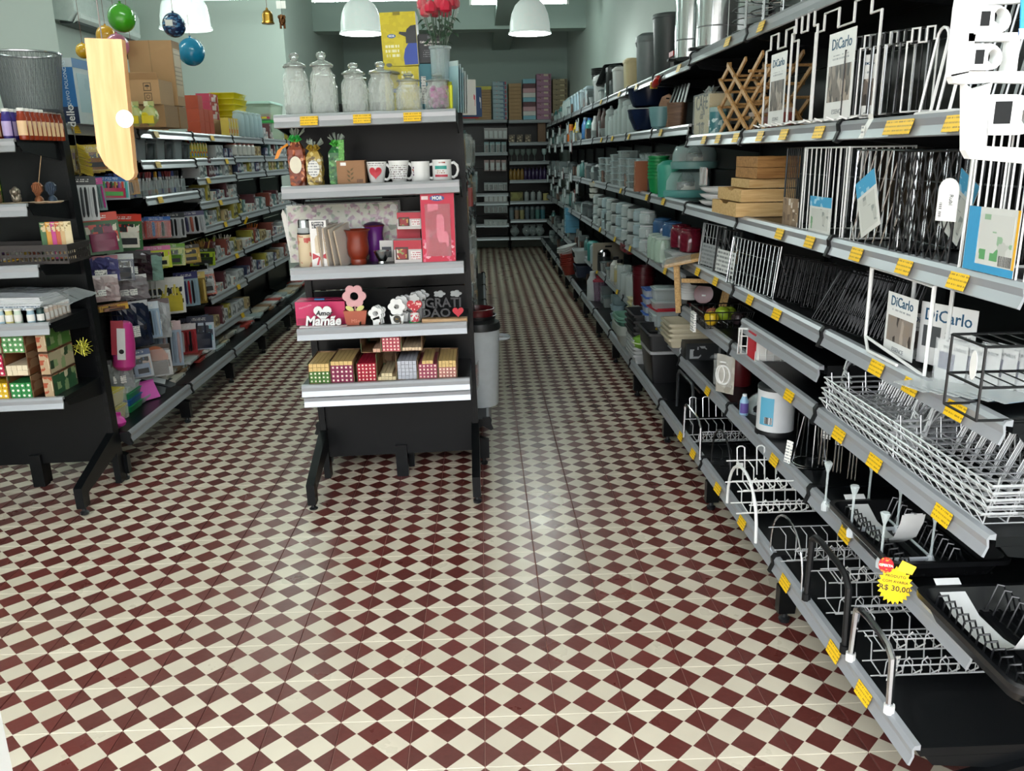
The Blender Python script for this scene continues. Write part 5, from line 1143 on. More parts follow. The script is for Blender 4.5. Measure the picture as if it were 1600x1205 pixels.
o = MB().prism([(.012*math.cos(a), .03*math.sin(a)) for a in [2*PI*i/16 for i in range(16)]], -.0006, .0006, 'yz').build('tag', M('e4e4e0', .4), t); o.location = (-bw/2-.006, -bd*.3, bh*.72)
# loose shelf and s2 ----------------------------------------------------
z = ZT['s2']
def fruit_basket():
    t = T('fruit_basket', 'black wire basket of artificial fruit hung on the price rail', 'basket'); mb = MB(); w, d, h = .20, .2, .075
    for k in range(9):
        x = -w/2+w*k/8; mb.wire([(x*1.15, -d/2*1.15, h), (x, -d/2, 0), (x, d/2, 0), (x*1.15, d/2*1.15, h)], .0015, 4); mb.wire([(-w/2*1.15, x*1.15, h), (-w/2, x, 0), (w/2, x, 0), (w/2*1.15, x*1.15, h)], .0015, 4)
    mb.build('wires', BWIRE, t); mb = MB()
    for s, zz in ((1.15, h), (1.07, h*.5)): mb.wire([(-w/2*s, -d/2*s, zz), (w/2*s, -d/2*s, zz), (w/2*s, d/2*s, zz), (-w/2*s, d/2*s, zz)], .0022, 5, True)
    mb.build('rim', BWIRE, t); MB().box(-w*.68, -w*.62, -.03, .03, -.03, .06).build('tag', PAPER, t); return t
q = rx(1130, 505, 1.13); t = fruit_basket(); t.location = (1.12, q.y, z+.003); by = q.y
for i, (dx, dy, dz, r, c, L, e) in enumerate([(-.06, -.05, .036, .034, 'd8b41c', 'yellow melon in the wire fruit basket', 1.25), (-.0, -.02, .05, .036, '8fa828', 'green pear lying in the wire fruit basket', 1.2), (-.03, .045, .036, .033, '9a5a48', 'russet apple at the back of the fruit basket', 1), (.045, .03, .04, .036, '9cb83a', 'lime green apple at the back of the fruit basket', 1), (.06, -.055, .033, .031, '3a2c30', 'dark purple avocado at the near end of the fruit basket', 1.3)]):
    t = T('artificial_fruit', L, 'fruit', (1.12+dx, by+dy, z+.005+dz)); MB().lathe([(.002, -r*.92), (r*.5, -r*.85), (r*.95, -r*.3), (r, .1*r), (r*.8, r*.62), (r*.3, r*.9), (.004, r*.82)], 14, sx=1, sy=e).build('flesh', M(c, .4, 0, .12, 30), t, True); MB().wire([(0, 0, r*.8), (.004, 0, r*1.15)], .002, 5).build('stalk', M('4a3a24', .6), t)
RD = M('6a1018', .3); q = rx(1112, 466, 1.20)
t = T('plate', 'dark red round plate standing upright behind the fruit basket', 'plate', (1.17, q.y+.05, z+.058), rot=(PI/2-.2, 0, -.35)); MB().lathe([(.02, 0), (.048, .002), (.05, .005), (.036, .0035), (.004, .003)], 26).build('dish', RD, t, True); MB().box(-.008, .012, -.012, -.004, .0055, .007).build('sticker', WHT, t); MB().lathe([(.028, -.002), (.03, 0)], 20).build('foot_ring', RD, t)
for i in range(6):
    q = rx(1080, 470, 1.15); put('whitebowl', lambda: bowl('bowl', 'bowl', .05, .04, MW, None, .7), (1.14, q.y, z+.001+.0135*i), 0, f'white bowl in the nested stack by the red plate, {ORD[i+1]} from bottom', 'nested white bowls')
q = rx(1178, 520, 1.07); t = grid_panel(.09, .1, WIREW, 4, .0024); t.location = (1.065, q.y+.02, z+.004); t.rotation_euler = (0, 0, -.35); t['label'] = 'white wire rack beside the red carton'
t = carton('kitchen_rack_carton', 'box', .19, .09, .105, M('d9d8d4', .45), prints('d9d8d4', ['b5162a', 'd9d8d4', '8d8d8d'], 18, .4, thr=.6), side=M('a8141f', .4)); t.location = (1.15, q.y-.04, z+.001); t.rotation_euler = (0, 0, 0); t['label'] = 'white and red carton behind the white wire rack'
MB().box(-.1, -.0955, -.045, .045, .002, .103).build('red_end', M('b5162a', .4), t)
t = grid_panel(.16, .075, WIREW, 6, .0018); q = rx(1203, 560, 1.12); t.location = (1.13, q.y-.05, z+.004); t.rotation_euler = (-.2, 0, -.2); t['label'] = 'small white wire grid standing under the loose shelf'
# chrome dish drainers stacked near the end
def drainer():
    t = T('dish_drainer', '', 'dish drainer'); L, D, r = .40, .31, .0015; mb = MB()     # local x along the shelf, -y outwards
    for k in range(11): x = -L/2+L*k/10; mb.wire([(x, -D/2-.02, .034), (x, -D/2, .004), (x, D/2, .004), (x, D/2+.012, .05)], r, 5)
    for k in range(7): y = -D/2+D*k/6; mb.wire([(-L/2-.01, y, .05), (-L/2, y, .004), (L/2, y, .004), (L/2+.01, y, .05)], r, 5)
    mb.build('grid', CHRW, t, True); mb = MB()
    for zz, s in ((.034, .018),): mb.wire([(-L/2-s, -D/2-s, zz), (L/2+s, -D/2-s, zz), (L/2+s, D/2+s, zz), (-L/2-s, D/2+s, zz)], r*1.3, 5, True)
    mb.build('rim', CHRW, t, True); mb = MB()
    for k in range(9):
        x = -L*.4+L*.8*k/8; mb.wire([(x-.005, -.03, .004), (x-.003, .02, .125), (x+.003, .02, .125), (x+.006, .035, .004)], r*1.2, 5)
    mb.build('plate_prongs', CHRW, t, True)
    for s in (-1, 1): MB().wire([(s*(L/2+.012), D*.3, .03)]+[(s*(L/2+.012+.04*math.sin(a*.5)), D*.32*math.cos(a), .05+.085*math.sin(a)) for a in [PI*i/8 for i in range(9)]]+[(s*(L/2+.012), -D*.3, .03)], r*2, 6).build('handle', CHRW, t, True)
    return t
for st, (yc, n) in enumerate([(.205, 5), (-.225, 5)]):
    for i in range(n): put('drainer', drainer, (1.225+.006*(i % 2), yc-.006*i, z+.003+.018*i), RZm, f'chrome wire dish drainer, {ORD[i+1]} from bottom of the {["farther", "nearer"][st]} stack', 'stacked chrome dish drainers')
# s1 ---------------------------------------------------------------------
z = ZT['s1']
q = rx(1131, 575, 1.03); t = T('towel_ring_pack', 'white towel ring in a clear bag hanging from the price rail', 'pack', (1.035, q.y, z+.215), rz=-.9); MB().box(-.045, .045, .004, .0055, -.165, .0).build('card', prints('a39f94', ['a39f94', '8f8b80', 'b5b2a8'], 30, .5), t)
MB().wire([(.03*math.cos(a), -.006, -.085+.04*math.sin(a)) for a in [2*PI*i/24 for i in range(24)]], .0035, 6, True).build('ring', WHT, t, True); MB().wire([(.022*math.cos(a)-.016, -.008, -.085+.038*math.sin(a)) for a in [2*PI*i/20 for i in range(20)]], .003, 6, True).wire([(-.02, -.006, -.03), (.01, -.006, -.03)], .0035, 6).build('second_ring', WHT, t, True); MB().box(-.046, .046, -.016, -.0155, -.13, .004).build('clear_bag', clear('eef2f2', .03), t)
q = rx(1158, 560, 1.2); t = pail('canister', 'canister', .055, .15, M('5a1218', .35), M('4a0e14', .35), None, .95); t.location = (1.2, q.y, z); t['label'] = 'dark red canister in the shade behind the towel ring'
q = rx(1083, 560, 1.12); t = carton('appliance_box', 'box', .2, .17, .09, M('1f2224', .45), None); t.location = (1.16, q.y, z); t['label'] = 'low black box at the far end of the lower near shelf'; MB().box(-.08, .08, -.0856, -.085, .01, .075).build('front_print', prints('1f2224', ['6a6e70', '1f2224', '9a9ea0'], 30, .4, thr=.55), t)
q = rx(1160, 625, 1.06); put('spray', lambda: bottle('cleaner_bottle', 'bottle', .018, .09, M('8fb4d0', .35), M('e4e6ea', .4), M('5a4a8e', .4), .6), (1.075, q.y+.02, z), 0, 'small blue and violet bottle beside the steel lid')
q = rx(1178, 640, 1.12); t = T('glass_lid_pack', 'domed glass pan lid in a violet banded wrap', 'lid', (1.15, q.y, z+.012), rot=(1.15, 0, -.9)); MB().lathe([(.075, 0), (.078, .004), (.07, .012), (.03, .026), (.004, .028)], 24).build('glass', clear('c9d2d4', .3), t, True); MB().lathe([(.074, -.002), (.08, 0), (.08, .005), (.074, .006)], 24, cap0=False, cap1=False).build('steel_rim', CHR, t, True); MB().lathe([(.008, .028), (.014, .04), (.006, .045)], 10).build('knob', BLK2, t, True); MB().box(-.08, .08, -.09, -.05, .028, .03).build('violet_band', M('3a3060', .4), t)
q = rx(1210, 645, 1.12); r = .07; hh = rx(1210, 600, 1.1).z-z
t = T('pedal_bin', 'white pedal bin with black base and blue label', 'bin', (1.125, q.y, z)); MB().lathe([(r*1.05, 0), (r*1.05, .012), (r*.98, .022)], 24).build('base', BLK2, t, True); MB().lathe([(r, .02), (r, hh*.88)], 28).build('drum', M('d3d6d8', .3), t, True); MB().lathe([(r*1.02, hh*.87), (r*1.02, hh*.93), (r*.8, hh*.98), (.01, hh)], 24).build('lid', M('2c3032', .35), t, True)
o = MB(); patch(o, r*1.012, -1.25, -.45, hh*.22, hh*.75); o = o.build('label', prints('5aa6c4', ['5aa6c4', 'e4e8ea', '5aa6c4'], 22, .4, thr=.6), t); o2 = MB(); patch(o2, r*1.016, -.95, -.5, hh*.25, hh*.38); o2.build('barcode', lines_print('e8e8e8', '333333', .05, .9, xs=500), t)
q = rx(1252, 660, 1.1); t = T('paper_towel_holder', 'chrome wire round stand with upright loops before the white bin', 'wire stand', (1.13, q.y-.02, z+.002)); mb = MB()
for rr in (.075, .055): mb.wire([(rr*math.cos(a), rr*math.sin(a), .004) for a in [2*PI*i/24 for i in range(24)]], .0022, 5, True)
mb.build('base_rings', CHR, t, True); mb = MB()
for a in (0, 1.57, 3.14, 4.71): mb.wire([(.055*math.cos(a-.2), .055*math.sin(a-.2), .004), (.03*math.cos(a), .03*math.sin(a), .17), (.05*math.cos(a), .05*math.sin(a), .185), (.055*math.cos(a+.2), .055*math.sin(a+.2), .004)], .002, 5)
mb.build('loops', CHR, t, True); o = MB().box(-.012, .012, -.0006, .0006, -.08, 0).build('tag', PAPER, t); o.location = (-.078, -.02, .09); o.rotation_euler = (0, .1, -.9)
for i in range(3):
    q = rx(1290+14*i, 680, 1.13); t = T('utensil_pack', f'chrome utensil set hanging behind the clear holder, {ORD[i+1]} of three', 'pack', (1.13+.02*i, q.y, z+.21), rz=-.8); MB().box(-.016, .016, .002, .003, -.08, 0).build('card', PAPER, t); mb = MB()
    for k in (-1, 0, 1): mb.wire([(k*.01, -.002, -.02), (k*.012, -.004, -.17)], .0022, 5)
    mb.build('utensils', CHR, t)
CP = clear('dfeaea', .42); q0, q1 = rx(1276, 740, 1.0), rx(1392, 760, 1.0)
t = T('cup_holder_rack', 'clear plastic cup rack with flared posts and white ties', 'rack', (1.09, (q0.y+q1.y)/2+.03, z+.001), rz=RZm); w = .36
for i in range(3):
    for dy in (-.06, .07):
        x = -w/2+w*i/2; MB().lathe([(.0045, .02), (.0032, .05), (.0036, .12), (.013, .15), (.01, .153)], 8, (x, dy, 0)).build('post', CP, t, True); MB().lathe([(.011, 0), (.012, .018), (.006, .03)], 8, (x, dy, 0)).build('foot', M('c9d0d2', .35), t, True)
mb = MB()
for i in range(3): x = -w/2+w*i/2; mb.wire([(x, -.06, .02), (x, .07, .02)], .006, 6)
mb.build('cross_bars', M('b5bcc0', .35), t); MB().wire([(-w/2, -.06, .025), (w/2, -.06, .025)], .004, 5).wire([(-w/2, .07, .025), (w/2, .07, .025)], .004, 5).build('long_bars', CP, t)
BP = M('121315', .3, 0, .1, 20)
def plastic_drainer(lab):
    t = tray('dish_drainer', 'dish drainer', .38, .30, .055, BP, .03, .86); t['label'] = lab; mb = MB()
    for k in range(13): x = -.16+.32*k/12; mb.wire([(x, -.12, .012), (x, -.115, .05), (x+.012, -.10, .058), (x+.018, -.09, .02)], .0022, 5)
    mb.build('front_ribs', BP, t, True); mb = MB()
    for k in range(13): x = -.16+.32*k/12; mb.wire([(x, .0, .012), (x, .02, .075), (x+.008, .03, .075), (x+.012, .05, .012)], .0022, 5)
    mb.build('plate_ribs', BP, t, True); mb = MB()
    for k in range(12): y = -.12+.24*k/11; mb.box(-.17, .17, y-.003, y+.003, .006, .010)
    mb.build('floor_ribs', BP, t); W2 = lines_print('dcdedd', '3a3d40', .03, .35, .45, xs=45)
    P = [(-.215, .065), (-.19, .05), (-.12, .022), (-.03, .02), (.03, .03), (.09, .075), (.115, .125), (.12, .15)]; vs = []
    for a, b in P: vs += [(a, -.10, b), (a, -.04, b)]
    mb = MB().add(vs, [(2*i, 2*i+2, 2*i+3, 2*i+1) for i in range(len(P)-1)]); mb.build('paper_label', M('d9dbda', .45), t, True)
    vs = []
    for a, b in P[4:]: vs += [(a-.002, -.094, b+.002), (a-.002, -.046, b+.002)]
    MB().add(vs, [(2*i, 2*i+2, 2*i+3, 2*i+1) for i in range(3)]).build('label_print', prints('d9dbda', ['d9dbda', '3a3d40', '8d9092'], 45, .4, thr=.45), t); text('Nova', .02, M('333638', .5), t, (.108, -.0705, .118), (-.9, -PI/2+.35, 0)) if False else None
    return t
for (a, b, py, L) in [(1272, 1440, 800, 'black plastic dish drainer with curled white label, farther one'), (1422, 1630, 930, 'black plastic dish drainer with curled white label, nearest one')]:
    q0, q1 = rx(a, py, 1.02), rx(b, py, 1.02); t = plastic_drainer(L); t.location = (1.0+.165, (q0.y+q1.y)/2-.01, z+.002); t.rotation_euler = (0, 0, RZm); t.scale = (min(1.1, (q0.y-q1.y)/.40),)*3 if False else (1, 1, 1)
# base shelf -----------------------------------------------------------------
z = ZT['base']
def dish_rack(L, W_, H, m, tube=None, tr=.006, arc=False, loops=True, tag_=False, n=9, r=.0017, tiers=2, tm2=None, feet=None):
    """two tier dish rack; local x runs into the shelf, y along the aisle; side frames stand in the y/z plane"""
    t = T('dish_rack', '', 'dish rack'); tube = tube or m
    for x in (0, L):
        if arc: P = [(x, W_/2*math.cos(a), (H-.0)*max(0, math.sin(a))**.75) for a in [PI*i/14 for i in range(15)]]
        else: P = [(x, -W_/2, 0), (x, -W_/2+.01, H*.82), (x, -W_/2+.035, H*.93), (x, -W_/2+.07, H*.97), (x, W_/2-.07, H), (x, W_/2-.03, H*.98), (x, W_/2-.008, H*.9), (x, W_/2, 0)]
        f = MB().wire(P, tr, 8).build('side_frame', tube if (x == 0 or tm2 is None) else tm2, t, True)
        if feet:
            for s in (-1, 1): MB().cyl((x, s*W_/2, 0), tr*1.5, .022, 8).build('foot', feet, f)
    for tier in range(tiers):
        zb_ = H*(.18+.42*tier); w2 = W_*.46*(1 if not arc else .9); mb = MB()
        for (yy, zz) in [(-w2, zb_+.09), (-w2*.5, zb_+.03), (-w2*.05, zb_), (w2*.45, zb_+.01), (w2, zb_+.06)]: mb.wire([(-.02 if arc else 0, yy, zz), (L, yy, zz)], r*1.15, 5)
        mb.build('long_wires', m, t, True); mb = MB()
        for k in range(n):
            x = L*(k+.5)/n; mb.wire([(x, -w2, zb_+.09), (x+.01, -w2*.9, zb_+.07), (x, -w2*.7, zb_+.045), (x+.012, -w2*.5, zb_+.03), (x+.004, -w2*.05, zb_), (x, w2*.45, zb_+.01), (x+.01, w2*.7, zb_+.045), (x, w2, zb_+.06)], r, 5)
        mb.build('plate_wires', m, t, True)
        mb = MB()
        for k in range(n-1):
            x = L*(k+.7)/n; mb.wire([(x, -w2*.1, zb_+.002), (x+.002, -w2*.1, zb_+.04), (x+.012, -w2*.12, zb_+.052), (x+.022, -w2*.1, zb_+.04), (x+.024, -w2*.1, zb_+.002)], r*.9, 5)
        mb.build('loops', m, t, True)
    if loops:
        mb = MB(); w2 = W_*.4
        for k in range(6): x = L*(k+.3)/6; mb.wire([(x, w2, H*.62), (x, w2+.02, H*1.12), (x+.008, w2+.02, H*1.15), (x+.02, w2+.02, H*1.15), (x+.028, w2+.02, H*1.12), (x+.028, w2, H*.62)], r*1.2, 5)
        mb.build('cup_loops', m, t, True)
    if tag_:
        o = MB().prism([(-.018, -.06), (.016, -.07), (.018, 0), (-.014, .004)], -.0006, .0006, 'xz').build('tag', PAPER, t); o.location = (.05, -W_*.1, H*.55); o.rotation_euler = (0, .2, .5)
    return t
XF = .955
def yy(px, py, x=XF): return rx(px, py, x).y
t = dish_rack(.45, yy(1325, 1065)-yy(1384, 1150), rx(1350, 945, XF).z-z-.02, CHRW, CHR, .0085, feet=WHT, loops=False, tag_=True, n=10, tiers=2); t.location = (XF, (yy(1325, 1065)+yy(1384, 1150))/2, z+.001); t['label'] = 'chrome tube dish rack with white feet, nearest on the bottom shelf'
t = dish_rack(.45, .27, .22, CHRW, BWIRE, .009, loops=False, n=10, tiers=2, feet=BLK2); t.location = (XF+.0, (yy(1256, 985)+yy(1314, 1062))/2, z+.001); t['label'] = 'dish rack with black tube side frame, second on the bottom shelf'
t = dish_rack(.44, .28, .17, CHRW, CHR, .0035, arc=True, loops=False, n=13, tiers=1); t.location = (XF+.005, yy(1225, 880), z+.001); t['label'] = 'fine chrome arched dish rack behind the black framed one'
t = dish_rack(.44, .34, .2, WIREW, WIREW, .0055, arc=True, loops=True, n=11, tiers=2, r=.0022); t.location = (XF-.03, yy(1172, 830)+.02, z+.001); t['label'] = 'white coated wire dish rack with arched side and tall loops'; o = MB().box(-.012, .012, -.004, .004, -.01, .01).build('tie_label', WHT, t); o.location = (.03, .14, .16)
t = dish_rack(.36, .30, .17, CHRW, CHR, .006, loops=True, n=10, tiers=1); t.location = (XF-.015, (yy(1065, 668)+yy(1110, 725))/2, z+.001); t['label'] = 'chrome dish rack with tube frame and upright loops, farther bay'
t = dish_rack(.34, .28, .19, BWIRE, BWIRE, .004, arc=True, loops=False, n=9, tiers=1); t.location = (XF+.02, yy(1120, 745)+.02, z+.001); t['label'] = 'black wire arched dish rack between chrome and white racks'
t = T('folding_table', 'folded black tube table leaning in the shade of the bottom shelf', 'table', (1.02, 1.98, z)); MB().wire([(0, -.16, 0), (0, -.16, .17), (0, -.13, .2), (0, .13, .2), (0, .16, .17), (0, .16, 0)], .007, 7).build('side_frame', M('3a3d40', .35, .3), t, True); MB().box(.03, .3, -.17, .17, .16, .172).build('top', BP, t); MB().wire([(.3, -.16, 0), (.3, -.16, .16)], .007, 6).wire([(.3, .16, 0), (.3, .16, .16)], .007, 6).build('rear_legs', BP, t)
# price burst hung on the lower rail
q = rx(1398, 915, 1.0); t = T('price_burst', 'yellow starburst price card with red ladybird clip', 'price sign', (1.0, q.y, q.z), rot=(0, .0, -.42)); n = 22; rr = .046
MB().prism([((rr*(1 if i % 2 else .82)+(.012 if abs(i-33) < 2 and i % 2 else 0))*math.cos(2*PI*i/44)*.86, (rr*(1 if i % 2 else .82))*math.sin(2*PI*i/44)*1.12) for i in range(44)], -.0006, .0006, 'xz').build('card', M('f0c81c', .45), t)
INK = M('3a3424', .5); text('PRODUTO', .0095, INK, t, (0, -.0012, .024)); text('COM AVARIA', .0095, INK, t, (0, -.0012, .010)); text('R$ 30,00', .02, INK, t, (0, -.0012, -.008), bold=.0002, sx=.95)
MB().prism([(-.0, .042), (.034, .036), (.042, .058), (.01, .07)], -.004, -.003, 'xz').build('folded_corner', M('f4d23a', .45), t)
o = MB().prism([(.017*math.cos(a)-.024, .02*math.sin(a)+.052) for a in [2*PI*i/20 for i in range(20)]], -.006, -.002, 'xz').build('red_clip', prints('c0202c', ['c0202c', 'c0202c', 'e8a03a'], 220, .35, thr=.5), t); text('OFERTA', .0085, WHT, o, (-.024, -.0065, .052), bold=.0003)
# top shelf, near part ---------------------------------------------------------
z = ZT['s6']
def mesh_tower(w, h, m):
    t = T('wire_tower', '', 'wire stand'); mb = MB()
    for s in (-1, 1):
        for q in (-1, 1): mb.wire([(s*w/2, q*.07, 0), (s*w/2, q*.07, h)], .003, 5)
    mb.build('posts', m, t); mb = MB()
    for k in range(6):
        zz = .015+h*k/6; mb.wire([(w/2*math.cos(a)*1.0, .08*math.sin(a), zz) for a in [2*PI*i/16 for i in range(16)]], .0022, 5, True)
    mb.build('rings', m, t); mb = MB()
    for k in range(5): x = -w/2+w*(k+.5)/5; mb.wire([(x, -.07, .01), (x, .07, .01)], .002, 4)
    mb.build('base_wires', m, t); return t
for a, b, L in [(1146, 1172, 'chrome wire tower next to the steel bins on top'), (1174, 1200, 'chrome wire tower second from the steel bins'), (1202, 1232, 'chrome wire tower third from the steel bins on top')]:
    q0, q1 = rx(a, 30, 1.1), rx(b, 30, 1.1); t = mesh_tower(q0.y-q1.y, .26, CHR); t.location = (1.15, (q0.y+q1.y)/2, z); t.rotation_euler = (0, 0, RZm); t['label'] = L
for i, (px, r, L) in enumerate([(1082, .088, 'polished steel pedal bin on the top shelf, farther of two'), (1120, .092, 'polished steel pedal bin in clear film on the top shelf, nearer of two')]):
    q = rx(px, 40, 1.14); t = T('pedal_bin', L, 'bin', (1.14, q.y, z)); h = .30
    MB().lathe([(r*1.03, 0), (r*1.03, .018), (r*.98, .022)], 26).build('base', BLK2, t, True); MB().lathe([(r, .02), (r, h)], 32).build('drum', M('cdd0d2', .12, 1, .03), t, True); MB().lathe([(r*1.03, h), (r*1.03, h+.012), (r*.8, h+.04), (.01, h+.05)], 26).build('lid', CHR, t, True); MB().box(-r-.035, -r+.01, -.02, .02, .004, .016).build('pedal', BLK2, t); MB().lathe([(r*1.008, .1), (r*1.008, .106)], 26, cap0=False, cap1=False).build('band', M('5a5e62', .4), t)
    if i: MB().lathe([(r*1.05, .01), (r*1.06, .31)], 20, cap0=False, cap1=False).build('clear_film', clear('eaf0f0', .06), t)
# ================================================================ housewares wall, the farther bays
ZR = {'s5': ZF['s5'], 's4': ZF['s4'], 's3': ZF['s3'], 's2': ZF['s2'], 's1': ZF['s1'], 'base': ZF['base']}
SHN = {'s5': 'top', 's4': 'second', 's3': 'third', 's2': 'fourth', 's1': 'fifth', 'base': 'bottom'}
def H(t, px, py, x, s, L, dz=0, rz=0, rot=None, g=None):
    q = rx(px, py, x); t.location = (x, q.y, ZR[s]+dz+.001); t.rotation_euler = rot or (0, 0, rz); t['label'] = L
    if g: t['group'] = g
    return t
def HP(key, fn, px, py, x, s, L, dz=0, rz=0, g=None, sc=None, rot=None):
    q = rx(px, py, x); return put(key, fn, (x, q.y, ZR[s]+dz+.001), rz, L, g, sc, rot)
DG = M('3a4042', .4); NAVY = M('16233f', .25); CLR = clear('dfeaea', .3); CLB = clear('c9dde4', .4); AQ = M('8fb8ae', .4); CREAM = M('d8c79a', .4); MAR = M('4f1018', .35); GRN = M('148a4a', .4)
# top shelf
H(pail('bin', 'bin', .10, .34, DG, DG, None, .82, lidh=.02), 1046, 60, 1.17, 's5', 'tall charcoal swing bin beside the steel pedal bins')
H(pail('bin', 'bin', .085, .27, M('7c8487', .35), M('6a7275', .4), M('9aa2a4', .4), .85), 1014, 80, 1.15, 's5', 'grey bin with raised handle next to the charcoal bin')
t = H(T('drying_rack', '', 'rack'), 1060, 85, 1.10, 's5', 'small black wire rack with a red tip between bins'); mb = MB()
for k in range(5): mb.wire([(-.03, -.04+.02*k, .0), (-.03, -.04+.02*k, .07), (.05, -.04+.02*k, .07)], .003, 5)
mb.build('wires', BWIRE, t); MB().box(-.04, -.02, -.05, .05, .06, .085).build('red_tip', M('b3201c', .4), t)
H(tub('storage_bin', 'bin', .16, .14, .2, CREAM, CREAM, .03), 993, 100, 1.13, 's5', 'cream lidded bin beside the white box bin')
H(tub('storage_bin', 'bin', .16, .14, .19, M('d9dcdc', .4), M('e4e6e6', .4), .02), 975, 105, 1.13, 's5', 'white box bin with picture between cream and black bins')
H(pail('bin', 'bin', .075, .2, BP, BP, None, .9), 961, 112, 1.13, 's5', 'black bin between white box bin and white bucket')
H(pail('bucket', 'bucket', .10, .18, M('d6dadb', .4), M('dfe2e2', .4), WHT, .88), 945, 125, 1.13, 's5', 'white lidded bucket on the top shelf with black tubs above')
for i in range(4): HP('blktub', lambda: bowl('basin', 'basin', .12, .05, BP, None, .7), 945, 104, 1.15, 's5', f'black round basin nested over the white bucket, {ORD[i+1]} from bottom', .195+.014*i, g='nested black basins')
t = H(tray('angled_tray', 'tray', .3, .2, .05, BP), 965, 80, 1.2, 's5', 'black tray standing slanted behind the cream bin', .18, rot=(1.0, 0, -.8)); 
for i, px in enumerate([927, 918]): H(tub('storage_box', 'box', .17, .2, .19, clear('9fb0b4', .5), M('8a9a9e', .4)), px, 135, 1.14, 's5', f'smoky clear storage box on the top shelf, {["nearer", "farther"][i]} of two')
for i, px in enumerate([911, 906, 901]): HP('bluetub', lambda: tub('storage_box', 'box', .14, .18, .2, M('a9c4d2', .4), M('c4d6de', .4)), px, 145, 1.14, 's5', f'pale blue lidded box on the top shelf, {ORD[i+1]} from the near end', g='pale blue boxes')
for i, px in enumerate([897, 894, 891.5, 889, 887]): HP('fjar', lambda: jar('glass_jar', 'jar', .07, .2, CLR, CLB, True), px, 150, 1.13, 's5', f'lidded glass jar at the far end of the top shelf, {ORD[i+1]} from the near end', g='far glass jars')
t = H(T('knife_sharpener', '', 'tool'), 1026, 118, 1.03, 's5', 'red handled tool with yellow end hung at the top price rail', -.05, rz=-PI/2); MB().xf(RY(PI/2-.25)).lathe([(.012, -.07), (.02, -.05), (.022, .04), (.012, .07)], 10).build('handle', M('b3241c', .35), t, True); MB().box(-.085, -.065, -.02, .02, -.03, .005).build('yellow_end', M('c9a81c', .4), t); MB().wire([(.07, 0, -.01), (.09, 0, .01), (.09, .02, .03)], .004, 5).build('black_tip', BLK2, t)
# second shelf
t = H(T('knife_block', '', 'knife block'), 1058, 175, 1.11, 's4', 'brown knife block with steel handled knives by the wrapped carton', rz=-.5); MB().rbox(-.05, .05, -.05, .05, 0, .13, .02, 3, .85).build('block', wood('7a5a44', '5a3e2c', 6), t, True); mb = MB()
for k in range(5): mb.xf(TR(-.04+.02*k, -.01, .12) @ RX(-.5+.1*k) @ RY(.2)).rbox(-.007, .007, -.006, .006, 0, .11, .004, 2)
mb.build('knife_handles', STEEL, t)
t = H(T('cutting_board', '', 'board'), 1040, 172, 1.09, 's4', 'brown wooden board leaning between navy bowls and knife block', rot=(0, .12, -.9)); MB().prism([(-.06, 0), (.06, 0), (.06, .13), (.045, .17), (0, .19), (-.045, .17), (-.06, .13)], -.006, .006, 'xz').build('board', wood('a8826a', '8a6650', 5), t); MB().wire([(-.01, -.008, .165), (.01, -.008, .165)], .004, 5).build('slot', BLK2, t)
H(bowl('mixing_bowl', 'bowl', .155, .15, NAVY, M('c9ced2', .3), .45), 1016, 195, 1.17, 's4', 'large navy mixing bowl on the second shelf, lower of two', .0)
H(bowl('mixing_bowl', 'bowl', .155, .13, NAVY, M('c9ced2', .3), .5), 1016, 165, 1.17, 's4', 'large navy mixing bowl on the second shelf, upper of two', .152)
H(bowl('bowl', 'bowl', .07, .12, M('6f9aa0', .35), M('8fb4b8', .4), .5), 1032, 190, 1.07, 's4', 'small teal bowl in front of the navy mixing bowls')
for i, (px, r, h) in enumerate([(992, .055, .2), (984, .06, .24), (975, .05, .28), (968, .05, .2), (961, .055, .16), (955, .05, .22)]): H(jar('glass_jar', 'jar', r, h, CLR, clear('dfe8ea', .6), True, lidh=.2), px, 185, 1.10, 's4', f'clear lidded glass jar by the navy bowls, {ORD[i+1]} from the near end')
for i, (px, c, cc, r, h, L) in enumerate([(945, '4a2c26', '2c2020', .035, .24, 'dark brown'), (938, '3a2422', '6a6a6a', .035, .26, 'black brown'), (931, 'c4c8c8', 'd8d8d8', .04, .2, 'pale grey'), (922, '3f8f88', '2f5f9a', .045, .2, 'teal'), (915, '2f5f8f', 'a9c4d8', .04, .22, 'blue'), (901, 'd8b41c', 'e8d040', .035, .2, 'yellow'), (893, 'c9641c', 'd8902c', .05, .2, 'orange')]):
    H(bottle('drink_bottle', 'bottle', r, h, M(c, .35), M(cc, .4), None, .6, .55), px, 192, 1.10, 's4', f'{L} plastic bottle on the second housewares shelf')
# third shelf
def dome(m, r=.13, h=.15):
    t = T('cake_dome', '', 'cake dome'); MB().lathe([(r*1.02, 0), (r*1.06, .012), (r*1.06, .035), (r*.98, .04)], 26).build('base', M(m, .35), t, True); MB().lathe([(r, .04), (r*.99, h*.6), (r*.85, h*.9), (r*.5, h), (.005, h*1.01)], 26).build('cover', clear('b9d4d4', .35), t, True); MB().lathe([(r*.7, .04), (r*.68, .08), (.01, .085)], 18).build('cake', prints('4a2a20', ['8a2a2c', 'd8c8b8', '4a2a20'], 30, .5), t, True); return t
H(dome('5fa09c'), 1072, 285, 1.18, 's3', 'lower teal based clear cake dome with printed cake'); H(dome('6f9a98', .12, .13), 1085, 250, 1.19, 's3', 'upper clear cake dome stacked on the teal one', .155)
H(pail('bin', 'tub', .07, .15, M('3f9a86', .4), M('3f9a86', .4), None, .9), 1046, 290, 1.09, 's3', 'turquoise rounded tub in front of the teal cake dome')
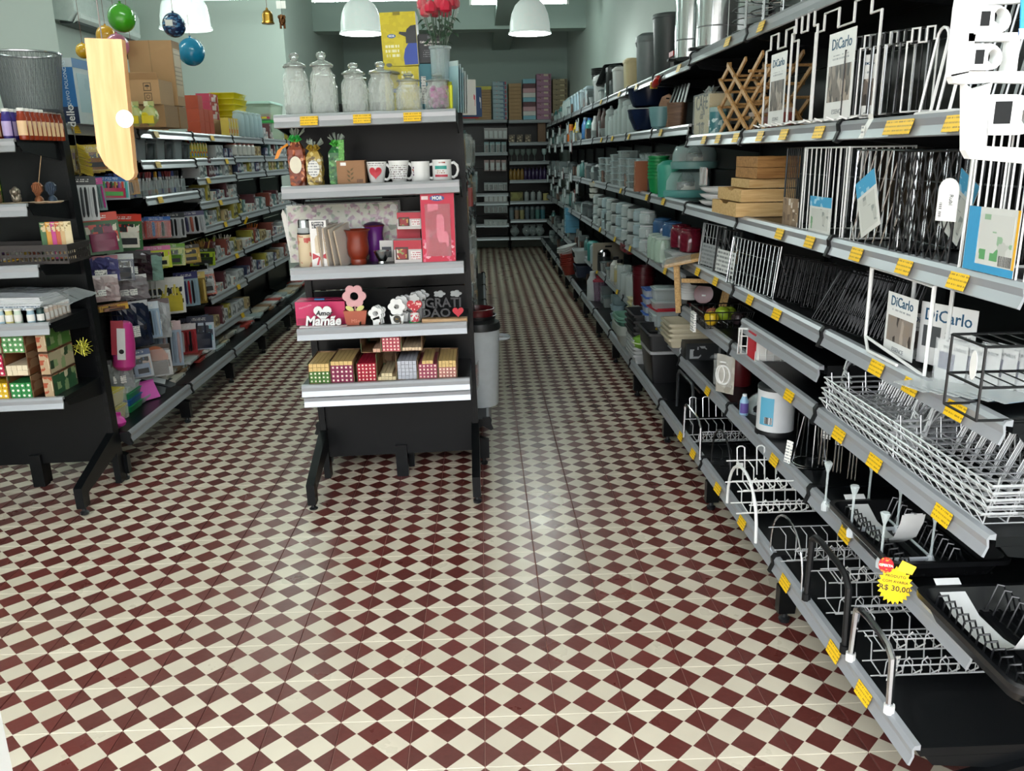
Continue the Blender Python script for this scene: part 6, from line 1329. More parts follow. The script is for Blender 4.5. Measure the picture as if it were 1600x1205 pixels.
for i in range(7): HP('gcup', lambda: pail('cup', 'cup', .062, .10, GRN, None, None, .72), 1028, 290, 1.10, 's3', f'bright green cup in the leaning nested stack, {ORD[i+1]} from bottom', .002+.02*i, g='nested green cups')
for i in range(3):
    t = put('cakeplate', lambda: bowl('cake_plate', 'plate', .1, .03, MW, None, .4), (1.15, rx(1118, 285, 1.12).y, ZN['s4']+.002+.03*i), 0, f'white scalloped cake plate in the stack by the trays, {ORD[i+1]} from bottom', 'stacked cake plates')
t = T('cake_display', 'chocolate cake picture card on the white plates', 'card', (1.12, rx(1100, 265, 1.12).y, ZN['s4']+.095), rz=RZm); MB().rbox(-.06, .06, -.004, .004, 0, .08, .003, 2).build('card', prints('d8c8c4', ['4a2418', '8a2a30', 'd8c8c4'], 22, .4, (1, 1, .6), .35), t); MB().box(-.062, .062, -.006, -.005, -.005, .085).build('film', clear('eef2f2', .12), t)
for i, (px, n, w, h) in enumerate([(1006, 1, .12, .2), (994, 4, .13, .05), (981, 5, .14, .05), (968, 5, .14, .045), (957, 4, .12, .05), (946, 4, .12, .05)]):
    for j in range(n): HP(('cont', w, h), lambda: tub('food_container', 'container', w, w, h, CLR, clear('cfe0e4', .6)), px, 280, 1.12, 's3', f'clear lidded food container, {ORD[j+1]} from bottom of the {ORD[i+1]} stack past the green cups', .0+(h+.002)*j, g='stacked clear containers' if n > 1 else None)
H(carton('cereal_box', 'box', .05, .08, .19, M('9a5a3a', .4), prints('8a4a2c', ['b9744a', '8a4a2c', 'd8b08a'], 80, .4)), 1001, 285, 1.06, 's3', 'slim canister showing brown cereal among clear containers', rz=RZm)
for i, px in enumerate([1040, 1030, 1020]): HP('lidb', lambda: tub('food_container', 'container', .16, .2, .07, CLR, M('4a4e50', .4)), px, 250, 1.22, 's3', f'flat clear container with dark lid high behind the green cups, {ORD[i+1]} from near', .17, g='dark lidded containers')
# fourth shelf
for i in range(2): H(tub('organizer_box', 'box', .22, .2, .085, M('9aa2a2', .4), M('aeb4b4', .4)), 1075-28*i, 370, 1.17, 's2', f'pale grey organizer box under the coloured glasses, {["nearer", "farther"][i]}')
for i, (px, c) in enumerate([(1082, '6a1c2c'), (1066, '6a1c2c'), (1052, '3a5f8a'), (1036, '3a5f8a')]):
    H(jar('glass_set', 'glasses', .06, .13, clear(c, .75), clear(c, .85), False), px, 325, 1.14, 's2', f'{"wine red" if i < 2 else "blue"} glass tumbler pack on the organizer boxes, {["nearer", "farther"][i % 2]}', .10)
for i, px in enumerate([1036, 1030, 1024]): HP('gjar', lambda: jar('glass_jar', 'jar', .05, .15, clear('c4dccc', .35), clear('c9d8d0', .6), False), px, 385, 1.07, 's2', f'greenish glass jar at the price rail below the blue glasses, {ORD[i+1]} from near', g='greenish jars')
for i, px in enumerate([1012, 1002, 992, 982, 973, 965, 957, 950, 943, 936]):
    for j in range(3): HP(('stkc', i % 3), lambda: jar('storage_jar', 'jar', .055, .085, [CLR, CLB, clear('d4dada', .4)][i % 3], [M('c9ced0', .35), clear('cfe0e4', .6), M('2c3032', .4)][i % 3], False, lidh=.2), px, 350, 1.09, 's2', f'small clear canister, {ORD[j+1]} from bottom of {ORD[i+1]} pile on the fourth shelf', .088*j, g='piled clear canisters')
for i in range(3): HP('wtub', lambda: bowl('bowl', 'bowl', .045, .04, M('d3d3cc', .4), None, .6), 928, 315, 1.05, 's2', f'white egg cup shaped bowl on a post by the rail, {ORD[i+1]} from bottom', .22+.05*i, g='white cups on the rail')
# wooden stool standing across the shelf end
WS = wood('c9a468', 'a07a44', 6, .5, 1); q = rx(1062, 420, 1.0)
t = T('folding_stool', 'pale wooden folding stool in clear wrap sticking out of the shelves', 'stool', (1.12, q.y+.02, ZN['s2']+.005), rot=(0, 0, -.25)); W_ = .24
for k in range(3): MB().box(-.13, .13, -.12+.08*k, -.05+.08*k, .255, .27).build('seat_slat', WS, t).rotation_euler = (0, -.22, 0)
for s in (-1, 1): MB().xf(TR(-.11, s*.1, 0) @ RY(-.08)).box(-.012, .012, -.012, .012, .0, .23).build('leg', WS, t); MB().xf(TR(.1, s*.1, 0) @ RY(.2)).box(-.012, .012, -.012, .012, .0, .29).build('leg', WS, t)
MB().box(-.1, .1, -.11, -.095, .15, .17).build('stretcher', WS, t); MB().box(-.14, .0, -.13, .13, .262, .275).build('clear_wrap', clear('f2f2ea', .2), t).rotation_euler = (0, -.22, 0)
# fifth shelf
H(tub('food_container', 'container', .26, .22, .11, clear('cfdada', .4), M('a3182a', .4)), 1050, 515, 1.16, 's1', 'clear box with a bright red lid on the fifth shelf', rz=.1); H(tub('food_container', 'container', .2, .18, .09, CLR, M('33383a', .4)), 1046, 478, 1.16, 's1', 'clear box with black lid stacked on the red lidded box', .115)
for i in range(3): HP('clrstack', lambda: tub('food_container', 'container', .14, .14, .075, CLR, clear('cfdcdc', .6)), 1038, 450, 1.10, 's1', f'small clear food box in the pile next to the stool, {ORD[i+1]} from bottom', .0+.077*i+.0, g='small clear boxes')
for i in range(4): HP('bluetray', lambda: tub('organizer_tray', 'tray', .12, .16, .045, clear('c4d0dc', .5), [M('2a5aa8', .4)][0]), 1020, 480, 1.07, 's1', f'blue lidded organizer in the pile by the maroon bins, {ORD[i+1]} from bottom', .05*i, g='blue lidded organizers')
for i in range(3): HP('marbin', lambda: pail('bin', 'bin', .075, .2, MAR, None, None, .9), 1005, 470, 1.11, 's1', f'maroon pail in the nested row on the fifth shelf, {ORD[i+1]} from bottom', .0+.03*i, g='nested maroon pails')
for i in range(4): HP('martray', lambda: tray('tray', 'tray', .3, .2, .03, M('6a1620', .4)), 1004, 440, 1.2, 's1', f'wine red tray stacked above the maroon pails, {ORD[i+1]} from bottom', .29+.012*i, g='stacked wine red trays')
for i, (px, r, h) in enumerate([(990, .06, .16), (982, .06, .15), (975, .055, .18)]): H(mug(r, h, CLR, 1, 1), px, 445, 1.09, 's1', f'clear glass jug with handle on the fifth shelf, {ORD[i+1]} from near')
for i, (px, c) in enumerate([(968, 'b8a878'), (962, 'c9c9c4')]): H(bottle('soap_dispenser', 'dispenser', .045, .2, clear('d8d8c8', .6) if i == 0 else M(c, .35), BLK2, M(c, .4), .4, .5), px, 435, 1.09, 's1', ['clear pump soap dispenser with beige band', 'white pump soap dispenser'][i]+' by the glass jugs')
t = H(T('cutting_board', '', 'board'), 950, 420, 1.13, 's1', 'beige plastic cutting board standing upright behind the dispensers', rot=(0, 0, .1)); MB().rbox(-.14, .14, -.006, .006, 0, .24, .004, 2).build('board', M('a59d8c', .5), t); MB().box(-.03, .03, -.008, -.006, .2, .215).build('grip_slot', BLK2, t)
for i, px in enumerate([944, 938, 932, 927]): H(pail('pot', 'pot', .06, .14, [M('2c3032', .35), M('4f9a98', .4), CLB, M('3f8a86', .4)][i], [CHR, M('5fa8a4', .4), CLB, M('3f8a86', .4)][i], None, .95), px, 395, 1.09, 's1', f'{["black", "turquoise", "pale clear", "teal"][i]} lidded pot farther along the fifth shelf')
t = H(T('clip_tool', '', 'tool'), 1022, 510, 1.02, 's1', 'red and black clamp hung on the fifth price rail', -.04, rz=RZm); MB().rbox(-.02, .02, -.02, .02, -.07, 0, .012, 3, .7).build('body', M('b8231c', .35), t, True); MB().rbox(-.024, .024, -.03, .02, 0, .03, .01, 3).build('black_head', BLK2, t, True)
for i in range(4): HP('beigecrate', lambda: tray('crate', 'crate', .34, .22, .05, M('b9b199', .45), .015, .92), 1088, 545, 1.17, 's1', f'beige plastic crate in the pile under the fruit shelf, {ORD[i+1]} from bottom', -.05+.026*i+.05, g='piled beige crates')
# bottom shelf
for i in range(5): HP('basin', lambda: tray('basin', 'basin', .42, .3, .1, M('9aa19a', .4), .05, .85), 1010, 505, 1.14, 'base', f'pale grey basin in the nested pile on the bottom shelf, {ORD[i+1]} from bottom', .012*i+.0, g='nested grey basins')
for i in range(2): HP('mbasin', lambda: tray('basin', 'basin', .38, .28, .09, M('6f9f8c', .4), .05, .85), 1005, 480, 1.14, 'base', f'mint green basin over the grey ones, {["lower", "upper"][i]}', .07+.02*i, g='mint basins')
for i in range(3): HP('ylid', lambda: tub('food_container', 'container', .16, .14, .035, M('c4bd94', .4), M('d0caa4', .4)), 1000, 465, 1.12, 'base', f'cream lidded box lying in the mint basin, {ORD[i+1]} from bottom', .19+.036*i, g='cream boxes')
for i in range(7): HP('bow', lambda: bowl('bowl', 'bowl', .06, .045, M('8fa8b0', .4), None, .6), 966+3*(i % 3), 500-6*i, 1.03, 'base', f'baby blue bowl at the front of the bottom shelf, {ORD[i+1]} from bottom', .022*i+.0, g='baby blue bowls')
for i in range(4): HP('gclip', lambda: tray('tray', 'tray', .2, .14, .03, M('6f8488', .4)), 978, 455, 1.10, 'base', f'grey blue tray in the pile before the mint basins, {ORD[i+1]} from bottom', .16+.014*i, g='grey blue trays')
for i in range(4): HP('bcrate', lambda: tray('crate', 'crate', .40, .30, .07, M('17191b', .45), .015, .95), 1032, 540, 1.15, 'base', f'black crate in the pile on the bottom shelf, {ORD[i+1]} from bottom', .13+.035*i, g='piled black crates')
for i in range(5): HP('wcrate', lambda: tray('crate', 'crate', .36, .26, .06, M('a9adad', .45), .015, .92), 1028, 580, 1.13, 'base', f'white slotted crate under the black crates, {ORD[i+1]} from bottom', .0+.024*i, g='piled white crates')
t = H(tray('crate', 'crate', .44, .34, .10, M('1b1d1f', .4), .02, .95), 1062, 590, 1.16, 'base', 'large black storage crate with silver rim under the beige crates', .2); MB().rbox(-.225, .225, -.175, .175, .095, .107, .02, 3).build('silver_rim', STEEL, t, True) if False else None
H(tub('storage_box', 'box', .40, .30, .2, BP, M('a3a6a8', .35)), 1060, 600, 1.16, 'base', 'black storage box with pale lid under the black crate', .0)
t = H(T('lettuce_keeper', '', 'container'), 1002, 545, 1.0, 'base', 'bright green rounded keeper at the bottom shelf edge', .09); MB().ball((0, 0, .05), .06, 14, 8, 1, 1.3, .8).build('body', M('6a9a2a', .4), t, True); MB().wire([(.06*math.cos(a), .08*math.sin(a), .05) for a in [2*PI*i/20 for i in range(20)]], .004, 5, True).build('seam', M('c9d8b0', .4), t)
for i in range(6): HP('redpail', lambda: pail('bucket', 'bucket', .1, .12, M('8a2f26', .45), None, None, .75), 893, 440, .98, 'base', f'brick red bucket in the nested stack leaning out, {ORD[i+1]} from bottom', .02+.022*i, g='nested red buckets', rot=(0, -.2, 0))
for i in range(3): HP('wpail', lambda: pail('bucket', 'bucket', .105, .1, M('c4c8c6', .45), None, None, .75), 889, 415, .965, 'base', f'white bucket nested on the red buckets, {ORD[i+1]} from bottom', .17+.02*i, g='nested white buckets', rot=(0, -.25, 0))
def slotted(w, d, h, m):
    t = tray('laundry_basket', 'basket', w, d, h, m, .03, .85); mb = MB()
    for k in range(6): mb.box(-w*.36+w*.72*k/6, -w*.36+w*.72*k/6+.01, -d/2*.99-.003, -d/2*.93, h*.45, h*.82)
    mb.build('slots', BLK2, t); return t
H(slotted(.26, .2, .13, M('b9c0c0', .45)), 911, 415, 1.05, 'base', 'white slotted basket above the dark blue basket', .2, rz=RZm); H(slotted(.26, .2, .12, M('2a3348', .45)), 913, 435, 1.06, 'base', 'dark blue slotted basket under the white one', .06, rz=RZm)
H(bottle('spray_bottle', 'bottle', .05, .26, M('b5b9bb', .35), M('c9cccc', .4), None, .5), 926, 440, 1.0, 'base', 'white bottle beside the violet clear box', .0); H(tub('storage_box', 'box', .2, .24, .2, clear('8a6a86', .6), M('9a2a3c', .4)), 942, 450, 1.10, 'base', 'violet tinted clear box with red lid on the bottom shelf')
for i in range(4): HP('bluebx', lambda: carton('kitchen_box', 'box', .2, .16, .07, M('4f8aa6', .45), prints('5f9ab4', ['c9d4d8', '5f9ab4', '1f2c34'], 30, .4)), 893, 395, 1.1, 's1' if False else 'base', f'blue printed kitchen box in the pile behind the buckets, {ORD[i+1]} from bottom', .36+.072*i, rz=RZm, g='blue kitchen boxes')
# the deep shade beyond: small goods on every shelf of the last bays
rnd = random.Random(21)
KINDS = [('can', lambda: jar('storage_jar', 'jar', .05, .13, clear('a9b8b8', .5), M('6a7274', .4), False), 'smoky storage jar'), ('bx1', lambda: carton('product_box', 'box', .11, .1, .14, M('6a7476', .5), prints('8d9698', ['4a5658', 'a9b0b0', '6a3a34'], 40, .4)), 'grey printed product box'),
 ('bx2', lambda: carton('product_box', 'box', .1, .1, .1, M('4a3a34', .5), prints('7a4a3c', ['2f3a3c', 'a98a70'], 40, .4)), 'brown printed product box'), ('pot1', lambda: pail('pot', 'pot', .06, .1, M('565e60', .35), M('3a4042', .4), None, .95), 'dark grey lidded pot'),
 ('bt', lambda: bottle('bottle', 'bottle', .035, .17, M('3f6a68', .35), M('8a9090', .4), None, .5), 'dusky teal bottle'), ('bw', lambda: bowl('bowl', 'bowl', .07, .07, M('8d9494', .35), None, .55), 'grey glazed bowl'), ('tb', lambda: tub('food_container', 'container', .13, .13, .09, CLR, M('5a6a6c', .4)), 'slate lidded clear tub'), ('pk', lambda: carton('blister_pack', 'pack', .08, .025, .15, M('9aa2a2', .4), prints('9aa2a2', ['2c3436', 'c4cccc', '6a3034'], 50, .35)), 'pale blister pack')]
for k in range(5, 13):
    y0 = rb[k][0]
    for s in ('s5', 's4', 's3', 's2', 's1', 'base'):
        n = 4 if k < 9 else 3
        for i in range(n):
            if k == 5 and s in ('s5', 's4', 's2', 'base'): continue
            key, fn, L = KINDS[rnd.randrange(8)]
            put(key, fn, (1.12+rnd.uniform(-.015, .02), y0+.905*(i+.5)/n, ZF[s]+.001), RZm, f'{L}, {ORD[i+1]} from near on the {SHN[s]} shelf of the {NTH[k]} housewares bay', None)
# hooks with packs jutting out at the very end of the aisle
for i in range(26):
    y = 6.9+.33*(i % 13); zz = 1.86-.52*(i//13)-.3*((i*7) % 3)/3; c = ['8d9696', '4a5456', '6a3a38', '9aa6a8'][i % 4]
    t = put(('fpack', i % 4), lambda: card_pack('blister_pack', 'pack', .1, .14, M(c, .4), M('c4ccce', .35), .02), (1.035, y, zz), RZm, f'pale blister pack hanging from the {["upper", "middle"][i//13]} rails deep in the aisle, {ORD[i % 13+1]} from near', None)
# ================================================================ stationery aisle
def lx(px, py, x=-1.93): return at_x(px, py, x)
# hanging packs: (px0, px1, py0, py1, card, contents, label)
HK = MB(); 
PACKS = [
 (124, 166, 226, 268, ('d0b01c', ['d0b01c', 'e0c83c', '8a5a2c']), None, 'yellow soft clay packet', 5),
 (120, 150, 275, 345, ('c2c6c8', ['c2c6c8', '2c3034']), '1f2226', 'pack of black pens in clear sleeves', 3),
 (138, 160, 278, 330, ('5f7a7a', ['5f7a7a', 'b83a8a']), 'b8408a', 'pack with a bright pink brush', 1),
 (152, 196, 276, 312, ('b9c8d0', ['b9c8d0', '2f6ab0', 'd8c83c', '4aa04a', 'b83a5a']), None, 'wide set of coloured markers', 2),
 (196, 214, 278, 304, ('d8982c', ['d8982c', 'b87a1c']), 'd8982c', 'pack of yellow pencils', 2),
 (134, 180, 332, 398, ('2f5f36', ['2f5f36', 'c23a24', 'c9c4b0', '7a2a4a']), None, 'red and green festive packet', 4),
 (172, 222, 334, 392, ('2a5a30', ['2a5a30', 'c4321f', 'd8d4c8']), None, 'large green packet with red header', 3),
 (146, 172, 354, 376, ('c9b02c', ['c9b02c', '8a5aa0', 'd8d0c0']), None, 'small yellow and violet packet', 2),
 (232, 262, 338, 372, ('b93a3a', ['b93a3a', '2f5fa8', 'd8602c']), 'c8402c', 'red pen blister', 3),
 (262, 285, 332, 372, ('b9bcc0', ['b9bcc0', '3a3e42']), '8a8e94', 'silver pen blister', 3),
 (284, 312, 330, 365, ('a9adb2', ['a9adb2', '4a4a6a', 'b86a5a']), 'd0d3d6', 'clear compass blister', 3),
 (226, 262, 384, 420, ('c4cc3a', ['c4cc3a', 'd87aa8', 'd8d888']), None, 'lime sticky note packet', 3),
 (250, 284, 380, 416, ('c9cc70', ['c9cc70', '6a9a3a']), None, 'pale yellow note packet', 2),
 (284, 306, 382, 412, ('a8882c', ['a8882c', '3a3428', 'd8c070']), 'b8a04a', 'gold clip packet', 2),
 (304, 330, 388, 416, ('9ab42a', ['9ab42a', '2c3a1c']), None, 'acid green packet', 1),
 (150, 182, 400, 440, ('4a4a78', ['4a4a78', 'b9b0c0', '8a4a5a']), '8a84a0', 'violet tinted clear bag', 3),
 (174, 206, 396, 440, ('2a3a58', ['2a3a58', 'd0d4d8']), '1c2434', 'navy packet with white ticket', 3),
 (196, 232, 392, 440, ('2c1f26', ['2c1f26', '4a2a36']), '241a20', 'dark plum folder bag', 3),
 (148, 182, 430, 472, ('b9a8a8', ['b9a8a8', '8a7478', 'd8d4d4']), 'c4b0ae', 'crumpled silver pink bag', 2),
 (196, 226, 430, 470, ('8a8488', ['8a8488', '4a3a3c', 'd0d0d2']), '9a9498', 'crumpled silver bag', 3),
 (216, 248, 396, 440, ('7a9a90', ['7a9a90', '4a6a5a']), 'a8c4ba', 'pale teal film bag', 2),
 (250, 285, 432, 492, ('d3d3d2', ['d3d3d2', 'd3d3d2', '26282a', 'b8a83a']), None, 'white scissors card', 3),
 (284, 306, 424, 480, ('8fa8b4', ['8fa8b4', '3a3a6a', 'b82c34']), 'b8c8d0', 'pale blue tool blister', 2),
 (300, 318, 424, 476, ('8a7030', ['8a7030', 'd8c078']), 'b8923c', 'gold pen blister', 2),
 (312, 330, 420, 462, ('c9604a', ['c9604a', 'c4c8ca']), 'c4c6c6', 'orange topped clear blister', 2),
 (158, 196, 474, 486, ('c9a03a', ['c9a03a', '8a5a3a']), None, 'yellow header strip', 2),
 (196, 230, 470, 545, ('1c2438', ['1c2438', '2a3450', 'b9bcc0']), '161c2c', 'navy cloth bag', 3),
 (224, 246, 470, 530, ('8fa6bc', ['8fa6bc', 'c4d0d8']), 'a8bccc', 'pale blue sleeve', 3),
 (238, 262, 466, 530, ('a8aaac', ['a8aaac', '3f6a3c', '6a5a5c']), 'b4b6b6', 'clear bag of mixed ribbons', 3),
 (250, 280, 500, 575, ('8a98a8', ['8a98a8', 'b8a0a0']), '9aa4b0', 'tall frosted sleeve', 3),
 (280, 303, 505, 555, ('9a2a30', ['9a2a30', 'c9c4c4', '7a1c22']), '8a2a30', 'red pencil sleeve', 3),
 (300, 330, 492, 550, ('bcc8d4', ['bcc8d4', '2a3248', '8ac0cc', '222838']), '1e2638', 'blue scissors blister', 3),
 (222, 262, 538, 592, ('b8b4b0', ['b8b4b0', '3a2c24', 'a0522c', '8a8684']), None, 'grey and rust oval card', 3),
 (180, 205, 560, 610, ('9a9ea0', ['9a9ea0', 'c9ccce']), 'b4b8b8', 'clear bag with white ticket', 2),
 (205, 232, 545, 592, ('b0b4b8', ['b0b4b8', '4a5a7a', 'b8a49a']), '8a96a8', 'striped slim blister', 3),
]
HKM = BWIRE
for i, (a, b, pt, pb, cd, body, L, n) in enumerate(PACKS):
    xf = -1.87; q0, q1 = lx(a, (pt+pb)/2, xf), lx(b, (pt+pb)/2, xf); w = max(.05, abs(q1.y-q0.y)); zt, zb_ = lx((a+b)/2, pt, xf).z, lx((a+b)/2, pb, xf).z; h = zt-zb_
    w = min(w*.5, .17)
    card = prints(cd[0], cd[1]+['1c1e22'], 62 if h > .12 else 80, .35, (1, 1, .7), .3)
    cols = cd[1]+['1c1e22']; rods = any(k in L for k in ('pen', 'brush', 'tool', 'compass', 'pencil', 'sleeve')); bag = any(k in L for k in ('bag', 'crumpled', 'film'))
    for j in range(n):
        nm = 'packet' if body is None else 'blister_pack'; rn = random.Random(i*10+j)
        if j: t = dup(first, (0, 0, 0))
        elif bag:
            t = T('filled_bag', '', 'bag'); vs = []
            for q in range(9):
                for p in range(7): vs.append((-w/2+w*p/6+rn.uniform(-.004, .004), -.004-.028*math.sin(PI*q/8)*math.sin(PI*p/6)*rn.uniform(.3, 1.5), -h*q/8))
            MB().add(vs, [(q*7+p, q*7+p+1, q*7+p+8, q*7+p+7) for q in range(8) for p in range(6)]).build('film', M(cd[0], .16, 0, .3, 40), t)
            MB().box(-w/2, w/2, -.001, .001, -h, 0).build('back_card', M(cols[1], .5), t); MB().box(-w/2, w/2, -.006, -.003, -h*.12, .004).build('header', M(cols[min(2, len(cols)-1)], .4), t); MB().box(-w*.3, 0, -.036, -.035, -h*.75, -h*.5).build('ticket', PAPER, t)
        else:
            t = card_pack(nm, 'packet', w, h, M(cd[0], .4), None, .014, True, i % 4 == 0)
            MB().box(-w/2, w/2, -.0018, -.001, -h*.2, 0).build('header_print', M(cols[1], .4), t); MB().box(-w*.36, w*.2, -.0024, -.0018, -h*.14, -h*.05).build('wording', lines_print(cols[1], 'e0e0dc', .009, .5, .4, xs=120), t)
            if rods:
                for q in range(5): MB().xf(TR(-w*.36+w*.18*q, -.007, -h*.93)).lathe([(w*.03, 0), (w*.06, h*.08), (w*.06, h*.6), (w*.035, h*.68)], 7).build('rod', M(cols[q % len(cols)], .3, .2), t, True)
            else:
                MB().box(-w*.44, w*.44, -.0022, -.001, -h*.72, -h*.28).build('picture_print', prints(cols[-2], cols, 55, .35, (1, 1, .6), .2), t); MB().rbox(-w*.38, w*.38, -.016, -.001, -h*.93, -h*.5, .006, 2).build('contents', M(body or cols[-2], .3, 0, .2, 60), t, True); MB().box(-w*.2, w*.3, -.0175, -.0165, -h*.84, -h*.66).build('contents_label', M(cols[min(3, len(cols)-1)], .4), t)
        if not j: first = t
        t.location = (xf-.03*j, (q0.y+q1.y)/2+.008*j, zt-.004*j); t.rotation_euler = (random.uniform(-.05, .05), random.uniform(-.06, .06), .62+random.uniform(-.22, .1))
        t['label'] = f'{L} on its own stationery hook' if n == 1 else f'{L} on a stationery hook, {ORD[j+1]} from front'
        if j == 0: _kc.pop(t.name, None); MB().wire([(XS-xf, 0, .004), (-.01, 0, .004), (.015, 0, .012)], .0022, 5).build('hook', BWIRE, t).rotation_euler = (0, 0, -.62)
        if 'scissors' in L and j == 0:
            for s in (-1, 1):
                mb = MB(); xx = s*w*.2; mb.wire([(xx+w*.1*math.cos(k), -.006, -h*.8+w*.14*math.sin(k)) for k in [2*PI*m/14 for m in range(14)]], w*.035, 6, True).wire([(xx-w*.05, -.006, -h*.66), (xx*.7, -.006, -h*.2)], w*.04, 5); mb.build('scissors', M('c0b040' if 'white' in L else '1c2234', .35), t, True)
        if 'oval' in L and j == 0: MB().prism([(w*.4*math.cos(k), -h*.45+h*.42*math.sin(k)) for k in [2*PI*m/22 for m in range(22)]], -.004, -.002, 'xz').build('oval_window', M('a85a34', .4), t); MB().prism([(w*.3*math.cos(k), -h*.72+h*.14*math.sin(k)) for k in [2*PI*m/22 for m in range(22)]], -.006, -.0042, 'xz').build('oval_label', M('d8d4d0', .4), t)
        if L.startswith('wide set') and j == 0:
            for k in range(9): MB().cyl((-w*.42+w*.84*k/8, -.008, -h*.92), w*.035, h*.7, 6).build('marker', M(['2f6ab0', 'd8c83c', '4aa04a', 'b83a5a', '2a2a2a', 'b86a3a', '8a4a9a', 'c9402c', '4ab0b0'][k], .4), t)
# big pink bottle bag in front
q = lx(192, 540, -1.84); hh = lx(192, 485, -1.84).z-lx(200, 560, -1.84).z
t = T('water_bottle_bag', 'bright pink bottle with red sleeve and white ticket hanging low', 'bottle', (-1.85, q.y, q.z-hh*.5), rot=(0, .1, .3)); r = .055
MB().lathe([(r*.7, 0), (r, .02), (r*1.02, hh*.55), (r*.8, hh*.95), (r*.6, hh)], 18).build('bottle', M('c23a86', .3), t, True); MB().box(-r*.95, r*.1, -r*1.08, -r*.9, hh*.35, hh*1.05).build('red_sleeve', M('9a1c30', .4), t); MB().box(-r*.45, r*.25, -r*1.14, -r*1.1, hh*.25, hh*.9).build('ticket', M('d4d3d2', .4), t); MB().prism(circ(r*.22, 16, (-.005, hh*.42)), -r*1.16, -r*1.14, 'xz').build('badge', BLK2, t); MB().wire([(0, 0, hh), (0, 0, hh+.03), (-.3, 0, hh+.03)], .002, 5).build('hook', BWIRE, t)
# base shelf goods
zB = .234
def LB(t, px, py, L, dx=0, rz=0, z=zB, rot=None): q = at_z(px, py, z); t.location = (min(q.x+dx, -1.80), q.y, z); t.rotation_euler = rot or (0, 0, rz); t['label'] = L; return t
YB_ = M('c4b414', .35); 
for i, (z, L) in enumerate([(0, 'lower yellow plastic file box in clear wrap'), (.085, 'upper yellow plastic file box in clear wrap')]):
    t = tub('file_box', 'box', .2, .16, .08, YB_, M('d0c02c', .35), .01); t.location = (-1.93, 2.13, zB+.001+z); t.rotation_euler = (0, 0, PI/2-.1); t['label'] = L; MB().box(-.104, .104, -.084, -.083, .0, .082).build('clear_wrap', clear('f2f2e0', .15), t)
for i, c in enumerate(['1f8a4a', '1f5a9a', '238a5a', 'b9c4c0']):
    t = tub('file_box', 'box', .17, .13, .035, M(c, .35), M(c, .35), .008); t.location = (-1.91, 2.36, zB+.001+.036*i); t.rotation_euler = (0, 0, PI/2); t['label'] = f'{["green", "blue", "sea green", "clear white"][i]} flat case in the pile beside the yellow file boxes'
def pouchy(m, w=.1, h=.07): 
    t = T('soft_packet', '', 'packet'); rnd = random.Random(3); mb = MB(); vs = []
    for j in range(5):
        for i in range(10):
            a = 2*PI*i/10; k = math.sin(PI*(j+.5)/5)*rnd.uniform(.85, 1.1); vs.append((w/2*k*math.cos(a), w*.4*k*math.sin(a), h*j/4))
    mb.add(vs, [(j*10+i, j*10+(i+1) % 10, (j+1)*10+(i+1) % 10, (j+1)*10+i) for j in range(4) for i in range(10)]+[tuple(range(9, -1, -1)), tuple(40+i for i in range(10))]).build('pouch', m, t, True); MB().box(-w*.3, w*.3, -.002, .002, h*.96, h*1.2).build('seal', m, t); return t
PKM = M('c83a9a', .35); t = pouchy(PKM, .11, .07); t.location = (-1.82, 2.02, zB+.001); t['label'] = 'crumpled pink packet at the front corner of the bottom shelf'
t = T('paper_pad', 'pink paper pad standing slanted on the bottom shelf', 'pad', (-1.84, 2.53, zB+.003), rot=(-.5, 0, 1.0)); MB().box(-.06, .06, -.006, .006, 0, .1).build('pad', M('d060b0', .5), t); MB().box(-.062, .062, -.008, .008, .098, .108).build('spine', M('b84a9a', .4), t)
for i, (y, L, c) in enumerate([(2.66, 'grey framed slate with white ticket', '2c3034'), (2.84, 'second dark framed slate with white ticket', '202428')]):
    t = T('slate', L+' lying on the bottom shelf', 'slate', (-1.92, y, zB+.03), rot=(.15, .35, .3)); MB().box(-.11, .11, -.07, .07, 0, .008).build('frame', M(c, .4), t); MB().box(-.08, .05, -.045, .03, .008, .009).build('ticket', M('d4d8da', .4), t)
t = tray('tray', 'tray', .2, .15, .03, clear('cfd8d8', .45)); t.location = (-1.92, 2.54, zB+.001); t.rotation_euler = (0, 0, 1.5); t['label'] = 'clear shallow tray beside the pink pad'
rnd = random.Random(8)
for i in range(26):
    y = 3.0+.16*i+rnd.uniform(-.03, .03); c = ['b9b4a8', '8a6a4c', 'c4c8c6', 'a83a30', 'd0d0cc', '9aa8a8', 'c0b090'][i % 7]
    for j in range(3 if i < 8 else 2):
        put(('flat', c), lambda: carton('flat_pack', 'pack', .2, .13, .016, M(c, .5), prints(c, ['c8ccca', '6a7a78', c], 40, .4)), (-1.92+rnd.uniform(-.03, .03), y+rnd.uniform(-.01, .01), zB+.001+.0168*j), PI/2+rnd.uniform(-.1, .1), f'flat {["stone", "kraft", "pale", "red", "white", "grey", "straw"][i % 7]} pack on the bottom stationery shelf, {ORD[j+1]} up in {ORD[min(20, i+1)] if i < 20 else "far "+ORD[i-19]} pile', 'flat packs on the bottom stationery shelf')
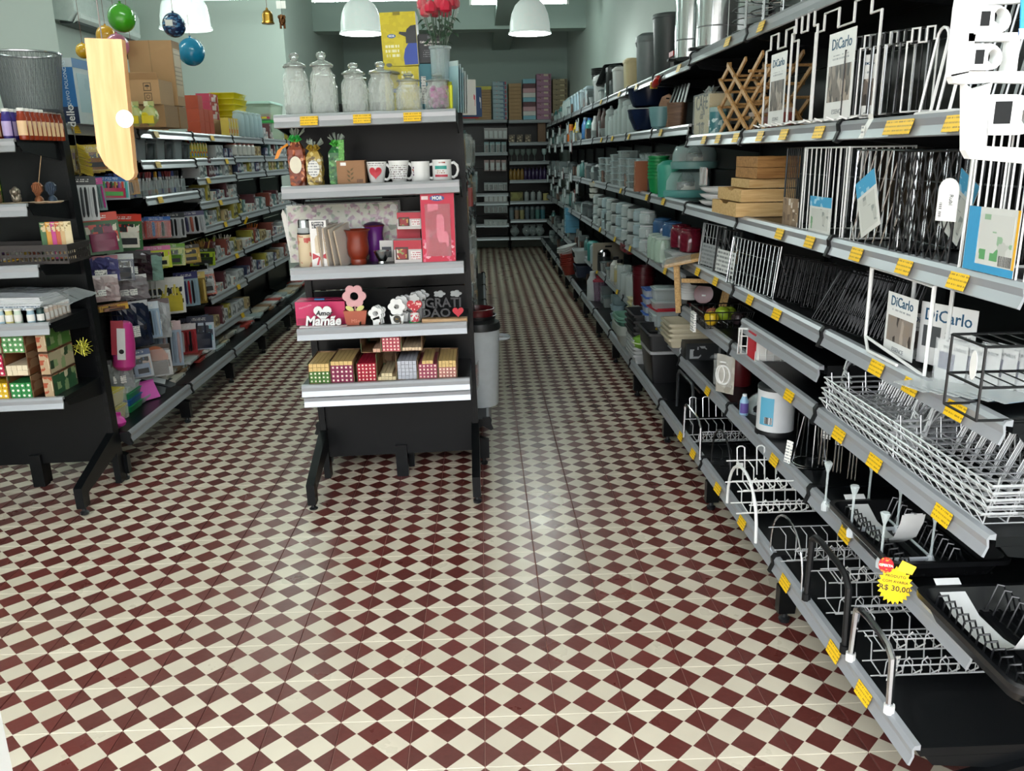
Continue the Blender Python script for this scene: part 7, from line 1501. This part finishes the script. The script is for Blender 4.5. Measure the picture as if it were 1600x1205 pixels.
# top shelf goods of the run
zT = 1.687
def LT(t, px, py, L, x=-1.99, rz=PI/2, dz=0, rot=None): q = at_x(px, py, x); t.location = (x, q.y, zT+dz); t.rotation_euler = rot or (0, 0, rz); t['label'] = L; return t
q0, q1 = at_x(104, 140, -1.86), at_x(150, 140, -1.86); hh = at_x(110, 88, -1.86).z-zT
sp0, sp1 = at_y(93, 140, 2.06), at_y(118, 140, 2.06); dd = sp1.x-sp0.x; hh = at_y(105, 90, 2.06).z-zT; t = carton('file_organizer_box', 'box', .30, dd, hh, M('b4c0c6', .4), None); t.location = ((sp0.x+sp1.x)/2, 2.21, zT); t.rotation_euler = (0, 0, PI/2); t['label'] = 'white and blue file box with lettered spine on the top shelf'
MB().box(-.12, .12, -dd/2-.0012, -dd/2, hh*.18, hh*.78).build('window_print', prints('9ab8c4', ['9ab8c4', 'a9c4cc', '8fb0be'], 20, .3), t); MB().box(-.15, .15, -dd/2-.001, -dd/2, hh*.86, hh).build('blue_band', M('2f6fa8', .4), t); o = MB().box(-.1512, -.15, -dd/2, dd/2, 0, hh*.86).build('blue_spine', M('2a6aa6', .4), t); MB().box(-.1516, -.1508, -dd/2, dd/2, 0, hh*.26).build('navy_foot', M('1c2a48', .4), t)
text('dello', .05, WHT, t, (-.1522, 0, hh*.12), (PI/2, -PI/2, -PI/2), bold=.0006); text('ARQUIVO POLIONDAS', .022, M('cfe0ea', .4), t, (-.1522, 0, hh*.56), (PI/2, -PI/2, -PI/2))
MB().box(.0, .03, -dd/2-.002, -dd/2-.0012, hh*.3, hh*.44).build('blue_patch', M('3a6aa0', .4), t)
def kraft(w, d, h, L, loc, rz, signs=False, flaps=False, m=KRAFT):
    t = T('cardboard_box', L, 'cardboard box', loc, rz); MB().box(-w/2, w/2, -d/2, d/2, 0, h).build('carton', m, t); MB().box(-w*.012, w*.012, -d/2-.0012, -d/2, 0, h).box(-w*.012, w*.012, -d/2, d/2, h, h+.001).xf().build('tape', M('9a7850', .4), t) if not flaps and not signs else None
    if flaps:
        MB().xf(TR(0, -d/2, h) @ RX(.5)).box(-w/2, w/2, -.002, .002, 0, h*.3).build('flap', m, t); MB().xf(TR(-w/2, 0, h) @ RY(-.4)).box(-.002, .002, -d/2, d/2, 0, h*.3).build('flap', m, t)
    if signs:
        f = -d/2-.0008
        for i, (sx, sz) in enumerate([(-.3, .7), (.22, .7), (-.3, .3), (.22, .3)]):
            s = h*.16; x, z = w*sx, h*sz; mb = MB(); ring(mb, [(x-s, z-s), (x+s, z-s), (x+s, z+s), (x-s, z+s)], [(x-s*.86, z-s*.86), (x+s*.86, z-s*.86), (x+s*.86, z+s*.86), (x-s*.86, z+s*.86)], f-.0003, f)
            if i == 0: mb.prism([(x-s*.12, z-s*.6), (x+s*.12, z-s*.6), (x+s*.12, z), (x+s*.5, z), (x, z+s*.65), (x-s*.5, z), (x-s*.12, z)], f-.0003, f)
            elif i == 1: mb.prism([(x+s*.65*math.cos(k), z+s*.5*math.sin(k)) for k in [PI*m_/8 for m_ in range(9)]], f-.0003, f).box(x-s*.06, x+s*.06, f-.0003, f, z-s*.6, z)
            elif i == 2: mb.prism([(x-s*.4, z+s*.5), (x+s*.4, z+s*.5), (x+s*.1, z), (x+s*.1, z-s*.4), (x+s*.35, z-s*.55), (x-s*.35, z-s*.55), (x-s*.1, z-s*.4), (x-s*.1, z)], f-.0003, f)
            else: ring(mb, circ(s*.5, 14, (x, z)), circ(s*.38, 14, (x, z)), f-.0003, f)
            mb.build('handling_sign', M('3c3026', .6), t)
    return t
def box_px(a, b, pt, pb, xf, d): 
    """front face towards the viewer at the given side plane: width from pixels at constant y"""
    y = at_x(b, pb, xf).y; p0, p1 = at_y(a, pb, y), at_y(b, pb, y); return y, p0.x, p1.x, at_y((a+b)/2, pt, y).z, p0.z
y = 2.62; a_, b_ = at_y(186, 165, y), at_y(252, 165, y); zb_ = at_y(220, 163, y).z; zt = at_y(220, 124, y).z
kraft(b_.x-a_.x, .2, zt-zb_, 'open cardboard box with handling symbols on the top shelf', ((a_.x+b_.x)/2, y+.1, zb_), 0, True, True)
kraft(b_.x-a_.x+.02, .2, zb_-zT-.002, 'lower cardboard box under the one with handling symbols', ((a_.x+b_.x)/2, y+.11, zT), 0, False, False, KRAFTD)
y = 2.9; a_, b_ = at_y(207, 165, y), at_y(276, 165, y); zt = at_y(240, 63, y).z
t = kraft(b_.x-a_.x, .12, zt-zT-.12, 'tall plain cardboard archive box rising over the open box', ((a_.x+b_.x)/2+.01, y+.06, zT+.12), 0); w = b_.x-a_.x
MB().box(w*.5, w*.5+.001, -.05, .05, .05, zt-zT-.16).build('side_print', lines_print('b9a07a', '8a7350', .022, .3, xs=60), t); kraft(w, .12, .115, 'flat cardboard base box carrying the tall archive box', ((a_.x+b_.x)/2+.01, y+.06, zT+.001), 0, False, False, KRAFTD)
for i in range(9): kraft(.2, .14, .012, f'folded flat cardboard sheet pile, {ORD[i+1]} from bottom', (-1.93, 3.28, zT+.001+.0135*i), PI/2+.06*math.sin(i*2), False, False, KRAFTD if i % 2 else KRAFT)
for i, (px, L) in enumerate([(212, 'outer'), (236, 'inner')]):
    q = at_y(px, 190, 2.5); t = pouchy(prints('a8a86a', ['a8a86a', 'c9b414', 'd0d0a8', '7a9a5a'], 30, .35), .085, .1); t.location = (q.x, 2.50, zT); t['label'] = f'yellow and green sponge packet before the cardboard boxes, {L} one'; MB().box(-.03, .03, -.04, -.036, .012, .05).build('yellow_label', M('c9b414', .4), t)
ORM = prints('b8482a', ['b8482a', 'b8482a', '2c2426', 'd8884a'], 22, .4, thr=.5)
for i in range(7):
    c = i % 3; r_ = i//3; put('orangebox', lambda: carton('ink_box', 'box', .1, .09, .082, M('b8482a', .45), ORM), (-1.90, at_x(305, 185, -1.9).y+.105*c, zT+.083*r_), PI/2, f'orange red printed box, {["bottom", "middle", "top"][r_]} layer, {ORD[c+1]} from the entrance', 'orange red boxes')
for i in range(3): q = at_x(325, 140, -2.06); put('redbox', lambda: carton('notebook_box', 'box', .22, .1, .06, M('b83050', .45), prints('d8c4c8', ['a8203c', 'd8c4c8', 'a8203c'], 24, .4)), (-2.06, at_x(322, 140, -2.06).y, zT+.13+.062*i), PI/2, f'crimson and white box high behind the orange boxes, {ORD[i+1]} from bottom', 'crimson boxes')
carton_b = carton('paper_box', 'box', .3, .14, .125, KRAFT, KRAFTD); carton_b.location = (-2.06, at_x(322, 140, -2.06).y, zT+.001); carton_b.rotation_euler = (0, 0, PI/2); carton_b['label'] = 'plain carton hidden under the crimson boxes'
for i in range(6): put('yfile', lambda: tub('file_case', 'case', .36, .2, .042, clear('d8c81c', .8), M('d0be10', .35), .01), (-1.99, at_x(356, 150, -1.99).y, zT+.08+.043*i), PI/2+.04*math.sin(3*i), f'translucent yellow file case in the stack, {ORD[i+1]} from bottom', 'yellow file cases')
t = carton('paper_box', 'box', .34, .18, .078, M('b9b9a8', .5), M('9a9a8a', .5)); t.location = (-1.99, at_x(356, 150, -1.99).y, zT+.001); t.rotation_euler = (0, 0, PI/2); t['label'] = 'low pale carton carrying the yellow file cases'
for i in range(4): put('smallp', lambda: carton('small_box', 'box', .05, .06, .13, M(['d0b04a'][0], .45), prints('c9b890', ['c9602c', 'c9b890', 'd8c83c'], 40, .4)), (-1.88, at_x(352, 190, -1.88).y+.07*i, zT+.001), PI/2, f'slim printed box before the yellow cases, {ORD[i+1]} from the entrance', 'slim printed boxes')
for i, (y, dz, L) in enumerate([(at_x(411, 170, -1.96).y, 0, 'lower'), (at_x(411, 170, -1.96).y, .165, 'upper')]):
    t = tub('craft_case', 'case', .5, .26, .16, clear('b9d0b8', .5), M('2f9a4a' if i == 0 else 'b9d8cc', .35), .02); t.location = (-1.96, y, zT+.001+dz); t.rotation_euler = (0, 0, PI/2); t['label'] = f'{L} clear craft case with {"green" if i == 0 else "pale"} lid far along the top shelf'; MB().rbox(-.23, .23, -.11, .11, .01, .05, .01, 2).build('contents', prints('c9b81c', ['c9b81c', 'b83a5a', '3a8a4a'], 26, .4), t)
for i in range(5): put('clrtall', lambda: jar('display_tube', 'jar', .045, .2, CLB, CLB, False), (-1.87, at_x(372, 185, -1.87).y+.14*i, zT+.001), 0, f'clear display tube on the top stationery shelf, {ORD[i+1]} from the entrance', 'clear display tubes')
# goods on the inner rows
rnd = random.Random(31)
def pen_cup(cap):
    t = T('pen_cup', '', 'pen cup'); w = .075; mb = MB(); mb.box(-w/2, w/2, -w/2, w/2, 0, .003)
    for s in (-1, 1): mb.box(s*w/2-.001, s*w/2+.001, -w/2, w/2, 0, .085).box(-w/2, w/2, s*w/2-.001, s*w/2+.001, 0, .085)
    mb.build('cup', clear('cfd8da', .08), t); r = random.Random(cap)
    for k in range(9):
        x, y = r.uniform(-.024, .024), r.uniform(-.024, .024); o = MB().xf(TR(x, y, .003) @ RX(r.uniform(-.25, .25)) @ RY(r.uniform(-.25, .25))); o.cyl((0, 0, 0), .0048, .10, 6).mat(1).cyl((0, 0, .10), .0056, .032, 6).cyl((0, 0, .0), .005, .03, 6); o.build('pen', [M('d4d6d8', .35), M(cap, .4)], t)
    return t
CAPS = ['2a3f8a', '8a2a30', '2a3f8a', '20242a', '8a2a30', 'c99a2c']
for i in range(10): c = CAPS[i % 6]; put(('pen', c), lambda: pen_cup(c), (-1.905, 2.60+.105*i, LS[1][2]+.001), PI/2, f'clear cup of white pens, {ORD[i+1]} from the entrance on the marker shelf', 'pen cups on the marker shelf') if 2.84 < 2.60+.105*i < 3.75 or i < 9 else None
for i in range(6): put(('org', i % 2), lambda: tub('desk_organizer', 'organizer', .13, .14, [.13, .11][i % 2], clear(['9aa2a6', '4a5054'][i % 2], .65), M(['8a9296', '33383c'][i % 2], .35), .006), (-1.93, 2.92+.15*i, LS[1][1]+.001), PI/2, f'{["grey", "smoke"][i % 2]} clear desk organizer on the second row, {ORD[i+1]} from the entrance')
for i in range(6): put('gglue', lambda: bottle('glue_bottle', 'bottle', .025, .14, prints('c9b43a', ['c9b43a', '8ab43a', 'b84a3a', '4a9ac0'], 60, .3), M('5aa83a', .4), None, .6, .7), (-1.89, 3.80+.06*i, LS[2][1]+.001), 0, f'green capped glue bottle on the second row, {ORD[i+1]} from the entrance', 'green capped glue bottles')
SK = [('sx1', 'b9bcbe', ['b9bcbe', '6a7074', 'd4d6d6'], 'pale grey'), ('sx2', 'a89c3c', ['a89c3c', '3a3a2c', 'c8c6b0'], 'yellow'), ('sx3', '2f3a5a', ['2f3a5a', 'b8bcc4', '6a2a3a'], 'navy'), ('sx4', '8a4438', ['8a4438', 'c8ccc8', '3a4a58'], 'red'), ('sx5', '5a7a7c', ['5a7a7c', 'c8ccc8', '2a3a3e'], 'teal'), ('sx6', 'a8946a', ['a8946a', '6a5238', 'd0c4a4'], 'tan'), ('sx7', 'd0d0ca', ['d0d0ca', '8a9094', 'c0604a'], 'white'), ('sx8', '5a2a32', ['5a2a32', 'b8b4b4', '34181e'], 'wine')]
for k in (2, 3, 4, 5):
    for r_, z in enumerate(LS[k]):
        if r_ == 0 and k < 4: continue
        n = 8 if k == 2 else 6
        y = lb[k][0]+.06
        if k == 2 and r_ == 1: y += .42
        while y < lb[k][1]-.06:
            i = [0, 6, 2, 0, 6, 5, 4, 1, 3, 7, 0, 6][rnd.randrange(12)]; key, b_, ink, nm = SK[i]; w = [.09, .07, .1, .08, .075, .11, .09, .06][i]; hq = [.09, .11, .07, .12, .10, .08, .06, .13][i]
            put((key, 0), lambda: carton('stationery_box', 'box', w, .12, hq, M(b_, .45), prints(b_, ink, 45, .4)), (-1.905+rnd.uniform(-.012, .006), y+w/2, z+.001), PI/2+rnd.uniform(-.05, .05), f'{nm} stationery box, {nth("st", k, r_)} from the entrance, row {["one", "two", "three", "four", "five", "six", "seven", "eight"][r_]} of the {NTH[k]} stationery bay')
            y += w+.012+rnd.random()*.02
for i in range(5): # orange pencils pot & round white clocks
    put('clock', lambda: jar('round_clock', 'clock', .05, .09, M('c4c0bc', .35), M('b04a3a', .4), False), (-1.88, 4.72+.13*i, LS[3][2]+.13), 0, f'round white capped jar in the third stationery row, {ORD[i+1]} from the entrance', 'round white jars')
for i, (y, c, L) in enumerate([(3.84, 'b58a4a', 'brush'), (4.06, '9aa84a', 'bamboo'), (4.30, 'b8b8b0', 'pale'), (5.15, 'b8682c', 'orange pencil')]):
    t = T('brush_pot', f'pot of {L} sticks on the lower stationery rows', 'pot', (-1.90, y, (LS[2][5] if i < 3 else LS[3][4])+.001)); MB().lathe([(.04, 0), (.045, .07), (.043, .07), (.038, .003)], 14, cap1=True).build('pot', [M('4a3424', .5), clear('b8c8c0', .4), clear('c4ccd0', .4), BLK2][i], t, True); r = random.Random(i)
    for k in range(14): MB().xf(TR(r.uniform(-.02, .02), r.uniform(-.02, .02), .005) @ RX(r.uniform(-.4, .4)) @ RY(r.uniform(-.4, .4))).cyl((0, 0, 0), .003, .15, 5).build('stick', M(c, .5), t)
t = T('price_flag', 'yellow fallen price flag dangling from a stationery rail', 'tag', tuple(at_x(386, 341, -1.82)), rot=(.2, .5, 1.2)); MB().box(-.012, .012, -.001, .001, -.05, .01).build('card', YTAG, t); MB().box(-.003, .003, -.003, .003, .008, .018).build('clip', WHT, t)
t = T('tinsel_garland', 'shiny yellow paper burst bundle hanging by the end unit upright', 'decoration', (-1.79, 1.98, 1.60)); mb = MB(); rnd = random.Random(6)
for i in range(90):
    z = -rnd.random()*.13; a = rnd.uniform(-.6, 2.2); q = .02+.035*min(1, -z*14+.3); mb.add([(0, 0, z), (q*math.cos(a), q*math.sin(a), z-.012), (q*.9*math.cos(a+.25), q*.9*math.sin(a+.25), z-.02)], [(0, 1, 2)])
o = mb.build('paper_points', M('c9b84a', .4), t); o['kind'] = 'stuff'; MB().wire([(0, 0, -.13), (0, 0, .07), (-.02, -.02, .085)], .002, 5).build('wire', STEEL, t)
# ================================================================ goods hanging on the housewares side of the centre run
rnd = random.Random(41)
for k, y0 in enumerate([2.1+.26*i for i in range(18)]):
    for r_, z in enumerate([1.62, 1.36, 1.08, .80, .50]):
        i = rnd.randrange(6); c = ['b4bcbc', '8a3430', '6a8a8c', 'c4a87a', '4a4a52', 'c9c9c4'][i]; w = [.1, .12, .14, .09, .1, .12][i]; h = [.2, .16, .18, .2, .16, .14][i]
        put(('cpack', i), lambda: card_pack('hanging_pack', 'packet', w, h, M(c, .4), M(['d0d4d2', 'b0504a', '9ab4b4', 'b8986a', '2c2c30', 'a8b4b8'][i], .35), .03), (-.075+rnd.uniform(-.02, .03), y0+rnd.uniform(-.03, .03), z+.02), PI/2+rnd.uniform(-.3, .3), f'{["pale", "red", "teal", "tan", "charcoal", "white"][i]} pack hung on the centre run, {ORD[k+1]} from the entrance, {["top", "second", "third", "fourth", "fifth"][r_]} tier')
t = pail('bin', 'bin', .105, .42, M('c4ccd0', .35), M('1c1e20', .4), None, .86, lidh=.05); t.location = (.0, 2.28, .237); t['label'] = 'tall white bin with a black lid behind the end display upright'; MB().wire([(.1+.055*math.sin(a), .05*math.cos(a), .36+.0*a) for a in [PI*i/8 for i in range(9)]], .009, 6).build('handle', M('b4bcc2', .4), t, True)
for i, (c, z, r) in enumerate([('5a1218', .70, .09), ('17181a', .665, .1)]): t = bowl('basin', 'basin', r, .05, M(c, .35), None, .7); t.location = (-.01, 2.3, z); t['label'] = f'{["dark red", "black"][i]} round basin nested above the white bin'
for i, (px, py, c, ink, w, h, L) in enumerate([(727, 150, 'd4d4d0', ['d4d4d0', 'c8385a', 'd4d4d0'], .1, .16, 'white and pink sign standing on top of the centre run'), (737, 165, '1f3f6a', ['1f3f6a', 'c9ced4', '1f3f6a'], .1, .14, 'blue and white sign standing on top of the centre run'), (733, 195, '9a2a30', ['9a2a30', '1c1c1e', 'd8d0c8'], .1, .15, 'red and black number plate on top of the centre run')]):
    t = carton('metal_sign', 'sign', w, .02, h, M(c, .4), prints(c, ink, 24, .4)); q = at_y(px, py, 2.2+.2*i); t.location = (q.x, q.y, 1.702); t.rotation_euler = (0, 0, .3); t['label'] = L
for k in range(8): MB().box(-.1, -.02+.0, 2.0, 2.02, 1.7, 1.7).v if False else None
# ================================================================ the far wall
FX = lambda px, py: at_y(px, py, 11.9)
CB = [(742, 768, 11, 'a07c50', None, 'plain kraft'), (770, 793, 9, '8fa4ac', ['8fa4ac', '3a5a78', 'd0d0c8', 'a03a44'], 'blue patterned'), (795, 815, 10, 'a07c50', None, 'brown kraft'), (817, 837, 9, '7fb4c4', ['7fb4c4', 'c89aa0', 'd8d4d0', '5a2c34'], 'pastel'), (838, 861, 8, 'a0708a', ['a0708a', 'c8b4a0', '7a4a5c'], 'floral'), (863, 886, 8, '8a7a5c', ['8a7a5c', 'c4b48c', '4a3c2a'], 'vintage print')]
for i, (a, b, n, c, ink, L) in enumerate(CB):
    p0, p1 = FX(a, 185), FX(b, 185); w = p1.x-p0.x; zt = FX(a, [141, 128, 131, 124, 116, 124][i]).z; h = (zt-FW[0])/n
    for j in range(n):
        cc = ['7fb4c4', 'd8d4d0', 'c89aa0', '5a2c34'][j % 4] if L == 'pastel' else c
        put(('cb', i, j % 4 if L == 'pastel' else 0), lambda: carton('gift_box', 'box', w*.97, .26, h-.003, M(cc, .55), prints(cc, ink, 16, .5) if ink and L != 'pastel' else None), ((p0.x+p1.x)/2, 11.95, FW[0]+.001+h*j), 0, f'{L} gift box against the far wall, {ORD[j+1]} from bottom of its stack', f'{L} gift boxes')
t = carton('gift_box', 'box', .25, .26, .05, M('c4b83a', .5), None); p = FX(755, 138); t.location = (p.x, 11.95, FX(755, 141).z+.002); t['label'] = 'yellow box on top of the far kraft stack'
def fw(px, i, fn, key, L, g): p = at_y(px, 300, 11.86); return put(key, fn, (p.x, 11.90, FW[i]+.001), 0, L, g)
for j, px in enumerate([801, 813, 826]): fw(px, 1, lambda: carton('small_box', 'box', .1, .1, .12+.0, M('5a4a3a', .5), prints('6a5a48', ['b8a88a', '3a3028'], 40, .5)), 'fb1', f'brown box on the far wall second shelf, {ORD[j+1]} along', 'far brown boxes')
fw(847, 1, lambda: carton('small_box', 'box', .12, .1, .3, M('7a5434', .5), M('6a4a2c', .5)), 'fb2', 'tall brown box on the far wall second shelf', None)
def goblet(c):
    t = T('goblet', '', 'glass'); MB().lathe([(.04, 0), (.04, .004), (.006, .012), (.005, .09), (.03, .11), (.042, .15), (.038, .19)], 14).build('glass', c, t, True); MB().lathe([(.038, .188), (.04, .19), (.038, .192)], 14, cap0=False, cap1=False).build('rim', c, t, True); return t
for j, px in enumerate([800, 809, 818, 827, 836]): fw(px, 2, lambda: goblet(clear('8a9a94', .4)), 'gob', f'stemmed glass on the far wall, {ORD[j+1]} along its shelf', 'far stemmed glasses')
fw(851, 2, lambda: goblet(M('a8c0c0', .35)), 'gobw', 'pale blue goblet at the end of the far glass shelf', None)
for j in range(10): fw(799+5.8*j, 3, lambda: bottle('bottle', 'bottle', .03, .2, M('3a2c52' if j > 3 else '8a6a34', .3), M('2a2038', .4), None, .35, .4), ('fbot', j > 3), f'{"violet" if j > 3 else "amber"} bottle on the far wall, {ORD[j+1]} along its shelf', 'far bottles')
fw(807, 4, lambda: carton('gift_box', 'box', .2, .12, .14, M('6a6434', .5), prints('7a743c', ['8a8a4a', '4a4a28'], 20, .5)), 'folive', 'olive box on the far wall fifth shelf', None)
for j, px in enumerate([823, 833, 843]): fw(px, 4, lambda: jar('ceramic_jar', 'jar', .04, .14, M('9aa0a0', .35), M('a9aeae', .35), True), 'fcer', f'white ceramic pot on the far wall, {ORD[j+1]} along', 'far ceramic pots')
fw(853, 4, lambda: pail('candle', 'candle', .045, .11, M('b8ac70', .5), None, None, 1.0), 'fcan', 'cream candle at the end of the far wall fifth shelf', None)
for j in range(7): fw(799+8.2*j, 5, lambda: pail('tumbler', 'tumbler', .04, .16, M(['6a7a80', '8a7460', '9a9468', '56626a', '4a5a5a', '4f7a74', '3a6a76'][j], .35), M('5a6468', .4), None, .9), ('ftum', j), f'{["grey", "tan", "straw", "slate", "dark", "green", "blue"][j]} tumbler on the far wall sixth shelf', 'far tumblers')
for j, px in enumerate([803, 822, 832, 843]): fw(px, 6, lambda: pouchy(clear('9aa4a4', .5), .16, .16), 'fbag', f'clear bagged goods on the far wall lowest shelf, {ORD[j+1]} along', 'far clear bags')
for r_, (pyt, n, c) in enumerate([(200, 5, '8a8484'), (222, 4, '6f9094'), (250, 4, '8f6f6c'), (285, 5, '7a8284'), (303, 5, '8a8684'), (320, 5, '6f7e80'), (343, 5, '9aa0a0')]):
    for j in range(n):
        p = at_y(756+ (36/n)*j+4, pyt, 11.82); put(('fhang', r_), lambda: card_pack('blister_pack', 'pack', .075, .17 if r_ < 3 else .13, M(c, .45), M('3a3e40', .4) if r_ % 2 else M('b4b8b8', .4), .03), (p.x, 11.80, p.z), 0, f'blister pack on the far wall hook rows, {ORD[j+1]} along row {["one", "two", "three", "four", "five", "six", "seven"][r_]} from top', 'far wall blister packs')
# ================================================================ things hung from the ceiling near the entrance
def cord(t, z0, L, m=None, r=.0012): MB().cyl((0, 0, z0), r, L, 5).build('string', m or M('7a4a3a', .7), t)
def hangball(px, py, rp, y, m, L, tag_=None):
    p = at_y(px, py, y); r = rp/FPX*(p-EYE).dot(_f); t = T('hanging_ball', L, 'ball', tuple(p))
    MB().lathe([(max(.0006, r*math.sin(PI*j/16)), -r*math.cos(PI*j/16)*(1.08 if j > 8 else 1)) for j in range(17)], 24).build('ball', m, t, True); MB().lathe([(r*.12, r*1.05), (r*.08, r*1.15), (r*.14, r*1.2)], 8).build('knot', m, t, True); cord(t, r*1.15, ZC-p.z-r*1.15)
    if tag_:
        o = MB().box(-r*.32, r*.32, -.0006, .0006, -r*.25, r*.25).build('tag', tag_, t); o.location = (-r*.1, -r*1.0, r*.1)
    return t
GL_ = lambda c: M(c, .22, 0, .06, 9, coat=.4)
hangball(190, 29, 20.5, 2.7, GL_('3f9a1c'), 'glossy green ball hanging from the ceiling')
hangball(272, 40, 17.5, 2.9, prints('14264a', ['14264a', '14264a', '2f5f8a', '5a84a8'], 60, .25, (1, 1, 2), .5), 'navy ball with white ticket hanging before the pendant lamp', M('dcdcd8', .4))
hangball(299, 82, 20, 3.4, GL_('1286b4'), 'turquoise ball hanging beside the cardboard boxes'); hangball(166, 57, 15, 3.0, GL_('c9961c'), 'golden yellow ball hanging below the green one'); hangball(184, 72, 17, 2.8, GL_('d07aa0'), 'pink ball half hidden by the hanging plank'); hangball(130, 80, 11, 3.1, GL_('d0a01c'), 'small yellow ball left of the hanging plank'); hangball(206, 82, 13, 3.3, prints('3a2c20', ['3a2c20', 'a8321c', 'c8a040'], 50, .3), 'dark patterned ball beside the tall archive box')
p = at_y(418, 26, 2.3); t = T('brass_bell', 'small brass bell hanging near the ceiling', 'bell', (p.x, p.y, p.z-.032)); BRS = M('b58a3c', .25, 1, .08, 20); MB().lathe([(.029, 0), (.030, .004), (.026, .012), (.025, .04), (.018, .055), (.006, .062), (.005, .07)], 22).build('bell', BRS, t, True); MB().ball((0, 0, .004), .006, 8, 6).build('clapper', BRS, t, True); cord(t, .07, ZC-p.z+.032-.07)
p = at_y(441, 32, 2.3); t = T('brass_charm', 'brass elephant charm with white ticket hanging beside the bell', 'charm', tuple(p)); BR2 = M('6a4426', .35, .8, .2, 40)
MB().ball((0, 0, .0), .018, 10, 8, .9, .7, 1.3).ball((0, -.012, .014), .012, 10, 6).wire([(0, -.02, .012), (0, -.026, -.004), (.004, -.024, -.02)], .004, 6).build('elephant', BR2, t, True); MB().ball((-.011, -.008, .014), .008, 8, 5, 1, .4, 1.2).ball((.011, -.008, .014), .008, 8, 5, 1, .4, 1.2).build('ears', BR2, t, True); MB().cyl((-.009, 0, -.036), .005, .022, 7).cyl((.009, 0, -.036), .005, .022, 7).build('legs', BR2, t, True); MB().box(-.022, .022, -.001, .001, .052, .085).build('ticket', WHT, t); cord(t, .02, ZC-p.z-.02, BLK2)
# varnished plank close to the entrance
yP = -.86; c4 = [at_y(134, 60, yP), at_y(189, 63, yP), at_y(214, 282, yP), at_y(160, 252, yP)]; o_ = c4[0]
t = T('hanging_plank', 'varnished pale wooden plank with a white round sticker hanging near the entrance', 'plank', tuple(o_))
P = [(-.0, 0), (.046, -.002)]+[(c4[2].x-o_.x-.012+.012*math.cos(a), c4[2].z-o_.z+.012+.012*math.sin(a)) for a in (.3, -.2, -.7, -1.2, -1.57)]+[((c4[3].x-o_.x)*1.0+.016, c4[3].z-o_.z-.016), ((c4[3].x-o_.x)+.004, c4[3].z-o_.z-.004), ((c4[3].x-o_.x)-.003, c4[3].z-o_.z+.014)]
MB().prism(P, -.004, .008, 'xz').build('board', wood('d2a274', 'bd8e5e', 4, .12, 2), t)
MB().prism(circ(.0112, 24, (.037, -.098)), -.0052, -.0042, 'xz').build('sticker', M('dcd8d6', .4), t); text('P', .012, M('b8a8b8', .5), t, (.037, -.0056, -.098)); MB().cyl((.02, 0, -.008), .0008, ZC-o_.z+.008, 5).build('string', M('6a6460', .7), t)
# white plastic broom holder hanging close to the entrance
yW = -1.08; k0 = at_y(1440, 0, yW); 
def wz(x, z): p = at_y(1440+x*.2156, z*.2156, yW); return (p.x-k0.x, p.z-k0.z)
t = T('plastic_holder', 'white plastic wall holder with D shaped loops hanging near the entrance', 'holder', tuple(k0)); PW = M('e9ebea', .35, 0, .02)
def bar(pts, d0=-.006, d1=.006): MB().prism([wz(*p) for p in pts], d0, d1, 'xz').build('frame_bar', PW, t)
bar([(262, -40), (375, -40), (372, 245), (320, 530), (190, 560), (205, 420), (245, 60)])
bar([(320, 245), (690, 240), (690, 300), (316, 305)]); bar([(190, 545), (320, 520), (742, 520), (900, 530), (900, 610), (490, 600), (300, 612), (215, 605)]); bar([(618, 300), (690, 300), (665, 522), (585, 520)]); bar([(300, 612), (345, 650), (490, 600), (470, 690), (440, 1060), (900, 1080), (900, 1200), (330, 1150), (297, 1090)]); bar([(375, -40), (900, -40), (900, 10), (375, 45)])
def dloop(x0, z0, w, h, hole, rod):
    o = [(x0, z0), (x0+w*.55, z0)]+[(x0+w*.55+w*.45*math.sin(a), z0+h*.5-h*.5*math.cos(a)) for a in [PI*i/10 for i in range(1, 10)]]+[(x0+w*.55, z0+h), (x0, z0+h)]
    q = [wz(*p) for p in o]; n = len(q); c = wz(*rod); rr = abs(wz(rod[0]+h*.24, rod[1])[0]-c[0]); inner = []
    for i in range(n): # hole outline matched vertex by vertex
        d = Vector((q[i][0]-c[0], q[i][1]-c[1])); d.normalize(); inner.append((c[0]+d.x*rr*.9, c[1]+d.y*rr*1.1))
    mb = MB(); ring(mb, q, inner, -.012, .004); mb.build('loop', PW, t, True); a = wz(hole[0], hole[1]); b = wz(hole[2], hole[3]); MB().box(a[0], b[0], -.0126, -.0118, b[1], a[1]).build('slot', BLK2, t)
dloop(355, 50, 245, 205, (388, 95, 440, 200), (520, 130)); dloop(325, 325, 212, 190, (348, 370, 398, 472), (470, 420)); dloop(460, 690, 330, 290, (490, 740, 590, 900), (735, 840))
MB().prism([wz(620, 385), wz(655, 390), wz(655, 420), wz(620, 418)], -.008, -.006, 'xz').build('rivet', M('c9cbca', .4), t); MB().prism([wz(690, -40), wz(900, -40), wz(900, 210), wz(680, 215)], -.0085, -.0065, 'xz').build('blue_label', M('3a9ac8', .4), t); MB().prism([wz(675, 215), wz(900, 210), wz(900, 290), wz(672, 290)], -.0085, -.0065, 'xz').build('white_label', prints('dfe4e8', ['dfe4e8', '2f5f9a', 'dfe4e8'], 140, .4), t); MB().prism([wz(555, 1085), wz(595, 1085), wz(592, 1125), wz(552, 1130)], -.0068, -.006, 'xz').build('moulded_notch', M('c2c4c4', .4), t)
a = wz(700, 0); MB().cyl((a[0], 0, a[1]), .0015, ZC-k0.z-a[1], 5).build('string', WHT, t)
